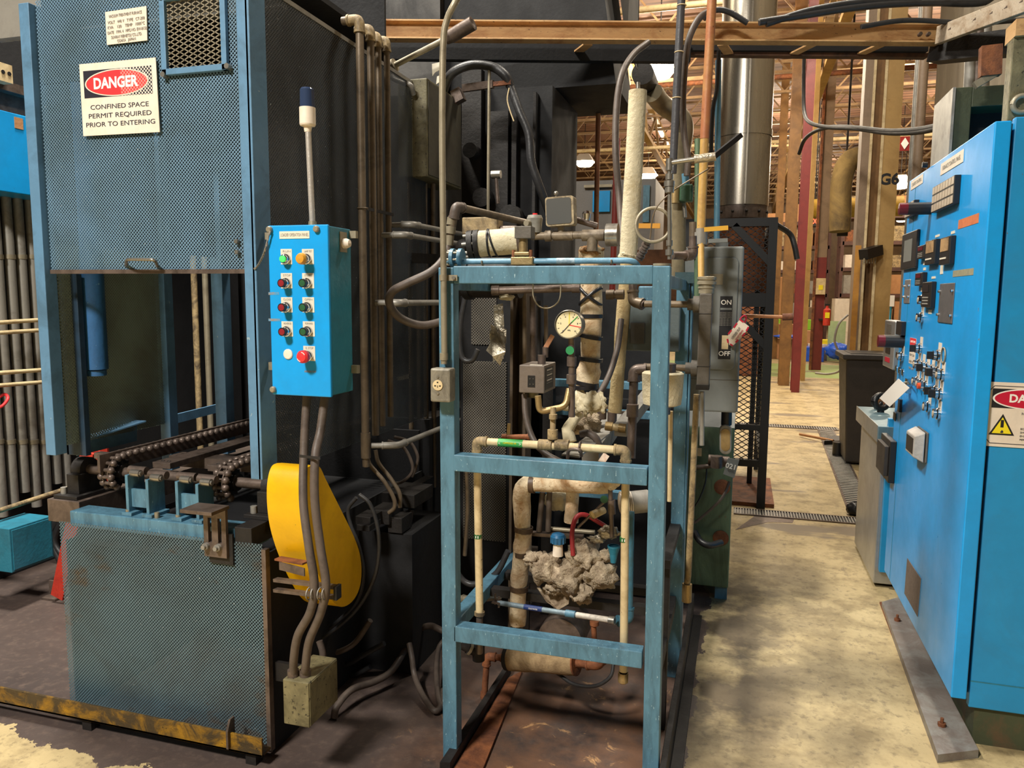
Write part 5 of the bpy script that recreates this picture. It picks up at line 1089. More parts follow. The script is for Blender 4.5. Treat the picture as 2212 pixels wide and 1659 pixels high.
# pump base behind
pb = thing('circulation_pump', P(1230, 1400, 2.75), 'dark pump on cross bearers under the mineral wool', 'pump')
a = P(1140, 1285, 2.62); b = P(1370, 1285, 2.62)
for y in (2.64, 2.82): MB().box((FXL+T, y, .425), (FXR-T, y+.04, .455)).build('bearer', M['black_iron'], pb)
c = P(1215, 1372, 2.72); MB().cyl(c-V((0, .05, 0)), c+V((0, .14, 0)), .085, n=24).build('pump_casing', M['dark_steel'], pb)
c = P(1225, 1330, 2.6); m = MB(); sheet(m, [P(1160, 1270, 2.6), P(1232, 1280, 2.6), P(1228, 1305, 2.59), P(1205, 1318, 2.58), P(1180, 1300, 2.6)], .004); m.build('wrap_scrap', M['wool'], pb)
MB().cyl(P(1282, 1345, 2.6), P(1284, 1385, 2.6), .010, n=12).cyl(P(1284, 1350, 2.6), P(1284, 1342, 2.6), .017, n=8).build('drain_stub', M['rust'], pb)
# ---- blue drain riser and motor
pipe('blue_riser', 'blue vertical pipe with elbow behind the right cream pipe', 'pipe', [P(1362, 1105, 2.52), P(1358, 1338, 2.48), P(1338, 1341, 2.46)], .0135, paint('dirty_blue_pipe', lin(66, 122, 148), lin(60, 90, 96), .5, 10, .45), rad=.03)
mo = thing('small_motor', P(1370, 1105, 2.66), 'small grey finned motor beside the right frame post', 'motor')
a, b = P(1340, 1088, 2.62), P(1400, 1082, 2.66)
d = (b-a).normalized(); MB().cyl(a+d*.03, b, .040, n=24).build('shell', M['galv_grey'], mo)
m = MB()
for k in range(6): m.cyl(a+d*(.003+.006*k), a+d*(.006+.006*k), .043, n=24)
m.cyl(a, b-d*.02, .036, n=16); m.build('cooling_fins', M['sign_white'], mo)
fn = thing('small_funnel', P(1300, 1115, 2.5), 'small cream open pipe end above the red hose', 'pipe'); MB().cyl(P(1305, 1102, 2.52), P(1279, 1113, 2.48), .012, .0145, n=16, caps=False).cyl(P(1305, 1102, 2.52), P(1281, 1112, 2.483), .010, .012, n=16).build('pipe_end', M['cream'], fn)
c = P(1305, 1079, 2.45); tag(MB().cyl(c, c+V((0, .002, 0)), .013, n=20).build('dark_green_tag', flat('dark_green_tag', lin(20, 84, 56), .5)), 'round dark green tag above the cream open pipe end', 'tag')
tag(MB().cyl(P(1248, 1140, 2.5), P(1308, 1082, 2.5), .0045, n=8).build('diagonal_rod', M['dark_steel']), 'thin diagonal rod below the dark green tag', 'rod')
m = MB(); lump(m, P(1315, 1150, 2.56), .026, (1.4, .8, .8), .5, 21); lump(m, P(1290, 1165, 2.55), .018, (1.5, .8, .7), .5, 22)
tag(m.build('shredded_lagging', M['foil']), 'shredded foil scraps right of the red hose', 'insulation')
fc = thing('teal_funnel', P(1325, 1200, 2.55), 'teal cup-shaped fitting right of the mineral wool', 'fitting'); c = P(1325, 1215, 2.55); MB().lathe(c, (0, 0, 1), [(0, .010), (.03, .014), (.055, .022), (.06, .022), (.06, .018)], 18).build('cup', M['teal'], fc)
vc = thing('cross_valve', P(1340, 1120, 2.5), 'dark vertical valve stem beside the right cream pipe', 'valve'); MB().cyl(P(1322, 1160, 2.5), P(1318, 1040, 2.5), .008, n=10).cyl(P(1322, 1110, 2.5), P(1321, 1080, 2.5), .013, n=8).build('stem', M['dark_steel'], vc)
m = MB(); lump(m, P(1318, 1042, 2.5), .03, (1, .7, .8), .3, 31); m.build('packing_wrap', M['insul'], vc)
# ---- upper middle items
od = thing('dark_duct_drum', P(1065, 650, 2.75), 'large dark rounded duct body under the left half of the top rail', 'duct')
a, b = P(1015, 600, 2.72), P(1125, 600, 2.72); MB().cyl(a, b, .075, n=28).build('drum', M['black_iron'], od); MB().cyl(a-V((.015, 0, 0)), a+V((.01, 0, 0)), .082, n=28).build('rim', M['soot'], od)
m = MB(); lump(m, P(1095, 642, 2.66), .022, (1.3, .8, .5), .4, 14); m.build('loose_lagging', M['insul_pale'], od)
fo = MB(); rng = random.Random(9)
for k in range(9):
    x0 = 1056+rng.randint(0, 26); y0 = 700+rng.randint(0, 50)
    sheet(fo, [P(x0, y0, 2.52+.01*rng.random()), P(x0+14+rng.randint(-4, 6), y0+6, 2.50+.03*rng.random()), P(x0+18, y0+26+rng.randint(0, 12), 2.48+.03*rng.random()), P(x0+2, y0+36, 2.50+.03*rng.random())], .0012)
sheet(fo, [P(1066, 660, 2.54), P(1086, 655, 2.54), P(1090, 720, 2.53), P(1078, 735, 2.52), P(1068, 710, 2.53)], .0012)
sheet(fo, [P(1062, 735, 2.50), P(1090, 730, 2.52), P(1092, 760, 2.49), P(1080, 790, 2.50), P(1064, 770, 2.48), P(1050, 757, 2.50)], .0012)
tag(fo.build('hanging_foil', M['foil']), 'torn foil lagging hanging below the dark duct at the left', 'foil')
pipe('rail_pipework', 'brown threaded pipe running under the top rail', 'pipe', [P(1062, 628, 2.5), P(1252, 622, 2.55)], .013, M['dark_steel'], ends=True)
for k, (px, y0, y1, yd, r, mt_) in enumerate(((1134, 630, 860, 2.78, .009, 'pipe_brown'), (1152, 640, 790, 2.72, .012, 'dark_steel'), (1165, 650, 770, 2.85, .01, 'black_iron'), (1180, 660, 760, 2.8, .008, 'pipe_brown'))):
    tag(MB().cyl(P(px, y1, yd), P(px-1, y0, yd), r, n=10).build('inner_riser', M[mt_]), 'thin dark pipe behind the switch box, %s of four' % ('leftmost', 'second from left', 'third from left', 'rightmost')[k], 'pipe', 'inner thin pipes')
pg2 = thing('perforated_guard', P(1050, 1160, 3.3), 'grey perforated guard panel standing inside the frame at the left', 'guard')
for (x0, y0, x1, y1) in ((1018, 640, 1072, 744), (1000, 782, 1094, 1162)):
    a, b = P(x0, y1, 3.3), P(x1, y0, 3.3); MB().box((a.x, 3.3, max(.02, a.z)), (b.x, 3.304, b.z)).build('panel', M['perf_grey'], pg2)
a, b = P(996, 1185, 3.32), P(1100, 640, 3.32); MB().box((a.x, 3.31, 0), (b.x+.02, 3.5, b.z)).build('backing', M['soot'], pg2)
a, b = P(1100, 1000, 3.0), P(1138, 610, 3.0); gcx = MB().box((a.x, 3.0, .05), (a.x+.012, 3.1, b.z)).box((a.x, 3.09, .05), (b.x, 3.1, b.z)).box((b.x-.012, 3.0, .05), (b.x, 3.1, b.z))
tag(gcx.build('tall_channel', paint('brown_tall_channel', lin(92, 76, 58), lin(58, 48, 38), .5, 4, .6)), 'tall brown steel channel behind the switch box', 'channel')
tag(MB().bar(P(1100, 915, 2.6), P(1098, 945, 2.6), .012, .006, (0, 1, 0)).build('upright_lever', M['brass']), 'small upright lever above the green flow label', 'lever')
pipe('small_branch', 'small brown branch pipe behind the green flow label', 'pipe', [P(1085, 944, 2.6), P(1150, 943, 2.6)], .009, M['rust'], ends=True)
# long left rusty gutter
gt = thing('floor_gutter', PZ(1060, 1560), 'rusty steel angle set in the floor running back under the frame', 'gutter')
MB().prism([PZ(975, 1675, .0), PZ(1098, 1470, .0), PZ(1128, 1455, .0), PZ(1040, 1675, .0)], (0, 0, .012)).build('plate', M['rust'], gt)
MB().prism([PZ(950, 1675, .0), PZ(1094, 1455, .0), PZ(1104, 1455, .0), PZ(972, 1675, .0)], (0, 0, .045)).build('upstand', M['black_iron'], gt)
# ================================================================== RIGHT SIDE OF THE SKID
tb_ = thing('conduit_trunk', P(1520, 845, 2.78), 'tall narrow grey conduit body with two side hubs, right of the right frame post', 'conduit body')
ky = 2.78
a, b = P(1504, 838, ky), P(1539, 634, ky)
MB().box((a.x, ky, a.z), (b.x, ky+.06, b.z)).build('body', M['grey_dark'], tb_, .004)
for py in (678, 792): c = P(1520, py, ky); MB().box((a.x-.001, ky-.0015, c.z-.001), (b.x+.001, ky+.06, c.z+.001)).build('cover_seam', M['black_iron'], tb_)
MB().box((a.x-.002, ky-.004, a.z-.006), (b.x, ky+.062, a.z+.012)).build('bottom_cap', M['black_iron'], tb_)
cx_ = (a.x+b.x)/2
zc = lambda py: P(1520, py, ky).z
MB().lathe((cx_, ky+.03, b.z), (0, 0, 1), [(0, .027), (.018, .027), (.018, .030), (.024, .030), (.024, .027), (.032, .027), (.032, .033), (.042, .033), (.044, .029), (.050, .033), (.058, .033), (.060, .020)], 24).build('union_fitting', M['galv'], tb_)
for py in (658, 798):
    z = zc(py); MB().cyl((a.x-.022, ky+.03, z), (a.x, ky+.03, z), .030, n=20).cyl((a.x-.042, ky+.03, z), (a.x-.022, ky+.03, z), .021, n=8).build('side_hub', M['grey_dark'], tb_)
    MB().cyl((P(1390, py, ky).x, ky+.03, z), (a.x-.04, ky+.03, z), .0125, n=14).build('side_pipe', M['pipe_brown'], tb_)
tag(MB().cyl(P(1516, 962, ky+.02), P(1517, 846, ky+.02), .0085, n=12).build('silver_conduit', M['galv_grey']), 'short silver conduit hanging below the tall grey conduit body', 'conduit')
pipe('dark_elbow_pipe', 'dark grey elbow pipe dropping from under the top rail to the upper side hub', 'pipe', [P(1367, 612, 2.84), P(1368, 652, 2.83), P(1392, 658, 2.81)], .0155, M['dark_steel'], M['pipe_brown'], rad=.03)
pipe('dark_down_pipe', 'dark grey pipe with elbow running down from the lower side hub inside the right post', 'pipe', [P(1392, 798, 2.81), P(1370, 799, 2.81), P(1363, 990, 2.75)], .0165, M['dark_steel'], M['dark_steel'], rad=.032)
c = P(1366, 900, 2.76); tag(MB().cyl(c, c+V((0, 0, .045)), .0215, n=14).build('pipe_coupling', M['dark_steel']), 'dark coupling on the down pipe inside the right post', 'coupling')
pipe('short_tee_pipe', 'short dark pipe union beside the taped insulated pipe', 'pipe', [P(1310, 637, 2.75), P(1348, 636, 2.75)], .014, M['pipe_brown'], ends=True)
# fused switch box
sw = thing('grey_switch_box', P(1575, 887, 3.15), 'large grey disconnect switch box with ON and OFF plate, right of the skid frame', 'switch box')
sy = 3.15
a, b = P(1457, 886, sy), P(1608, 532, sy)
MB().box((a.x, sy, a.z), (b.x, sy+.16, b.z)).build('case', M['grey_box'], sw, .008)
def rrect(x0, x1, z0, z1, r, y, k=6):
    pts = []
    for cx, cz, a0 in ((x1-r, z1-r, 0), (x0+r, z1-r, 90), (x0+r, z0+r, 180), (x1-r, z0+r, 270)):
        for i in range(k+1): an = math.radians(a0+90*i/k); pts.append((cx+r*math.cos(an), y, cz+r*math.sin(an)))
    return pts
q0, q1 = P(1468, 796, sy), P(1597, 556, sy)
MB().prism(rrect(q0.x, q1.x, q0.z, q1.z, .025, sy-.008), (0, .008, 0)).build('raised_door', M['grey_box'], sw, .004)
z8 = P(1560, 820, sy).z; MB().box((a.x, sy-.0015, z8-.002), (b.x, sy, z8)).build('seam', M['grey_dark'], sw)
l0, l1 = P(1551, 775, sy), P(1583, 640, sy)
zz_ = lambda f: l0.z+(l1.z-l0.z)*f
pl1 = MB().box((l0.x, sy-.0095, l0.z), (l1.x, sy-.008, l1.z)).build('switch_plate', M['sign_black'], sw)
MB().box((l0.x+.002, sy-.010, zz_(.785)), (l1.x-.002, sy-.0093, zz_(.815))).build('divider', M['grey_box'], pl1)
mid = (l0.x+l1.x)/2
text('ON', (mid, sy-.0102, zz_(.90)), (1, 0, 0), (0, 0, 1), .026, M['white'], pl1, 'lettering', bold=.0003)
text('OFF', (mid, sy-.0102, zz_(.085)), (1, 0, 0), (0, 0, 1), .026, M['white'], pl1, 'lettering', bold=.0003)
for k in range(9): text('DISCONNECT SWITCH' if k < 4 else 'FUSED 200 A 600 V AC', (mid, sy-.0102, zz_(.74-.025*k)), (1, 0, 0), (0, 0, 1), .006, M['grey_txt'], pl1, 'lettering', .046)
MB().box((l0.x+.012, sy-.0105, zz_(.16)), (l1.x-.010, sy-.0095, zz_(.38))).build('warning_label', M['cream'], pl1)
h0, h1 = P(1533, 615, sy), P(1562, 592, sy); MB().box((h0.x, sy-.009, h0.z), (h1.x, sy-.008, h1.z)).build('data_plate', M['galv'], sw)
MB().box((P(1545, 527, sy).x, sy+.03, b.z), (P(1572, 527, sy).x, sy+.12, b.z+.02)).build('top_hub', M['grey_box'], sw)
for py in (700,): MB().box((b.x, sy+.02, P(1600, 720, sy).z), (b.x+.02, sy+.10, P(1600, 690, sy).z)).build('switch_bracket', M['grey_dark'], sw)
tg = thing('lockout_tag', P(1590, 745, sy-.03), 'red and white lockout tag hanging from the grey switch box', 'tag')
tq = [(1573, 722), (1598, 690), (1618, 705), (1606, 725), (1582, 748), (1575, 745)]
MB().prism([P(x, y, sy-.035) for x, y in tq], (0, .0015, 0)).build('card', M['sign_white'], tg)
for k, (x0, y0, x1, y1) in enumerate(((1573, 722, 1580, 713), (1585, 708, 1592, 698), (1577, 743, 1583, 747), (1589, 740, 1595, 734), (1603, 727, 1609, 719), (1612, 715, 1617, 706), (1598, 690, 1606, 696), (1571, 732, 1573, 741))): MB().bar(P(x0, y0, sy-.0365), P(x1, y1, sy-.0365), .006, .001, (0, 1, 0)).build('red_stripe', M['deep_red'], tg)
xd = P(1600, 705, sy)-P(1580, 732, sy); ud = V((0, -1, 0)).cross(xd)
text('LOCKED OUT', P(1590, 720, sy-.037), xd, ud, .012, M['ink'], tg, 'lettering', .052); text('DO NOT OPERATE', P(1597, 724, sy-.037), xd, ud, .009, M['deep_red'], tg, 'lettering', .046)
m = MB(); m.tube(smooth([P(1598, 690, sy-.03), P(1606, 682, sy-.03), P(1612, 686, sy-.02), P(1608, 700, sy)]), .003, 6); m.build('red_loop', M['deep_red'], tg)
rh = thing('rust_handle_bar', P(1660, 686, 5.5), 'rusty orange pipe handle sticking out right of the grey switch box', 'handle'); MB().cyl(P(1606, 682, 3.3), P(1692, 685, 3.3), .0075, n=12).build('bar', M['rust_pipe'], rh); MB().cyl(P(1690, 685, 3.3), P(1713, 684, 3.3), .014, n=12).build('knob', M['rust'], rh)
# grey box inside the frame
ib = thing('grey_relay_box', P(1375, 757, 3.0), 'grey relay box with small cover plate behind the right frame post', 'electrical box')
a, b = P(1337, 757, 3.0), P(1470, 660, 3.0); MB().box((a.x, 3.0, a.z), (b.x, 3.12, b.z)).build('case', paint('blue_grey_enamel', lin(96, 108, 110), lin(78, 90, 92), .4, 4, .45), ib, .005)
a, b = P(1361, 742, 3.0), P(1394, 697, 3.0); MB().box((a.x, 2.992, a.z), (b.x, 3.0, b.z)).build('cover_plate', paint('brown_grey_plate', lin(84, 82, 78), lin(70, 68, 64), .4, 4, .5), ib, .003)
a, b = P(1378, 655, 3.05), P(1412, 618, 3.05); MB().box((a.x, 3.05, a.z), (b.x, 3.15, b.z)).build('top_box', M['frame_blue'], ib, .006)
cn = thing('canvas_canister', P(1430, 885, 2.75), 'cream canvas-covered canister behind the right frame post', 'canister')
c = P(1430, 876, 2.72); MB().lathe(c, (0, 0, 1), [(0, 0), (0, .05), (.006, .066), (.04, .070), (.115, .073), (.12, .066), (.12, 0)], 26).build('canvas', M['insul_pale'], cn)
MB().cyl(c-V((0, 0, .03)), c, .03, n=16).cyl(c+V((0, 0, .12)), c+V((0, 0, .15)), .045, n=16).build('neck', M['dark_steel'], cn)
for pts, r, lab, mt_ in (([(1449, 888), (1446, 1083)], .0085, 'thin cream pipe right behind the right frame post', 'cream'), ([(1505, 852), (1498, 1000), (1487, 1240), (1484, 1262)], .0115, 'long spotted cream pipe standing right of the skid frame', 'cream_dirty')):
    tag(MB().tube([P(x, y, 2.86) for x, y in pts], r, 12).build('cream_riser', M[mt_]), lab, 'pipe')
c = P(1484, 1272, 2.86); tag(MB().cyl(c-V((0, 0, .05)), c+V((0, 0, .02)), .018, n=12).build('brass_fitting', M['brass']), 'dull brass fitting at the foot of the long spotted cream pipe', 'fitting')
# skid base and rear frame
bs = thing('skid_base', (-.17, 2.9, 0), 'black steel base channel along the right side of the skid', 'base')
MB().box((-.185, 2.05, 0), (-.165, 3.7, .12)).box((-.165, 2.05, 0), (-.125, 3.7, .012)).build('base_channel', M['black_iron'], bs, .002)
for y in (2.65, 3.25): MB().box((-.245, y, .0), (-.205, y+.04, .62)).build('upright', M['black_iron'], bs)
MB().box((-.24, 2.6, .62), (-.20, 3.4, .65)).build('side_bar', M['black_iron'], bs)
rf = thing('rear_blue_frame', P(1480, 1250, 3.05), 'dark blue rear upright with open channel top, right of the skid', 'frame')
a, b = P(1472, 1250, 3.06), P(1499, 590, 3.06); MB().box((a.x, 3.055, .0), (b.x, 3.11, b.z)).build('upright', M['frame_blue'], rf, .003)
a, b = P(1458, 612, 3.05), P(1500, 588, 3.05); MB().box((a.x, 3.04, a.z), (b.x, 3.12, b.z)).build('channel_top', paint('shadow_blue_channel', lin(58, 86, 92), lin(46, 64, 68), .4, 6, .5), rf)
bm = thing('rear_pump_skid', (-.55, 3.9, 0), 'dark cluttered machine block behind the skid frame', 'machine')
a, b = P(1140, 1200, 3.55), P(1462, 770, 3.55)
MB().box((a.x, 3.75, .1), (b.x-.02, 4.3, 1.05)).build('block', M['soot'], bm); MB().box((a.x, 3.80, 1.05), (P(1425, 700, 3.8).x, 4.2, 1.58)).build('upper_block', M['soot'], bm)
for y, z in ((3.5, 1.13), (3.6, .98), (3.45, .62)): MB().box((a.x+.05, y, z), (b.x-.04, y+.05, z+.035)).build('blue_rail', M['frame_blue'], bm, .002)
for x in (a.x+.08, b.x-.10): MB().box((x, 3.5, 0), (x+.05, 3.56, 1.14)).build('upright', M['black_iron'], bm)
MB().bar(P(1275, 985, 2.95), P(1330, 905, 3.4), .07, .07).bar(P(1340, 930, 3.0), P(1400, 855, 3.45), .05, .05).build('channel_rail', M['galv_grey'], bm)
for k, (px, py) in enumerate(((1300, 905), (1322, 915))): c = P(px, py, 3.2); MB().cyl(c, c+V((0, 0, .05)), .02, n=10).cbox(c+V((.02, 0, .05)), (.08, .02, .012)).build('clamp_valve', M['dark_steel'], bm)
pipe('rear_cream_stub', 'cream pipe stub with coupling left of the dark down pipe', 'pipe', [P(1308, 920, 3.0), P(1352, 926, 3.0)], .0145, M['cream'], M['brass'], ends=True)
hose('grey_drop_hose', 'long grey hose hanging beside the taped insulated pipe to the pump', 'hose', [P(1342, 690, 2.95), P(1334, 750, 2.9), P(1318, 805, 2.85), P(1296, 850, 2.75), P(1280, 880, 2.7)], .0115, M['hose'])
hose('short_dark_hose', 'short dark hose bending over the middle rail at the centre', 'hose', [P(1253, 938, 2.5), P(1270, 936, 2.5), P(1288, 948, 2.5), P(1297, 975, 2.52)], .0125, M['hose'])
sc_ = thing('crumpled_elbow', P(1225, 950, 2.55), 'crumpled canvas-lagged elbow above the air line at the centre', 'insulated pipe')
lumpy([P(1252, 890, 2.58), P(1225, 928, 2.56), P(1232, 955, 2.55)], .022, .3, 26, 16, seed=12).build('sleeve', M['insul_pale'], sc_)
m = MB(); lump(m, P(1268, 918, 2.64), .045, (1.2, .9, .9), .5, 41); m.build('loose_wool', M['wool'], sc_)
tag(MB().bar(P(1298, 1000, 2.40), P(1310, 982, 2.42), .022, .005, (0, 1, 0)).build('pale_lever', paint('chipped_white_lever', lin(220, 200, 180), lin(180, 110, 70), .4, 30)), 'chipped white lever plate standing on the middle rail', 'lever')
# ---- green oil cabinet
gcb = thing('green_oil_cabinet', P(1545, 1280, 3.95), 'oily green steel cabinet standing right of the skid below the switch box', 'cabinet')
gy = 3.95
a, b = P(1490, 1262, gy), P(1587, 925, gy)
MB().box((a.x-.25, gy, a.z), (b.x, gy+.5, b.z)).build('case', M['green_cab'], gcb, .006)
MB().prism([(a.x-.25, gy, b.z), (b.x, gy, b.z), (b.x, gy+.12, b.z+.06), (a.x-.25, gy+.12, b.z+.06)], (0, .38, 0)).build('sloped_top', M['grey_box'], gcb)
f0, f1 = P(1543, 1300, gy), P(1571, 1262, gy); MB().box((f0.x, gy+.02, 0), (f1.x, gy+.08, a.z)).box((a.x-.2, gy+.02, 0), (a.x-.13, gy+.08, a.z)).build('foot', M['frame_blue'], gcb)
for px, py in ((1557, 1162), (1560, 1052)): c = P(px, py, gy); MB().lathe(c, (0, -1, 0), [(0, .04), (.004, .04), (.006, .03), (.006, 0)], 20).build('round_cover', M['rust'], gcb)
hose('green_cabinet_hose', 'black hose looping into the green oil cabinet', 'hose', [P(1500, 1148, 3.85), P(1512, 1168, 3.82), P(1532, 1178, 3.80), P(1558, 1172, 3.86)], .017, M['black_hose'])
hose('green_cabinet_cable', 'thin brown cable hanging across the green oil cabinet', 'cable', [P(1576, 1040, 3.88), P(1560, 1075, 3.86), P(1530, 1105, 3.86), P(1500, 1130, 3.85)], .007, M['hose'])
hose('black_wire', 'thin black wire dropping down the green oil cabinet', 'wire', [P(1527, 1000, 3.9), P(1524, 1040, 3.88), P(1512, 1075, 3.86), P(1500, 1095, 3.85)], .004, M['black'])
vb2 = thing('valve_cluster', P(1550, 1000, 3.85), 'dark valve cluster on the front of the green oil cabinet', 'valve'); m = MB(); m.cyl(P(1530, 992, 3.88), P(1575, 997, 3.88), .025, n=10).cyl(P(1548, 985, 3.86), P(1548, 1010, 3.86), .03, n=8).cyl(P(1568, 1003, 3.88), P(1500, 1010, 3.88), .012, n=8); m.build('valve_body', M['dark_steel'], vb2)
gt_ = thing('grey_hang_tag', P(1580, 1030, 3.8), 'grey metal tag with numbers hanging on the green oil cabinet', 'tag'); tq = [P(1573, 989, 3.8), P(1597, 994, 3.8), P(1586, 1033, 3.8), P(1562, 1024, 3.8)]; MB().prism(tq, (0, .003, 0)).build('card', M['grey_box'], gt_)
xd = P(1594, 1003, 3.8)-P(1572, 997, 3.8); text('021', P(1579, 1008, 3.796), xd, V((0, -1, 0)).cross(xd), .035, M['white'], gt_, 'lettering', bold=.0006)
ovc = thing('oval_conduit_body', P(1567, 980, 3.7), 'silver oval conduit body below the grey switch box', 'conduit body')
oy = 3.3
c0, c1 = P(1567, 970, oy), P(1567, 930, oy); r_ = P(1580, 950, oy).x-P(1567, 950, oy).x
pts = [c1+V((r_*math.cos(t), 0, r_*math.sin(t))) for t in [math.pi*i/10 for i in range(11)]]+[c0+V((r_*math.cos(t), 0, r_*math.sin(t))) for t in [math.pi+math.pi*i/10 for i in range(11)]]
o = MB().prism(pts, (0, .05, 0)).build('body', M['galv_grey'], ovc, .004)
ctr = sum(pts, V((0, 0, 0)))/len(pts); MB().prism([ctr+(p-ctr)*.74+V((0, -.003, 0)) for p in pts], (0, .003, 0)).build('cover', M['brass'], ovc)
a = P(1570, 912, oy); MB().cyl(P(1569, 918, oy+.03), P(1570, 887, oy+.03), .022, n=12).build('black_coupling', M['black'], ovc)
pl_ = thing('paper_note', P(1512, 985, 3.94), 'small cream paper note stuck on the green oil cabinet', 'note'); a, b = P(1506, 985, 3.945), P(1516, 968, 3.945); MB().box((a.x, 3.943, a.z), (b.x, 3.9455, b.z)).build('paper', M['cream'], pl_)
# ---- hoop, coil and silver tube on the post top
hp = thing('wire_hoop', P(1411, 525, 2.3), 'thin grey metal hoop standing on a dark coil above the right frame post', 'hoop')
MB().torus(P(1411, 486, 2.33), (0.15, -1, .1), .0505, .0050, 36, 8).build('ring', M['galv'], hp)
a, b = P(1380, 560, 2.36), P(1400, 520, 2.34); m = MB(); d = (b-a)
for k in range(7): m.cyl(a+d*(k/7), a+d*((k+.7)/7), .0135 if k % 2 else .0115, n=12)
m.cyl(a, b, .009); m.build('coil', M['dark_steel'], hp)
m = MB(); m.tube(smooth([P(1404, 516, 2.32), P(1415, 455, 2.3), P(1455, 412, 2.3), P(1530, 365, 2.3)]), .0022, 6); m.build('capillary', M['pipe_brown'], hp)
stt = thing('silver_tube', P(1446, 572, 2.28), 'silver tube with fittings standing on the right frame post', 'pipe')
a, b = P(1446, 560, 2.275), P(1446, 352, 2.275)
MB().cyl(a, b, .0058, n=10).build('tube', M['steel'], stt)
MB().cyl(V((P(1430, 566, 2.275).x, 2.28, 1.643)), V((P(1430, 566, 2.275).x, 2.28, 1.650)), .026, n=24).build('flange', M['galv'], stt)
for py, r in ((545, .0115), (525, .009), (410, .0135), (397, .0155), (382, .0115), (362, .0105)): c = P(1446, py, 2.275); MB().cyl(c-V((0, 0, .008)), c+V((0, 0, .008)), r, n=8).build('fitting', M['steel'], stt)
d0, d1, d2 = P(1446, 352, 2.275), P(1500, 344, 2.275), P(1546, 338, 2.275); MB().cyl(d0, d1, .007, n=10).cyl(d0-V((0, 0, .012)), d0+V((0, 0, .012)), .010, n=10).build('side_tube', M['steel'], stt)
lumpy([d1, d2], .0125, .15, 60, 16, seed=3).build('foil_grip', M['foil'], stt)
MB().bar(P(1540, 340, 2.3), P(1600, 292, 2.36), .014, .014).build('black_arm', M['black'], stt)
pipe('post_nipple', 'dark pipe tee to the right of the silver tube', 'pipe', [P(1453, 552, 2.5), P(1497, 552, 2.55), P(1497, 510, 2.55)], .0125, M['dark_steel'], rad=.02)
# ---- orange-yellow riser with lever and its neighbours
oy2 = 2.92
orr = thing('rust_yellow_riser', P(1516, 600, oy2), 'tall rusty orange riser turning yellow lower down, in front of the exhaust stack', 'pipe')
MB().cyl(P(1522, 300, oy2), P(1539, -20, oy2), .0165, n=16).build('upper_pipe', M['rust_pipe'], orr)
MB().cyl(P(1514, 505, oy2), P(1522, 300, oy2), .0155, n=16).build('middle_pipe', M['yellow_pipe'], orr)
MB().cyl(P(1515, 600, oy2-.05), P(1514, 505, oy2), .0120, n=14).build('lower_pipe', M['yellow_pipe'], orr)
c = P(1514, 515, oy2); MB().cyl(c-V((0, 0, .022)), c+V((0, 0, .022)), .024, n=10).cyl(c+V((0, 0, .022)), c+V((0, 0, .036)), .019, n=8).build('ball_valve', M['galv_grey'], orr)
MB().bar(P(1521, 496, oy2-.03), P(1573, 492, oy2-.03), .008, .016).build('yellow_lever', flat('lever_yellow', lin(222, 168, 50), .45), orr)
MB().bar(P(1530, 521, oy2-.02), P(1572, 519, oy2-.02), .02, .014).build('grey_lever', M['grey_box'], orr)
tag(MB().bar(P(1380, 488, 2.6), P(1426, 488, 2.6), .01, .016).build('orange_lever', flat('lever_orange', lin(214, 150, 50), .45)), 'orange lever handle seen through the grey hoop', 'lever')
for k, (p, q, r, mt_, lab) in enumerate((((1506, 640), (1507, 300), .0115, 'green_cab', 'green pipe just left of the rusty yellow riser'), ((1548, 520), (1552, 130), .011, 'frame_blue', 'blue-green pipe just right of the rusty yellow riser'), ((1497, 560), (1498, 480), .016, 'pipe_brown', 'short brown pipe left of the rusty yellow riser'))):
    tag(MB().cyl(P(*p, 3.0), P(*q, 3.0), r, n=12).build('side_riser', M[mt_]), lab, 'pipe')
hose('black_drop_cable', 'black cable hanging along the right of the rusty riser', 'cable', [P(1553, 110, 2.98), P(1549, 190, 2.98), P(1541, 230, 2.98), P(1537, 290, 2.98), P(1536, 350, 2.98)], .008, M['black_hose'])
tag(MB().tube([P(1473, -20, 2.95), P(1465, 130, 2.95), P(1453, 375, 2.95)], .0145, 14).build('dark_conduit', paint('slate_conduit', lin(74, 74, 78), lin(56, 54, 56), .4, 6, .45)), 'dark slate vertical conduit left of the rusty riser', 'conduit')
for py in (12, 113, 212): c = P(1473-py*.052, py, 2.95); tag(MB().torus(c, (0, 0, 1), .016, .002, 14, 5).build('cable_tie', M['cream']), 'pale cable tie on the dark slate conduit, %s' % {12: 'top', 113: 'at the beam', 212: 'below the beam'}[py], 'tie')
hose('arched_conduit', 'grey conduit arching from behind the rusty riser and dropping beside the slate conduit', 'conduit', [P(1536, 22, 3.05), P(1510, 40, 3.02), P(1488, 85, 3.0), P(1479, 150, 3.0), P(1475, 220, 3.0), P(1478, 290, 3.0), P(1486, 340, 3.0), P(1484, 380, 3.0)], .0125, M['hose'])
hose('grey_bow_hose', 'long grey hose bowing down from the beam left of the pale insulated sleeve', 'hose', [P(1400, 92, 3.6), P(1368, 118, 3.5), P(1344, 160, 3.4), P(1332, 230, 3.35), P(1330, 330, 3.3), P(1338, 430, 3.3), P(1345, 530, 3.2)], .0145, M['hose'])
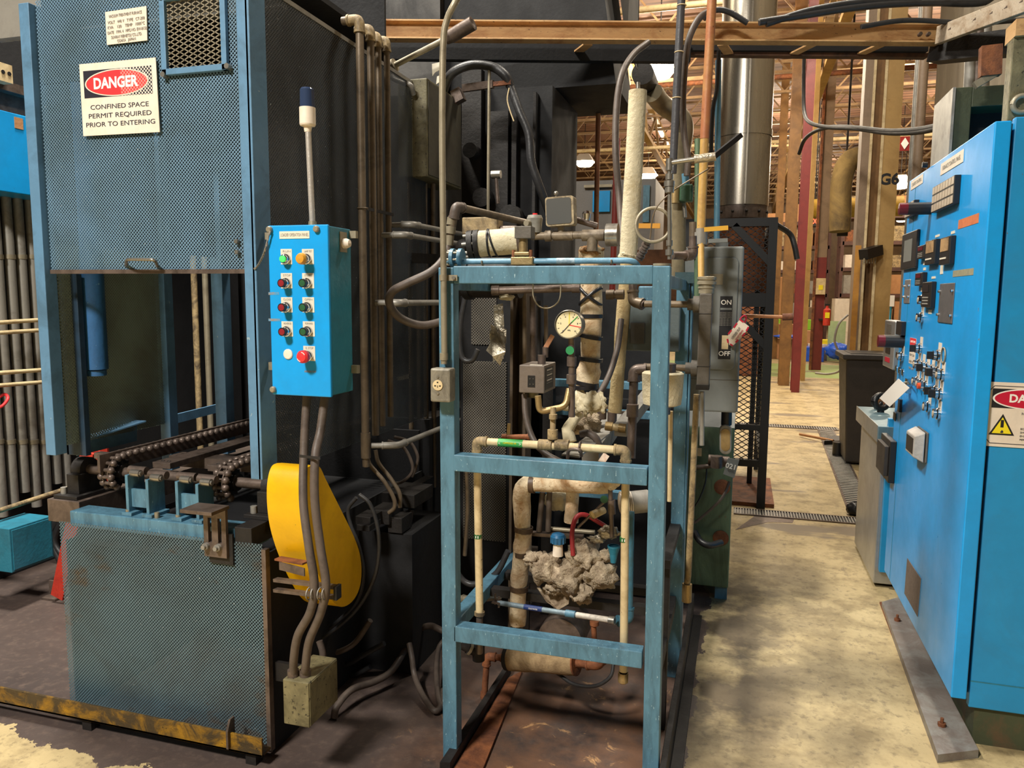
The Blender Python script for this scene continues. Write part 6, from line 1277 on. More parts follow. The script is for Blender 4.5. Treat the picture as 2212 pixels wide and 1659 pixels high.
tg = thing('green_actuator', P(1483, 440, 3.1), 'small green valve actuator with yellow fitting left of the rusty riser', 'actuator'); c = P(1483, 418, 3.1); MB().cbox(c, (.05, .05, .065)).build('green_body', paint('actuator_green', lin(50, 84, 60), lin(36, 60, 44), .4, 8), tg, .006); c = P(1458, 422, 3.1); MB().cyl(c-V((0, 0, .03)), c+V((0, 0, .03)), .02, n=10).build('yellow_fitting', M['brass'], tg); MB().cyl(P(1482, 400, 3.1), P(1480, 375, 3.1), .014, n=8).build('hex_top', M['frame_blue'], tg)
MB().cyl(P(1480, 470, 3.12), P(1478, 445, 3.12), .008, n=8).build('stem', M['steel'], tg)
lo = thing('lagged_pole', P(1470, 560, 3.1), 'grimy lagged pipe between the hoop and the rusty riser', 'insulated pipe'); lumpy([P(1466, 620, 3.15), P(1466, 290, 3.15)], .028, .08, 20, 16, seed=31).build('sleeve', paint('grimy_lagging', lin(120, 108, 82), lin(88, 78, 58), .4, 8, .8), lo)
# ---- pale fibreglass sleeve
fs = thing('fibreglass_sleeve', P(1330, 890, 3.0), 'tall pale fibreglass-insulated pipe rising behind the skid frame', 'insulated pipe')
lumpy([P(1378, 196, 3.0), P(1368, 380, 3.0), P(1357, 552, 3.0)], .034, .03, 14, 22, seed=17, step=.03).build('upper_sleeve', M['insul_pale'], fs)
lumpy([P(1356, 545, 3.0), P(1342, 720, 3.0), P(1328, 890, 3.0)], .026, .12, 18, 20, seed=19, step=.02).build('lower_sleeve', paint('yellowed_sleeve', lin(198, 178, 134), lin(160, 134, 92), .45, 8, .9, 0, None, .7, .5, 50), fs)
m = MB(); lump(m, P(1357, 552, 3.0), .034, (1, 1, .5), .4, 51); m.build('crumpled_joint', M['insul_pale'], fs)
MB().cyl(P(1378, 196, 3.0), P(1378, 178, 3.0), .008, n=10).build('pipe_tip', M['steel'], fs)
# ================================================================== EXHAUST STACK AND CAGE
es = thing('exhaust_stack', P(1600, 475, 6.4), 'wide stainless steel exhaust stack rising behind the black mesh cage', 'chimney')
sx, syy = P(1602, 440, 6.4).x, 6.4; R_ = (P(1660, 400, 6.4).x-P(1544, 400, 6.4).x)/2
zb_ = P(1600, 447, 6.4).z
MB().cyl((sx, syy, zb_), (sx, syy, 7.4), R_, n=48).build('duct', M['stainless'], es)
for py in (292,): z = P(1600, py, 6.4).z; MB().cyl((sx, syy, z-.025), (sx, syy, z+.025), R_+.006, n=48, caps=False).build('seam_band', M['stainless'], es)
MB().cyl((sx, syy, zb_-.10), (sx, syy, zb_+.01), R_*.97, n=48).build('base_ring', M['dark_steel'], es)
MB().cyl((sx, syy, 1.62), (sx, syy, zb_-.1), R_*.9, n=32).build('burner_shell', M['rust'], es)
for dx in (-.15, .15): MB().box((sx+dx-.02, syy+.1, 0), (sx+dx+.02, syy+.14, 1.62)).build('leg', M['mesh_black'], es)
for k in range(12): an = k*math.pi/6+.2; p = V((sx+R_*.975*math.cos(an), syy+R_*.975*math.sin(an), zb_-.05)); MB().sphere(p, .012, 8).build('rivet', M['black_iron'], es)
MB().box((sx+.02, syy-R_-.012, zb_), (sx+.03, syy-R_+.01, 7.4)).build('vertical_seam', M['stainless'], es)
cgy = 5.83
cg = thing('mesh_cage', P(1600, 1100, cgy), 'black expanded-metal safety cage around the base of the exhaust stack', 'cage')
xr, xl = P(1652, 900, cgy).x+.03, P(1466, 900, cgy).x; zt = P(1640, 470, cgy).z; zm = P(1640, 648, cgy).z; zl_ = P(1640, 1010, cgy).z
for x in (xr-.06, xl): MB().box((x, cgy, 0), (x+.06, cgy+.06, zt)).build('post', M['mesh_black'], cg)
for z, h in ((zt-.06, .06), (zm-.05, .10), (P(1640, 925, cgy).z-.02, .04), (zl_, .05)): MB().box((xl, cgy+.005, z), (xr, cgy+.055, z+h)).build('rail', M['mesh_black'], cg)
for sgn, z in ((-1, zt-.03), (-1, zm-.05)): MB().bar((xr-.03, cgy+.03, z-.30), (xr-.30, cgy+.03, z-.02), .05, .05).build('corner_brace', M['mesh_black'], cg)
m = MB(); diamond_mesh(m, (xl, cgy+.03, zl_), (1, 0, 0), (0, 0, 1), xr-xl-.05, zt-zl_, .062, .040, .006, .004); m.build('mesh', M['mesh_black'], cg)
m = MB(); diamond_mesh(m, (xr-.03, cgy+.06, zl_), (0, 1, 0), (0, 0, 1), 1.3, zt-zl_, .062, .040, .006, .004); m.build('side_mesh', M['mesh_black'], cg)
MB().box((xr-.06, cgy+1.36, 0), (xr, cgy+1.42, zt)).build('rear_post', M['mesh_black'], cg)
for z in (zt-.06, zm-.05, zl_): MB().box((xr-.055, cgy+.06, z), (xr-.005, cgy+1.36, z+.06)).build('side_rail', M['mesh_black'], cg)
ms = thing('metal_drip_plate', PZ(1640, 1060, 0), 'rust-stained plate and grey sheet on the floor under the cage', 'plate'); a = PZ(1560, 1098); b = PZ(1672, 1098); MB().box((a.x, a.y+.12, 0), (b.x, a.y+1.0, .03)).build('plate', M['rust'], ms)
# behind the cage: brown brick-like heat panel, seen through the mesh
hb2 = thing('refractory_block', (sx-.1, 7.0, 0), 'brown refractory block seen through the cage mesh', 'furnace'); MB().box((sx-.9, 6.95, 1.5), (sx+.26, 7.8, zt-.15)).build('block', paint('brown_refractory', lin(150, 104, 74), lin(96, 68, 52), .5, 3, .8), hb2)
for dx in (-.85, .2): MB().box((sx+dx, 7.6, 0), (sx+dx+.05, 7.65, 1.5)).build('leg', M['mesh_black'], hb2)
hose('cage_cable', 'black cable dropping from the right side of the cage', 'cable', [P(1678, 486, 5.9), P(1706, 505, 6.0), P(1716, 530, 6.0), P(1722, 560, 6.0)], .02, M['black_hose'])
# ================================================================== CONTROL CABINET FITTINGS
KX = CX0-.004
def kr(x0, x1, yt, yb):
    xc, yc = (x0+x1)/2, (yt+yb)/2
    ya, yb_ = PX(x1, yc, KX).y, PX(x0, yc, KX).y
    return ya, yb_, PX(xc, yb, KX).z, PX(xc, yt, KX).z
def kbox(x0, x1, yt, yb, th, mat, name, par=None, bevel=0):
    y0, y1, z0, z1 = kr(x0, x1, yt, yb)
    o = MB().box((KX-th, y0, z0), (KX, y1, z1)).build(name, mat, par or cab, bevel); return o, y0, y1, z0, z1
def ktext(s, y, z, h, mat, par, width=None, off=.002, bold=0):
    return text(s, (KX-off, y, z), (0, -1, 0), (0, 0, 1), h, mat, par, 'lettering', width, bold=bold)
for a, s in (((2034, 2081, 338.5, 364), 'FURNACE CONTROL PANEL'), ((1969, 1994, 384, 403), 'LOADER CONTROL')):
    o, y0, y1, z0, z1 = kbox(*a, .002, M['sign_white'], 'name_label'); ktext(s, (y0+y1)/2, (z0+z1)/2, (z1-z0)*.55, M['grey_txt'], o, (y1-y0)*.8, .0025)
M['lens_off'] = flat('unlit_annunciator_lens', lin(186, 170, 150), .35)
for a, nr, nc in (((2027, 2074, 392, 449), 3, 8), ((1966, 1985, 437, 467), 2, 3)):
    o, y0, y1, z0, z1 = kbox(*a, .022, M['black'], 'annunciator', bevel=.002)
    for r in range(nr):
        for c in range(nc):
            ya = y0+(y1-y0)*(c+.1)/nc; yb_ = y0+(y1-y0)*(c+.9)/nc; za = z0+(z1-z0)*(r+.1)/nr; zb = z0+(z1-z0)*(r+.9)/nr
            MB().box((KX-.0235, ya, za), (KX-.022, yb_, zb)).build('legend_window', M['lens_off'], o)
def kcyl(px, py, ln, r, name, mat, tip):
    c = PX(px, py, KX); o = MB().cyl(c, c+V((-ln*.72, 0, 0)), r, n=20).build(name, mat, cab); MB().lathe(c+V((-ln*.72, 0, 0)), (-1, 0, 0), [(0, r), (ln*.26, r*.97), (ln*.28, 0)], 20).build('red_tip', tip, o)
wine = flat('wine_lens', lin(96, 20, 34), .3)
kcyl(2011, 450, .125, .026, 'signal_lamp', M['black'], wine); kcyl(1952, 738, .115, .030, 'signal_lamp', M['black'], wine)
kbox(2071, 2114, 468, 488, .001, paint('orange_tape_patch', lin(206, 120, 76), lin(180, 96, 60), .4, 20, .6), 'tape_patch'); kbox(2059, 2103, 582, 596, .001, paint('tan_glue_patch', lin(150, 146, 120), lin(130, 130, 116), .4, 20, .6), 'glue_patch')
o, y0, y1, z0, z1 = kbox(1954, 1986, 502, 580, .014, M['black'], 'touch_screen', bevel=.004); MB().box((KX-.015, y0+(y1-y0)*.28, z0+(z1-z0)*.2), (KX-.014, y1-(y1-y0)*.2, z1-(z1-z0)*.2)).build('screen', flat('grey_screen', lin(140, 142, 136), .2), o)
for a, win in (((1992, 2008, 530, 558), 0), ((2010, 2031, 519, 571), 1), ((2042, 2064, 512, 571), 1), ((1987, 2003, 589, 617), 0), ((2002, 2022, 609, 664), 2)):
    o, y0, y1, z0, z1 = kbox(*a, .02, M['black'], 'process_controller', bevel=.003)
    if win == 1:
        MB().box((KX-.022, y0+(y1-y0)*.15, z0+(z1-z0)*.48), (KX-.02, y1-(y1-y0)*.1, z1-(z1-z0)*.05)).build('display', paint('beige_display', lin(196, 160, 116), lin(120, 100, 80), .4, 8, .25), o)
        MB().box((KX-.022, y0+(y1-y0)*.3, z0+(z1-z0)*.2), (KX-.02, y1-(y1-y0)*.1, z0+(z1-z0)*.26)).build('white_strip', M['white_lbl'], o)
    else:
        for k in range(3): MB().box((KX-.022, y0+(y1-y0)*.25, z0+(z1-z0)*(.12+.12*k)), (KX-.02, y1-(y1-y0)*.15, z0+(z1-z0)*(.17+.12*k))).build('key_row', M['grey_txt'], o)
        MB().box((KX-.022, y0+(y1-y0)*.25, z0+(z1-z0)*.6), (KX-.02, y1-(y1-y0)*.15, z1-(z1-z0)*.12)).build('display', wine if win == 0 else M['tape'], o)
for a in ((2000, 2007, 521, 526), (2021, 2030, 507, 512), (2055, 2063, 499, 505), (1995, 2001, 565, 572), (1995, 2000, 578, 584), (1990, 1997, 621, 630), (2013, 2021, 597, 602), (2006, 2013, 669, 678), (2032, 2038, 568, 592)): kbox(*a, .0015, M['white_lbl'], 'small_label')
for a, mt_ in (((1955, 1967, 604, 655), M['stainless_sheet']), ((2030, 2061, 612, 698), paint('grey_cover_plate', lin(116, 114, 116), lin(96, 94, 96), .4, 6, .4, .4))):
    o, y0, y1, z0, z1 = kbox(*a, .004, mt_, 'cover_plate', bevel=.002)
    for yy in (y0+.012, y1-.012):
        for zz in (z0+.03, z1-.03): MB().cyl((KX-.004, yy, zz), (KX-.012, yy, zz), .006, n=8).build('screw', M['chrome'], o)
def knob(px, py, kind):
    c = PX(px, py, KX); nm = {'k': 'selector_switch', 'b': 'push_button', 'r': 'push_button', 'o': 'blanking_plug', 'q': 'selector_switch'}[kind]
    if kind == 'o': MB().lathe(c, (-1, 0, 0), [(0, .018), (.004, .018), (.006, .015), (.006, 0)], 16).build(nm, M['chrome'], cab); return
    MB().box((KX-.0015, c.y-.024, c.z+.004), (KX, c.y+.024, c.z+.050)).build('legend_plate', M['sign_white'], cab)
    o = MB().lathe(c, (-1, 0, 0), [(0, .024), (.010, .024), (.014, .019), (.024, .019), (.024, 0)], 16).build(nm, M['chrome'], cab)
    if kind in 'kq': MB().cbox(c+V((-.034, 0, 0)), (.022, .010 if kind == 'k' else .034, .030)).build('handle', M['black'], o)
    elif kind == 'r': MB().lathe(c+V((-.022, 0, 0)), (-1, 0, 0), [(0, .013), (.012, .013), (.014, 0)], 14).build('lens', flat('orange_red_lens', lin(214, 80, 40), .3), o)
    else: MB().lathe(c+V((-.022, 0, 0)), (-1, 0, 0), [(0, .011), (.004, .011), (.005, 0)], 14).build('lens', M['lens_off'], o)
z3 = lambda x, y: (1812+x/5.53, 750+y/5.53)
for p, k in (((1996, 648), 'b'), ((1993, 686), 'b'), ((1990, 753), 'k'), ((2030, 768), 'k'), (z3(965, 205), 'b'), (z3(1015, 225), 'b'), (z3(1070, 245), 'k'), (z3(1130, 275), 'b'), (z3(1190, 300), 'q'), (z3(1248, 330), 'b'), (z3(948, 410), 'b'), (z3(998, 435), 'b'), (z3(1045, 465), 'r'), (z3(1170, 525), 'k'), (z3(1225, 560), 'k'), (z3(1085, 710), 'b'), (z3(1205, 795), 'b'), (z3(700, 90), 'o'), (z3(768, 110), 'b'), (z3(692, 255), 'o'), (z3(730, 275), 'o'), (z3(770, 300), 'o')): knob(*p, k)
c = PX(2040, 768, KX); MB().torus(c+V((-.004, 0, 0)), (1, 0, 0), .030, .003, 24, 6).build('dial_ring', M['galv'], cab)
kbox(1945, 1957, 694, 724, .02, M['black'], 'counter', bevel=.002)
o, y0, y1, z0, z1 = kbox(1965, 1978, 730, 787, .001, M['sign_white'], 'warning_label'); MB().box((KX-.0016, y0, z1-.035), (KX-.001, y1, z1)).build('red_header', M['sign_red'], o)
for k in range(5): ktext('CAUTION' if k == 0 else 'KEEP CLEAR', (y0+y1)/2, z1-.017-(.03*k), .014, M['white'] if k == 0 else M['grey_txt'], o, (y1-y0)*.8, .0018)
o, y0, y1, z0, z1 = kbox(1984, 2006, 926, 994, .010, M['grey_dark'], 'signal_horn', bevel=.004)
h_ = MB().hexa([(KX-.052, y0+.012, z0+.02), (KX-.014, y0, z0), (KX-.014, y1, z0), (KX-.052, y1-.012, z0+.02), (KX-.052, y0+.012, z1-.02), (KX-.014, y0, z1), (KX-.014, y1, z1), (KX-.052, y1-.012, z1-.02)]).build('horn_housing', paint('horn_grey', lin(176, 170, 162), lin(150, 144, 136), .4, 10, .4), o, .004)
for k in range(8): zz = z0+.035+(z1-z0-.07)*k/7; MB().box((KX-.0535, y0+.025, zz-.004), (KX-.0515, y1-.025, zz+.004)).build('slot', M['black'], h_)
o, y0, y1, z0, z1 = kbox(1914, 1936, 942, 1036, .03, M['black'], 'black_socket', bevel=.004); MB().box((KX-.05, y0+.02, z0+.03), (KX-.03, y1-.02, z1-.03)).build('socket_hood', M['bin'], o, .003)
kbox(1931, 1936, 891, 908, .004, M['black'], 'key_slot'); kbox(1945, 1949, 862, 890, .012, M['black'], 'door_handle')
y0, y1, z0, z1 = kr(1955, 1989, 1230, 1300); MB().prism([PX(1961, 1206, KX), PX(1990, 1250, KX), PX(1983, 1332, KX), PX(1955, 1282, KX)], (-.003, 0, 0)).build('vent_filter', paint('brown_filter_mesh', lin(112, 98, 88), lin(96, 84, 76), .4, 30, .8), cab)
ys = PX(1930, 1130, KX).y; MB().box((KX-.0012, ys-.002, CZ0+.01), (KX, ys+.002, CZ1-.02)).build('door_seam', M['teal'], cab)
c = PX(2003, 356, KX); MB().cyl(c, c+V((-.02, 0, 0)), .012, n=12).build('door_latch', M['black'], cab)
# white hang tag
wt = thing('white_hang_tag', PX(1933, 848, KX-.05), 'white card tag hanging from the blue control cabinet door', 'tag')
WT = KX-.06
MB().prism([PX(1900, 860, WT), PX(1941, 818, WT), PX(1965, 838, WT), PX(1922, 879, WT)], (-.001, 0, 0)).build('card', M['white'], wt)
MB().tube(smooth([PX(1952, 826, WT), PX(1962, 826, WT+.02), PX(1967, 832, KX)]), .003, 6).build('wire', M['galv'], wt); MB().box((KX-.02, PX(1970, 830, KX).y, PX(1968, 850, KX).z), (KX, PX(1965, 830, KX).y, PX(1968, 818, KX).z)).build('hasp', M['chrome'], wt)
# danger sign on the end panel
DY = CY0-.004
ds = thing('electrical_danger_sign', P(2170, 965, DY), 'cream DANGER sign with yellow warning triangle on the right end of the blue cabinet', 'sign')
dface = [(2126, 824), (2342, 833), (2332, 976), (2113, 962)]
plate(dface, DY, .003, M['sign_white'], ds, 'face')
Q = lambda u, v, y=DY-.0004: quad_uv(u, v, y, dface)
ds_ = MB()
for (u0, v0), (u1, v1) in (((.05, .16), (.05, .85)), ((.11, .06), (.9, .06)), ((.11, .95), (.9, .95)), ((.05, .16), (.11, .06)), ((.05, .85), (.11, .95))): ds_.bar(Q(u0, v0), Q(u1, v1), .0022, .0006, (0, 1, 0))
ds_.build('border_line', M['ink'], ds)
MB().prism([Q(u, v) for u, v in ((.095, .10), (.93, .10), (.93, .40), (.095, .40))], (0, .0004, 0)).build('black_field', M['sign_black'], ds)
MB().prism(ellipse(.51, .25, .41, .165, DY-.0008, dface), (0, .0004, 0)).build('oval_rim', M['white'], ds)
MB().prism(ellipse(.51, .25, .39, .145, DY-.0012, dface), (0, .0004, 0)).build('red_oval', M['deep_red'], ds)
sign_text('DANGER', .51, .25, .50, .125, DY-.0018, M['white'], ds, dface, bold=.0012)
tri = [Q(.218, .49), Q(.090, .82), Q(.345, .82)]
MB().prism(tri, (0, .0004, 0)).build('triangle_rim', M['sign_black'], ds)
ct = (tri[0]+tri[1]+tri[2])/3; MB().prism([ct+(p-ct)*.76+V((0, -.0006, 0)) for p in tri], (0, .0005, 0)).build('yellow_triangle', M['sign_yel'], ds)
b0, b1 = Q(.217, .585, DY-.0014), Q(.217, .70, DY-.0014); MB().bar(b0, b1, .009, .0006, (0, 1, 0)).cyl(Q(.217, .765, DY-.0018), Q(.217, .765, DY-.0010), .0048, n=14).build('exclamation_mark', M['sign_black'], ds)
for s, v, hh in (('HAZARDOUS VOLTAGE', .475, .05), ('BODILY INJURY FROM', .71, .032), ('SHOCK OR BURNS MAY', .765, .032), ('ENSUE. QUALIFIED', .82, .032), ('PERSONNEL ONLY', .875, .032)):
    c = Q(.40, v, DY-.0008); text(s, c, Q(.64, v)-Q(.40, v), V((0, -1, 0)).cross(Q(.64, v)-Q(.40, v)), .0085 if hh < .04 else .012, M['ink'], ds, 'lettering', align='LEFT')
# grey box and stainless trough beyond the cabinet
gb = thing('grey_wall_disconnect', PX(1915, 800, .74), 'slim grey box with black and red marks between the brown column and the blue cabinet', 'switch box')
GB = .785
y0, y1 = PX(1931, 740, GB).y, PX(1909, 740, GB).y; z0, z1 = PX(1918, 795, GB).z, PX(1922, 692, GB).z
MB().box((GB, y0, z0), (GB+.06, y1, z1)).build('case', M['stainless_sheet'], gb, .006)
for f0, f1, mt_ in ((.72, .92, 'grey_dark'), (.30, .55, 'black'), (.12, .22, 'deep_red')): MB().box((GB-.002, y0+(y1-y0)*.3, z0+(z1-z0)*f0), (GB, y0+(y1-y0)*.75, z0+(z1-z0)*f1)).build('marking', M[mt_], gb)
MB().box((GB+.06, y0+.02, z0), (KX+.3, y1-.02, z0+.04)).build('bracket', M['grey_dark'], gb)
tt = thing('stainless_trough', (1.1, 5.1, 0), 'galvanized sheet trough with blue-grey top lip beyond the blue cabinet', 'trough')
TX = .745
ya, yb_ = PX(1896, 1100, TX).y, PX(1850, 1100, TX).y
zt = PX(1875, 900, TX-.03).z
MB().box((TX, ya, .02), (1.55, yb_, zt-.09)).build('body', M['stainless_sheet'], tt, .004)
MB().box((TX-.03, ya-.05, zt-.085), (1.55, yb_+.02, zt)).build('top_tray', M['side_blue'] if False else paint('blue_grey_tray', lin(110, 140, 152), lin(90, 116, 128), .4, 4, .35, .4), tt, .003)
MB().box((TX-.033, ya-.04, zt-.084), (TX-.03, yb_+.01, zt+.004)).build('bright_lip', M['stainless_sheet'], tt)
MB().box((TX+.02, ya-.045, .1), (TX+.06, ya-.005, .93)).build('front_leg', M['side_blue'], tt)
for k, (px, py, r, mt_, nm, lab) in enumerate(((1884, 862, .035, 'black', 'black_ring_fitting', 'black ring fitting standing on the trough lip'), (1905, 845, .05, 'black', 'black_pipe_elbow', 'black pipe elbow behind the white hang tag'), (1903, 875, .035, 'rust_pipe', 'orange_fitting', 'orange-brown fitting under the white hang tag'))):
    c = PX(px, py, TX+.07); c.y = min(c.y, yb_-.06); c.z = zt+r+.012; o = thing(nm, (c.x, c.y, zt), lab, 'fitting'); MB().torus(c, (.4, -1, .2), r*.8, r*.35, 20, 8).cyl((c.x, c.y, zt), (c.x, c.y, c.z-r*.6), r*.4, n=12).build('body', M[mt_], o)
# olive frame on top of the cabinet
of_ = thing('olive_cable_box', (1.2, 3.9, CZ1+.01), 'dark olive open box on top of the blue cabinet receiving the two cables', 'cable box')
a = P(2057, 290, 4.05); b = P(2165, 183, 4.05)
MB().box((a.x, 4.05, CZ1+.01), (a.x+.07, 4.4, b.z)).build('upright', M['olive_dark'], of_, .003); MB().box((a.x+.07, 4.05, b.z-.09), (a.x+.6, 4.4, b.z)).build('top_rail', M['olive_dark'], of_, .003)
MB().box((a.x+.07, 4.2, CZ1+.01), (a.x+.6, 4.4, b.z-.09)).build('dark_inside', M['soot'], of_); MB().box((a.x-.012, 4.04, CZ1+.01), (a.x, 4.4, b.z)).build('edge_strip', M['galv_grey'], of_)
op2 = thing('olive_post', P(2190, 250, 3.35), 'olive steel post above the right end of the blue cabinet', 'post'); a, b = P(2176, 250, 3.35), P(2230, 78, 3.35); MB().box((a.x, 3.35, CZ1+.012), (a.x+.16, 3.42, b.z)).build('post', M['olive'], op2, .003); MB().box((a.x, 3.33, b.z), (a.x+.2, 3.45, b.z+.06)).build('cap_plate', M['rust_beam'], op2)
c = P(2208, 225, 3.33); MB().torus(c, (0, -1, 0), .03, .010, 20, 8).build('lifting_eye', M['galv'], op2)
hn = thing('hinged_bracket', P(2140, 170, 3.9), 'pale bolted bracket hanging below the black support arm', 'bracket'); MB().bar(P(2140, 100, 3.9), P(2138, 165, 3.9), .08, .05, (0, 1, 0)).build('rust_plate', M['rust'], hn); MB().bar(P(2150, 158, 3.9), P(2105, 185, 3.9), .03, .03).build('pale_link', M['galv'], hn)
for k, px in enumerate((2092, 2108, 2122)): tag(MB().cyl(P(px, 230, 4.9), P(px+8, 60, 4.9), .03, n=12).build('wall_conduit', M['galv_grey' if k != 1 else 'dark_steel']), 'vertical conduit on the block wall above the blue cabinet, %s of three' % ('left', 'middle', 'right')[k], 'conduit', 'conduits on the block wall')
# two cables to the cabinet
for k, pts in enumerate(([(1737, 118, 8.2), (1736, 190, 8.1), (1738, 245, 7.9), (1752, 266, 7.5), (1790, 275, 7.0), (1850, 278, 6.3), (1920, 287, 5.6), (1990, 284, 5.0), (2056, 268, 4.45)], [(1726, 330, 8.2), (1738, 300, 8.0), (1762, 281, 7.6), (1800, 272, 7.0), (1850, 274, 6.3), (1920, 281, 5.6), (1990, 277, 5.0), (2056, 262, 4.45)])):
    hose('sagging_cable', ('lower grey cable rising to the red column from the olive cable box, hooked upward', 'upper grey cable bending down at the red column from the olive cable box')[k], 'cable', [PD(x, y+(k*2), d) for x, y, d in pts], .019, paint('dark_grey_cable_%d' % k, lin(48, 47, 47), lin(36, 35, 35), .4, 6, .6, 0, None, .7, .1, 60, None, .2))
# ================================================================== HALL BEYOND
def hcol(name, label, x0, x1, y, dep, z0, z1, fl, web, parts=None):
    """wide-flange column: two flanges and a web; flange faces the camera"""
    t = .02; r = thing(name, ((x0+x1)/2, y+dep/2, z0), label, 'column')
    MB().box((x0, y, z0), (x1, y+t, z1)).build('front_flange', fl, r); MB().box((x0, y+dep-t, z0), (x1, y+dep, z1)).build('rear_flange', fl, r)
    MB().box(((x0+x1)/2-t/2, y+t, z0), ((x0+x1)/2+t/2, y+dep-t, z1)).build('web', web, r); return r
# G6 column: flanges face the aisle, web seen from the side
gyc = 8.6
xa, xb, xc = P(1856, 386, gyc).x, P(1899, 386, gyc).x, P(1939, 386, gyc).x
g6 = thing('yellow_building_column', ((xa+xc)/2, gyc+.15, 0), 'wide cream and brown steel column stencilled G6 behind the black bin', 'column')
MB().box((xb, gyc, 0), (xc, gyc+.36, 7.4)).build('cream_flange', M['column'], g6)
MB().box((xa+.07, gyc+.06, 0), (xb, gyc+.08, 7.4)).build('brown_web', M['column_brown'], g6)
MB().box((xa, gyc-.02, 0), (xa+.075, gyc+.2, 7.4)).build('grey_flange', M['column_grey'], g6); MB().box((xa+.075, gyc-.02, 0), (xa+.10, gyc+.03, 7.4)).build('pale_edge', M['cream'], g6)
MB().box((xb-.006, gyc-.012, 0), (xb+.02, gyc, 7.4)).build('edge_strip', M['cream'], g6)
c = P(1921, 388, gyc-.001); text('G6', c, (1, 0, 0), (0, 0, 1), .15, M['sign_black'], g6, 'stencil', .18, bold=.006)
MB().box((xa-.001, gyc-.022, 0), (xa+.055, gyc-.02, 2.1)).build('orange_wear', paint('orange_wear', lin(196, 140, 60), lin(160, 110, 60), .4, 4), g6)
bk = thing('black_stud_bracket', P(1885, 560, gyc-.05), 'black bracket with hanging studs on the cream column', 'bracket'); MB().bar(P(1865, 550, gyc-.2), P(1898, 540, gyc-.02), .10, .10).build('bracket', M['black'], bk)
for k in range(5): c = P(1867+6*k, 558, gyc-.22+.04*k); MB().cyl(c, c-V((0, 0, .05)), .008, n=8).build('stud', M['galv'], bk)
for k, (px, yd, r) in enumerate(((1985, 6.6, .035), (1972, 6.9, .02))): x = P(px, 300, yd).x; tag(MB().cyl((x, yd, 0), (x, yd, 7.3), r, n=12).build('corner_conduit', M['galv_grey' if k else 'column_grey']), 'tall conduit at the edge of the block wall, %s one' % ('thicker', 'thinner')[k], 'conduit')
hs = thing('red_wall_sign', P(1950, 310, 12), 'small red sign with white diamond between the cream column and the block wall', 'sign'); a, b = P(1943, 326, 12), P(1966, 294, 12); MB().box((a.x, 12, a.z), (b.x, 12.02, b.z)).build('board', paint('dull_red_sign', lin(150, 40, 36), lin(120, 30, 30), .4, 2), hs); cc_ = (V((a.x, 12, a.z))+V((b.x, 12, b.z)))/2+V((0, -.005, 0)); MB().prism([cc_+V((.05, 0, 0)), cc_+V((0, 0, .08)), cc_-V((.05, 0, 0)), cc_-V((0, 0, .08))], (0, .004, 0)).build('diamond', M['white'], hs)
# bin, broom, drains
bn = thing('black_wheelie_bin', PZ(1865, 985), 'large black plastic bin at the foot of the cream column', 'bin')
by = 7.85; p = P(1868, 985, by); hx = .30
MB().hexa([(p.x-.19, by-.16, .02), (p.x+.32, by-.16, .02), (p.x+.32, by+.3, .02), (p.x-.19, by+.3, .02), (p.x-.24, by-.22, 1.02), (p.x+.38, by-.22, 1.02), (p.x+.38, by+.36, 1.02), (p.x-.24, by+.36, 1.02)]).build('tub', M['bin'], bn, .02)
MB().box((p.x-.27, by-.25, 1.0), (p.x+.41, by+.39, 1.05)).build('rim', M['bin'], bn, .01); MB().box((p.x-.20, by-.18, 1.045), (p.x+.34, by+.32, 1.055)).build('dark_mouth', M['black'], bn)
for s in (0,): MB().cyl((p.x-.21, by+.26, .0), (p.x-.21, by+.26, .14), .05).build('wheel', M['black'], bn)
br_ = thing('push_broom', PZ(1800, 958), 'broom with pale wooden handle lying beside the black bin', 'broom'); MB().cyl(PZ(1728, 938, .03), PZ(1800, 952, .05), .014, n=10).build('handle', M['card'], br_); MB().prism([PZ(1780, 962, .0), PZ(1800, 950, .0), PZ(1836, 952, .0), PZ(1838, 962, .0)], (0, 0, .05)).build('head', M['mesh_black'], br_)
def drain(name, label, a, b, w_, n):
    a, b = V(a), V(b); t = (b-a).normalized(); sd = V((-t.y, t.x, 0)); L_ = (b-a).length
    r = thing(name, (a+b)/2, label, 'drain'); m = MB()
    for s in (1, -1): m.bar(a+sd*s*w_/2+V((0, 0, .004)), b+sd*s*w_/2+V((0, 0, .004)), .016, .008)
    m.build('frame', M['dark_steel'], r); MB().bar(a+V((0, 0, .001)), b+V((0, 0, .001)), w_, .002).build('pit', M['black'], r)
    m = MB()
    for k in range(n): p = a+t*(L_*(k+.5)/n); m.bar(p-sd*w_/2+V((0, 0, .005)), p+sd*w_/2+V((0, 0, .005)), L_/n*.45, .006)
    m.build('bars', M['galv_grey'], r)
a, b = PZ(1585, 1104), PZ(1856, 1124); drain('trench_drain', 'steel trench drain crossing the aisle just past the green cabinet', a, V((b.x, a.y, 0)), .16, 44)
a, b = PZ(1672, 922), PZ(1780, 924); drain('trench_drain', 'far steel trench drain crossing the aisle beside the cage', V((a.x-.4, 9.8, 0)), V((b.x+.15, 9.8, 0)), .2, 40)
a, b = PZ(1768, 928), PZ(1852, 1064); drain('trench_drain', 'dark grated drain running lengthwise along the aisle toward the cream column', V((1.02, 9.7, 0)), V((.90, 5.95, 0)), .17, 60)
tag(MB().prism([PZ(1588, 1145), PZ(1640, 1108), PZ(1720, 1112), PZ(1712, 1130), PZ(1660, 1128)], (0, 0, .0015)).build('floor_patch', M['dark_steel']), 'dark rubber-like patch beside the near trench drain', 'floor patch')
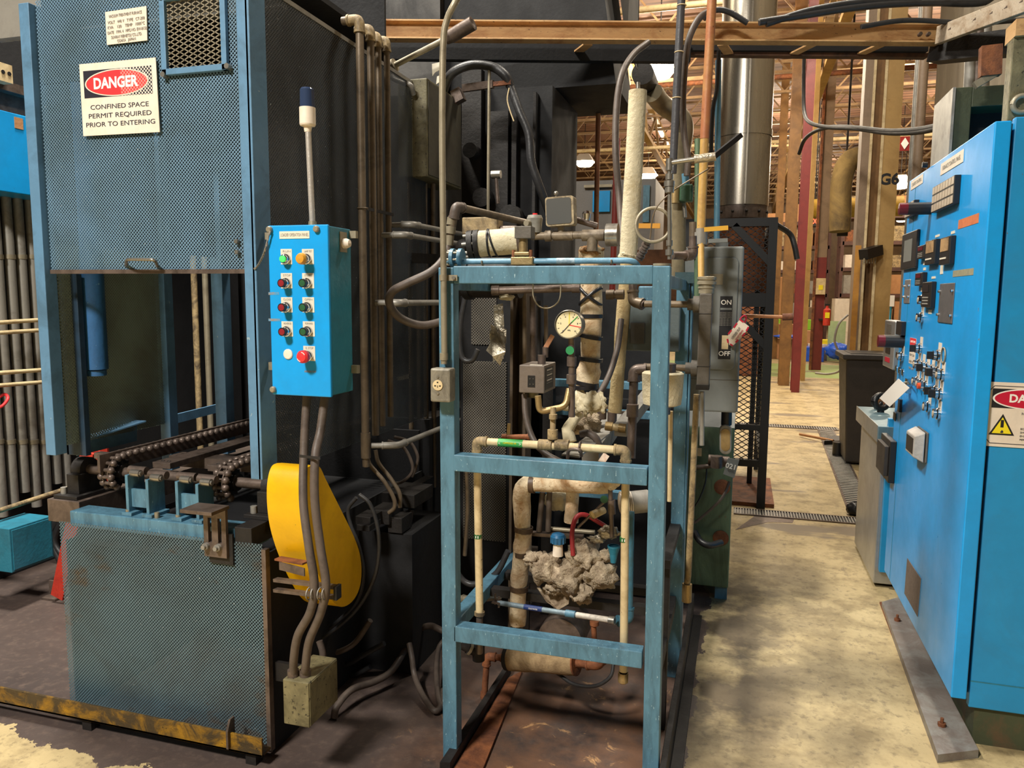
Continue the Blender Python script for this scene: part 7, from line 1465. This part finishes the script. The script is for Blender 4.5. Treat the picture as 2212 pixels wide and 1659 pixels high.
bl2 = thing('black_floor_lump', PZ(1848, 1105), 'small black object against the trough at the near drain', 'object'); m = MB(); lump(m, PZ(1846, 1100, .04), .055, (1, 1, 1), .2, 61); m.build('lump', M['black'], bl2)
# columns down the hall
def plumb(px, y): return P(px, 640, y).x
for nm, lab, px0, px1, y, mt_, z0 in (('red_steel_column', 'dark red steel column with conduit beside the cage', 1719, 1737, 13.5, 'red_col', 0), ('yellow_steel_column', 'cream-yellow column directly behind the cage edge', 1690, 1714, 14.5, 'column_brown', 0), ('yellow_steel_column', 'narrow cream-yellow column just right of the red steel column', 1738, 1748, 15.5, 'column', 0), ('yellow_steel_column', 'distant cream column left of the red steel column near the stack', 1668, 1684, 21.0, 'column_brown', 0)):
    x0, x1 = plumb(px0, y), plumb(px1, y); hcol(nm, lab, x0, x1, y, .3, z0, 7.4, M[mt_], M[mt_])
pc = thing('pole_column', (plumb(1771, 18), 18, 0), 'round pole column, beige above and red below, in the middle of the far aisle', 'column')
x = plumb(1771, 18); r = .10; z1 = P(1771, 556, 18).z
MB().box((x-r, 18, 0), (x+r, 18.2, z1)).build('red_lower', M['red_col'], pc); MB().box((x-r, 18, z1), (x+r, 18.2, 7.4)).build('beige_upper', M['column_grey'], pc); MB().box((x-r-.05, 17.95, 0), (x-r, 18.05, 7.4)).build('conduit', M['rust'], pc)
cb = thing('column_panel', (x, 17.9, P(1771, 635, 17.9).z), 'cream electrical panel on the red and beige pole column', 'electrical box'); a, b = P(1762, 636, 17.9), P(1784, 601, 17.9); MB().box((a.x, 17.88, a.z), (b.x, 17.99, b.z)).build('case', M['cream'], cb)
MB().box((a.x+.05, 17.87, a.z+.1), (b.x-.05, 17.88, a.z+.2)).build('label', M['sign_yel'], cb)
fe = thing('fire_extinguisher', P(1785, 703, 17.7), 'red fire extinguisher beside the red and beige pole column', 'fire extinguisher'); c = P(1785, 703, 17.7); MB().lathe(c, (0, 0, 1), [(0, .0), (0, .075), (.33, .075), (.38, .03), (.42, .03)], 16).build('cylinder', M['red'], fe); MB().cbox(c+V((0, -.0, .44)), (.10, .04, .04)).build('handle', M['black'], fe); MB().cbox(c+V((0, -.08, .22)), (.09, .01, .12)).build('label', M['sign_yel'], fe); MB().box((x, c.y+.02, c.z+.1), (c.x, c.y+.31, c.z+.14)).build('wall_bracket', M['black'], fe)
# boxes and wraps at the end of the aisle
def crate(name, label, px0, px1, yt, yb, y, dep, mat, cat, group=None, bev=.01):
    a, b = P(px0, yb, y), P(px1, yt, y); a.z = 0 if (bev == 0 or a.z < .3) else a.z
    o = MB().box((a.x, y, a.z), (b.x, y+dep, b.z)).build(name, mat, None, bev); return tag(o, label, cat, group)
for args in (('cardboard_box', 'long low cardboard carton on a pallet at the left of the far aisle', 1678, 1726, 733, 758, 21.0, .9, M['card'], 'box'), ('cardboard_box', 'cardboard box stacked behind the long carton in the far aisle', 1682, 1718, 701, 732, 21.6, .5, M['card'], 'box'), ('cardboard_box', 'upright cardboard box standing right of the long carton in the far aisle', 1735, 1767, 715, 749, 21.2, .5, M['card'], 'box'),
    ('blue_wrapped_bundle', 'blue plastic-wrapped bundle lying flat at the end of the aisle', 1714, 1781, 751, 772, 20.4, .7, M['blue_wrap'], 'bundle'), ('white_wrapped_bundle', 'white wrapped slab behind the blue bundle', 1745, 1800, 744, 770, 20.9, .6, M['white_wrap'], 'bundle'), ('yellow_sheet', 'yellow sheet on top of the white wrapped slab', 1768, 1795, 735, 745, 21.0, .5, M['sign_yel'], 'sheet'),
    ('lime_crate', 'lime green crate behind the upright cardboard box', 1725, 1755, 691, 712, 23.0, .6, M['lime'], 'crate'), ('lime_crate', 'lime green crate stacked low behind the upright cardboard box', 1725, 1755, 713, 735, 23.0, .6, M['lime'], 'crate', None, 0), ('lime_crate', 'lime green crate at the edge of the cage', 1682, 1699, 690, 702, 23.0, .6, M['lime'], 'crate', None, 0),
    ('white_carton_stack', 'stack of white cartons on a cart left of the cream column', 1802, 1836, 645, 690, 22.0, .8, M['white_wrap'], 'carton', None, 0), ('pale_green_board', 'pale green leaning board left of the cream column', 1788, 1828, 694, 740, 20.8, .05, paint('pale_green_board', lin(176, 196, 150), lin(150, 170, 128), .4, 3), 'board', None, 0), ('green_grey_cabinet', 'grey-green cabinet behind the narrow yellow column', 1735, 1756, 664, 690, 25.0, .6, M['column_grey'], 'cabinet', None, 0)):
    crate(*args)
m = MB(); lump(m, P(1808, 758, 20.3), .27, (1, .8, .75), .35, 71); tag(m.build('blue_plastic_heap', M['blue_wrap']), 'crumpled blue plastic sheet heaped right of the blue bundle', 'plastic sheet')
m = MB(); lump(m, P(1700, 727, 20.9), .2, (1.6, 1, .25), .3, 72); tag(m.build('blue_plastic_cover', M['blue_wrap']), 'blue plastic sheet draped over the long cardboard carton', 'plastic sheet')
hose('loose_wires', 'thin tangled grey wires hanging left of the cream column', 'wire', [P(1832, 680, 9), P(1812, 700, 9), P(1803, 735, 9), P(1812, 760, 9), P(1822, 775, 9), P(1815, 800, 9.2), P(1790, 808, 9.4), P(1762, 806, 9.6)], .012, M['galv_grey'])
# pallet racks
rk = []
def rack(x0, x1, y, label):
    r = thing('pallet_rack', ((x0+x1)/2, y, 0), label, 'rack')
    for x in (x0, (x0+x1)/2, x1):
        for yy in (y, y+1.0): MB().box((x-.05, yy, 0), (x+.05, yy+.08, 5.2)).build('upright', M['rack'], r)
    for z in (.9, 1.75, 2.6, 3.45, 4.3): MB().box((x0, y, z-.12), (x1, y+1.05, z)).build('shelf_beam', M['rack'], r)
    rng = random.Random(int(x0*10))
    for z in (.0, .9, 1.75, 2.6, 3.45, 4.3):
        x = x0+.1
        while x < x1-.4:
            w_ = rng.uniform(.35, .75); h = rng.uniform(.3, .62); mt_ = rng.choice(['card', 'card', 'white_wrap', 'card', 'cream_dirty', 'rust', 'galv_grey'])
            o = MB().box((x, y+.05, z), (min(x+w_, x1-.06), y+.8, z+h)).build('carton', M[mt_]); tag(o, 'small carton among the goods on the distant pallet racks', 'box', 'goods on the distant racks'); x += w_+.06
for k, (x0, x1) in enumerate(((3.1, 5.9), (6.1, 8.9))): rack(x0, x1, 27.5, ('pallet rack full of cartons at the far end left of the cream column', 'pallet rack full of cartons far behind the cream column and block wall')[k])
rack(-.6, 2.9, 29.5, 'pallet rack far behind the cage and the stack')
# hanging monitor, lamp shades, ducts
mon = thing('hanging_monitor', P(1820, 510, 16), 'small black monitor hanging left of the cream column', 'monitor'); a, b = P(1808, 510, 16), P(1833, 477, 16); MB().box((a.x, 16, a.z), (b.x, 16.06, b.z)).build('screen', M['black'], mon); MB().cyl(((a.x+b.x)/2, 16.03, b.z), ((a.x+b.x)/2, 16.03, 7.3), .02).build('hanger', M['black_iron'], mon)
dk = thing('insulated_duct', P(1815, 470, 15.5), 'yellow-brown insulated duct elbow hanging left of the cream column', 'duct')
dm = paint('yellow_duct_wrap', lin(128, 106, 60), lin(70, 56, 34), .5, 1.5, .8, 0, None, .7, .3, 6)
lumpy(fillet([P(1885, 335, 15.8), P(1818, 345, 15.6), P(1814, 500, 15.5)], .7), .19, .05, 3, 22, step=.08).build('wrap', dm, dk); q = P(1860, 340, 15.75); MB().cyl(q, V((q.x, q.y, 7.4)), .02, n=6).build('hanger', M['black_iron'], dk)
yd_ = thing('yellow_duct', P(1850, 455, 19), 'long yellow duct low under the far roof', 'duct'); lumpy([P(1950, 445, 19), P(1735, 452, 19)], .22, .05, 3, 20, step=.1).build('wrap', paint('bright_yellow_duct', lin(200, 160, 50), lin(110, 88, 40), .5, 1, .7), yd_)
for px in (1760, 1925): q = P(px, 448, 19); MB().cyl(q, V((q.x, 19, 7.4)), .015, n=6).build('hanger', M['black_iron'], yd_)
# lamps
def lamp(px, py, y, label, sz=.55):
    c = P(px, py, y); r = thing('high_bay_lamp', c, label, 'lamp', 'high bay lamps under the roof'); MB().hexa([c+V((-sz/2, -sz/2, 0)), c+V((sz/2, -sz/2, 0)), c+V((sz/2, sz/2, 0)), c+V((-sz/2, sz/2, 0)), c+V((-sz/4, -sz/4, .25)), c+V((sz/4, -sz/4, .25)), c+V((sz/4, sz/4, .25)), c+V((-sz/4, sz/4, .25))]).build('housing', M['white'], r)
    MB().lathe(c-V((0, 0, .14)), (0, 0, 1), [(0, 0), (.0, sz*.34), (.14, sz*.52)], 20).build('lens', M['lamp_glow'], r)
    MB().cyl(c+V((0, 0, .25)), V((c.x, c.y, 7.4)), .012, n=6).build('cord', M['black_iron'], r); return r
M['lamp_glow'] = glow('lamp_glow', (1, .88, .62, 1), 30)
lamp(1425, 150, 14.5, 'large glowing high bay lamp behind the slate conduit, nearest of the lamps', .56); lamp(1263, 350, 26, 'glowing high bay lamp seen left of the grey bow hose', .65); lamp(1400, 378, 28, 'glowing high bay lamp just right of the pale fibreglass sleeve', .65)
lamp(1830, 468, 33, 'small far lamp left of the cream column', .6); lamp(1945, 397, 26, 'small far lamp right of the cream column, upper', .5); lamp(1950, 470, 30, 'small far lamp right of the cream column, lower', .5)
# roof steel
def joist(y, label, x0=-7, x1=11, dep=.75, zt=7.35, flange=.06):
    r = thing('roof_joist', ((x0+x1)/2, y, zt-dep), label, 'joist', 'open web joists under the roof'); m = MB()
    m.bar((x0, y, zt-.03), (x1, y, zt-.03), flange*1.6, flange).build('top_chord', M['joist'], r); m = MB(); m.bar((x0, y, zt-dep), (x1, y, zt-dep), flange*1.6, flange).build('bottom_chord', M['joist'], r)
    m = MB(); n = int((x1-x0)/.6); 
    for k in range(n):
        a = x0+(x1-x0)*k/n; b = x0+(x1-x0)*(k+1)/n; m.bar((a, y, zt-dep if k % 2 else zt-.03), (b, y, zt-.03 if k % 2 else zt-dep), .035, .035, (0, 1, 0))
    m.build('web', M['joist'], r); return r
j0 = joist(10.0, 'open web roof joist running across the far hall under the deck')
for k in range(1, 20): dup(j0, (0, 1.75*k, 0))
def girder(x, label, zt=6.7):
    r = thing('roof_girder', (x, 26, zt-.9), label, 'girder'); MB().bar((x, 8, zt), (x, 44, zt), .16, .1).build('top_chord', M['column'], r); MB().bar((x, 8, zt-.9), (x, 44, zt-.9), .16, .1).build('bottom_chord', M['column'], r)
    m = MB()
    for k in range(24): a = 8+1.5*k; m.bar((x, a, zt-.9 if k % 2 else zt), (x, a+1.5, zt if k % 2 else zt-.9), .06, .06, (1, 0, 0))
    m.build('web', M['joist'], r)
for x, lab in ((1.35, 'long cream truss girder above the cream column line'), (-2.6, 'long cream truss girder seen left of the pale fibreglass sleeve'), (6.2, 'long cream truss girder on the right side of the far hall')): girder(x, lab)
for y, z, lab in ((12.5, 6.0, 'nearest'), (16.5, 5.9, 'second'), (22, 5.7, 'third')): tag(MB().cyl((-6, y, z), (11, y, z), .05, n=10).build('sprinkler_pipe', M['cream' if lab != 'second' else 'rust']), 'horizontal service pipe under the roof joists, %s of three' % lab, 'pipe', 'roof service pipes')
for k, (px, yd, r, mt_) in enumerate(((1216, 4.9, .014, 'galv_grey'), (1288, 4.9, .016, 'rust_pipe'), (1224, 5.1, .012, 'black_iron'))):
    a = P(px, 470, yd); tag(MB().cyl((a.x, yd, 1.0), (a.x, yd, 2.72), r, n=12).build('hanger_post', M[mt_]), ('grey thin post under the hood at the left of the roof view', 'rusty thin post under the hood beside the grey bow hose', 'black thin post under the hood beside the grey thin post')[k], 'post')
wb_ = thing('small_white_box', P(1230, 255, 5.0), 'small cream electrical box hanging under the hood', 'electrical box'); a, b = P(1221, 254, 5.0), P(1241, 226, 5.0); MB().box((a.x, 5.0, a.z), (b.x, 5.06, b.z)).build('case', M['cream'], wb_, .006)
bmch = thing('blue_machine_housing', P(1300, 560, 10), 'grey machine housing with a bright blue window panel far behind the gauge', 'machine')
a, b = P(1235, 700, 9.5), P(1345, 388, 9.5); MB().box((a.x, 9.5, 0), (b.x+.4, 10.6, b.z)).build('housing', paint('light_grey_housing', lin(120, 118, 116), lin(96, 94, 92), .4, 1.5), bmch)
a, b = P(1280, 458, 9.47), P(1318, 412, 9.47); MB().box((a.x, 9.46, a.z), (b.x, 9.5, b.z)).build('blue_panel', M['bright_blue'], bmch); a, b = P(1262, 406, 9.47), P(1322, 398, 9.47); MB().box((a.x, 9.45, a.z), (b.x, 9.5, b.z)).build('header_bar', M['galv'], bmch)
a, b = P(1388, 480, 9.47), P(1404, 400, 9.47); MB().box((a.x, 9.46, a.z), (b.x, 9.7, b.z)).build('blue_side', M['frame_blue'], bmch)
tag(MB().cyl(V((P(1324, 400, 9.0).x, 9.0, 0)), V((P(1324, 400, 9.0).x+.04, 9.0, P(1331, 300, 9.0).z)), .035, n=10).build('red_pole', M['red_col']), 'dark red pole in front of the grey machine housing', 'pole')
for k, (x, y, w_, d, h, mt_) in enumerate(((-2.2, 13, 1.2, 1.0, 2.0, 'green_cab'), (-4.0, 14, 1.5, 1.2, 2.4, 'soot'), (-.2, 16, 1.3, 1, 1.8, 'rust'), (.3, 24, 2.0, 1, 2.2, 'card'))):
    r = thing('distant_machine', (x, y, 0), 'shadowy machine on the far hall floor, %s' % ('dark green', 'black', 'rusty brown', 'cardboard brown')[k], 'machine'); MB().box((x-w_/2, y, 0), (x+w_/2, y+d, h)).build('housing', M[mt_], r, .03); MB().box((x-w_/3, y+.1, h), (x+w_/4, y+d*.7, h+.4)).build('top_unit', M[mt_], r, .02)
dd = thing('round_exhaust_hose', P(1395, 160, 6.5), 'dark round duct end with pale hose behind the tip of the fibreglass sleeve', 'duct')
c = P(1388, 158, 6.5); MB().cyl(c, c+V((.0, .35, 0)), .09, n=22).build('dark_end', M['black_iron'], dd)
lumpy(smooth([c+V((.06, .25, -.1)), P(1432, 226, 6.9), P(1474, 262, 7.0), P(1470, 330, 7.0), P(1465, 420, 7.0)]), .085, .08, 6, 18, step=.04).build('pale_hose', M['galv'], dd)

ex = thing('exit_sign', P(1762, 480, 24), 'small dark exit sign with red letters beyond the red steel column', 'sign'); a, b = P(1749, 489, 24), P(1776, 468, 24); MB().box((a.x, 24, a.z), (b.x, 24.06, b.z)).build('case', M['black'], ex); text('EXIT', ((a.x+b.x)/2, 23.99, (a.z+b.z)/2), (1, 0, 0), (0, 0, 1), .2, glow('exit_red', (1, .12, .05, 1), 1.2), ex, 'lettering', .30, bold=.008); MB().cyl(((a.x+b.x)/2, 24.03, b.z), ((a.x+b.x)/2, 24.03, 7.3), .015, n=6).build('hanger', M['black_iron'], ex)
ws = thing('small_white_sign', P(1925, 690, 11.5), 'small white sign on a thin green post between the cream column and the blue cabinet', 'sign'); a, b = P(1919, 662, 11.5), P(1933, 638, 11.5); MB().box((a.x, 11.5, a.z), (b.x, 11.51, b.z)).build('board', M['white'], ws); MB().cyl(((a.x+b.x)/2, 11.52, 0), ((a.x+b.x)/2, 11.52, a.z), .015, n=8).build('post', M['teal'], ws)
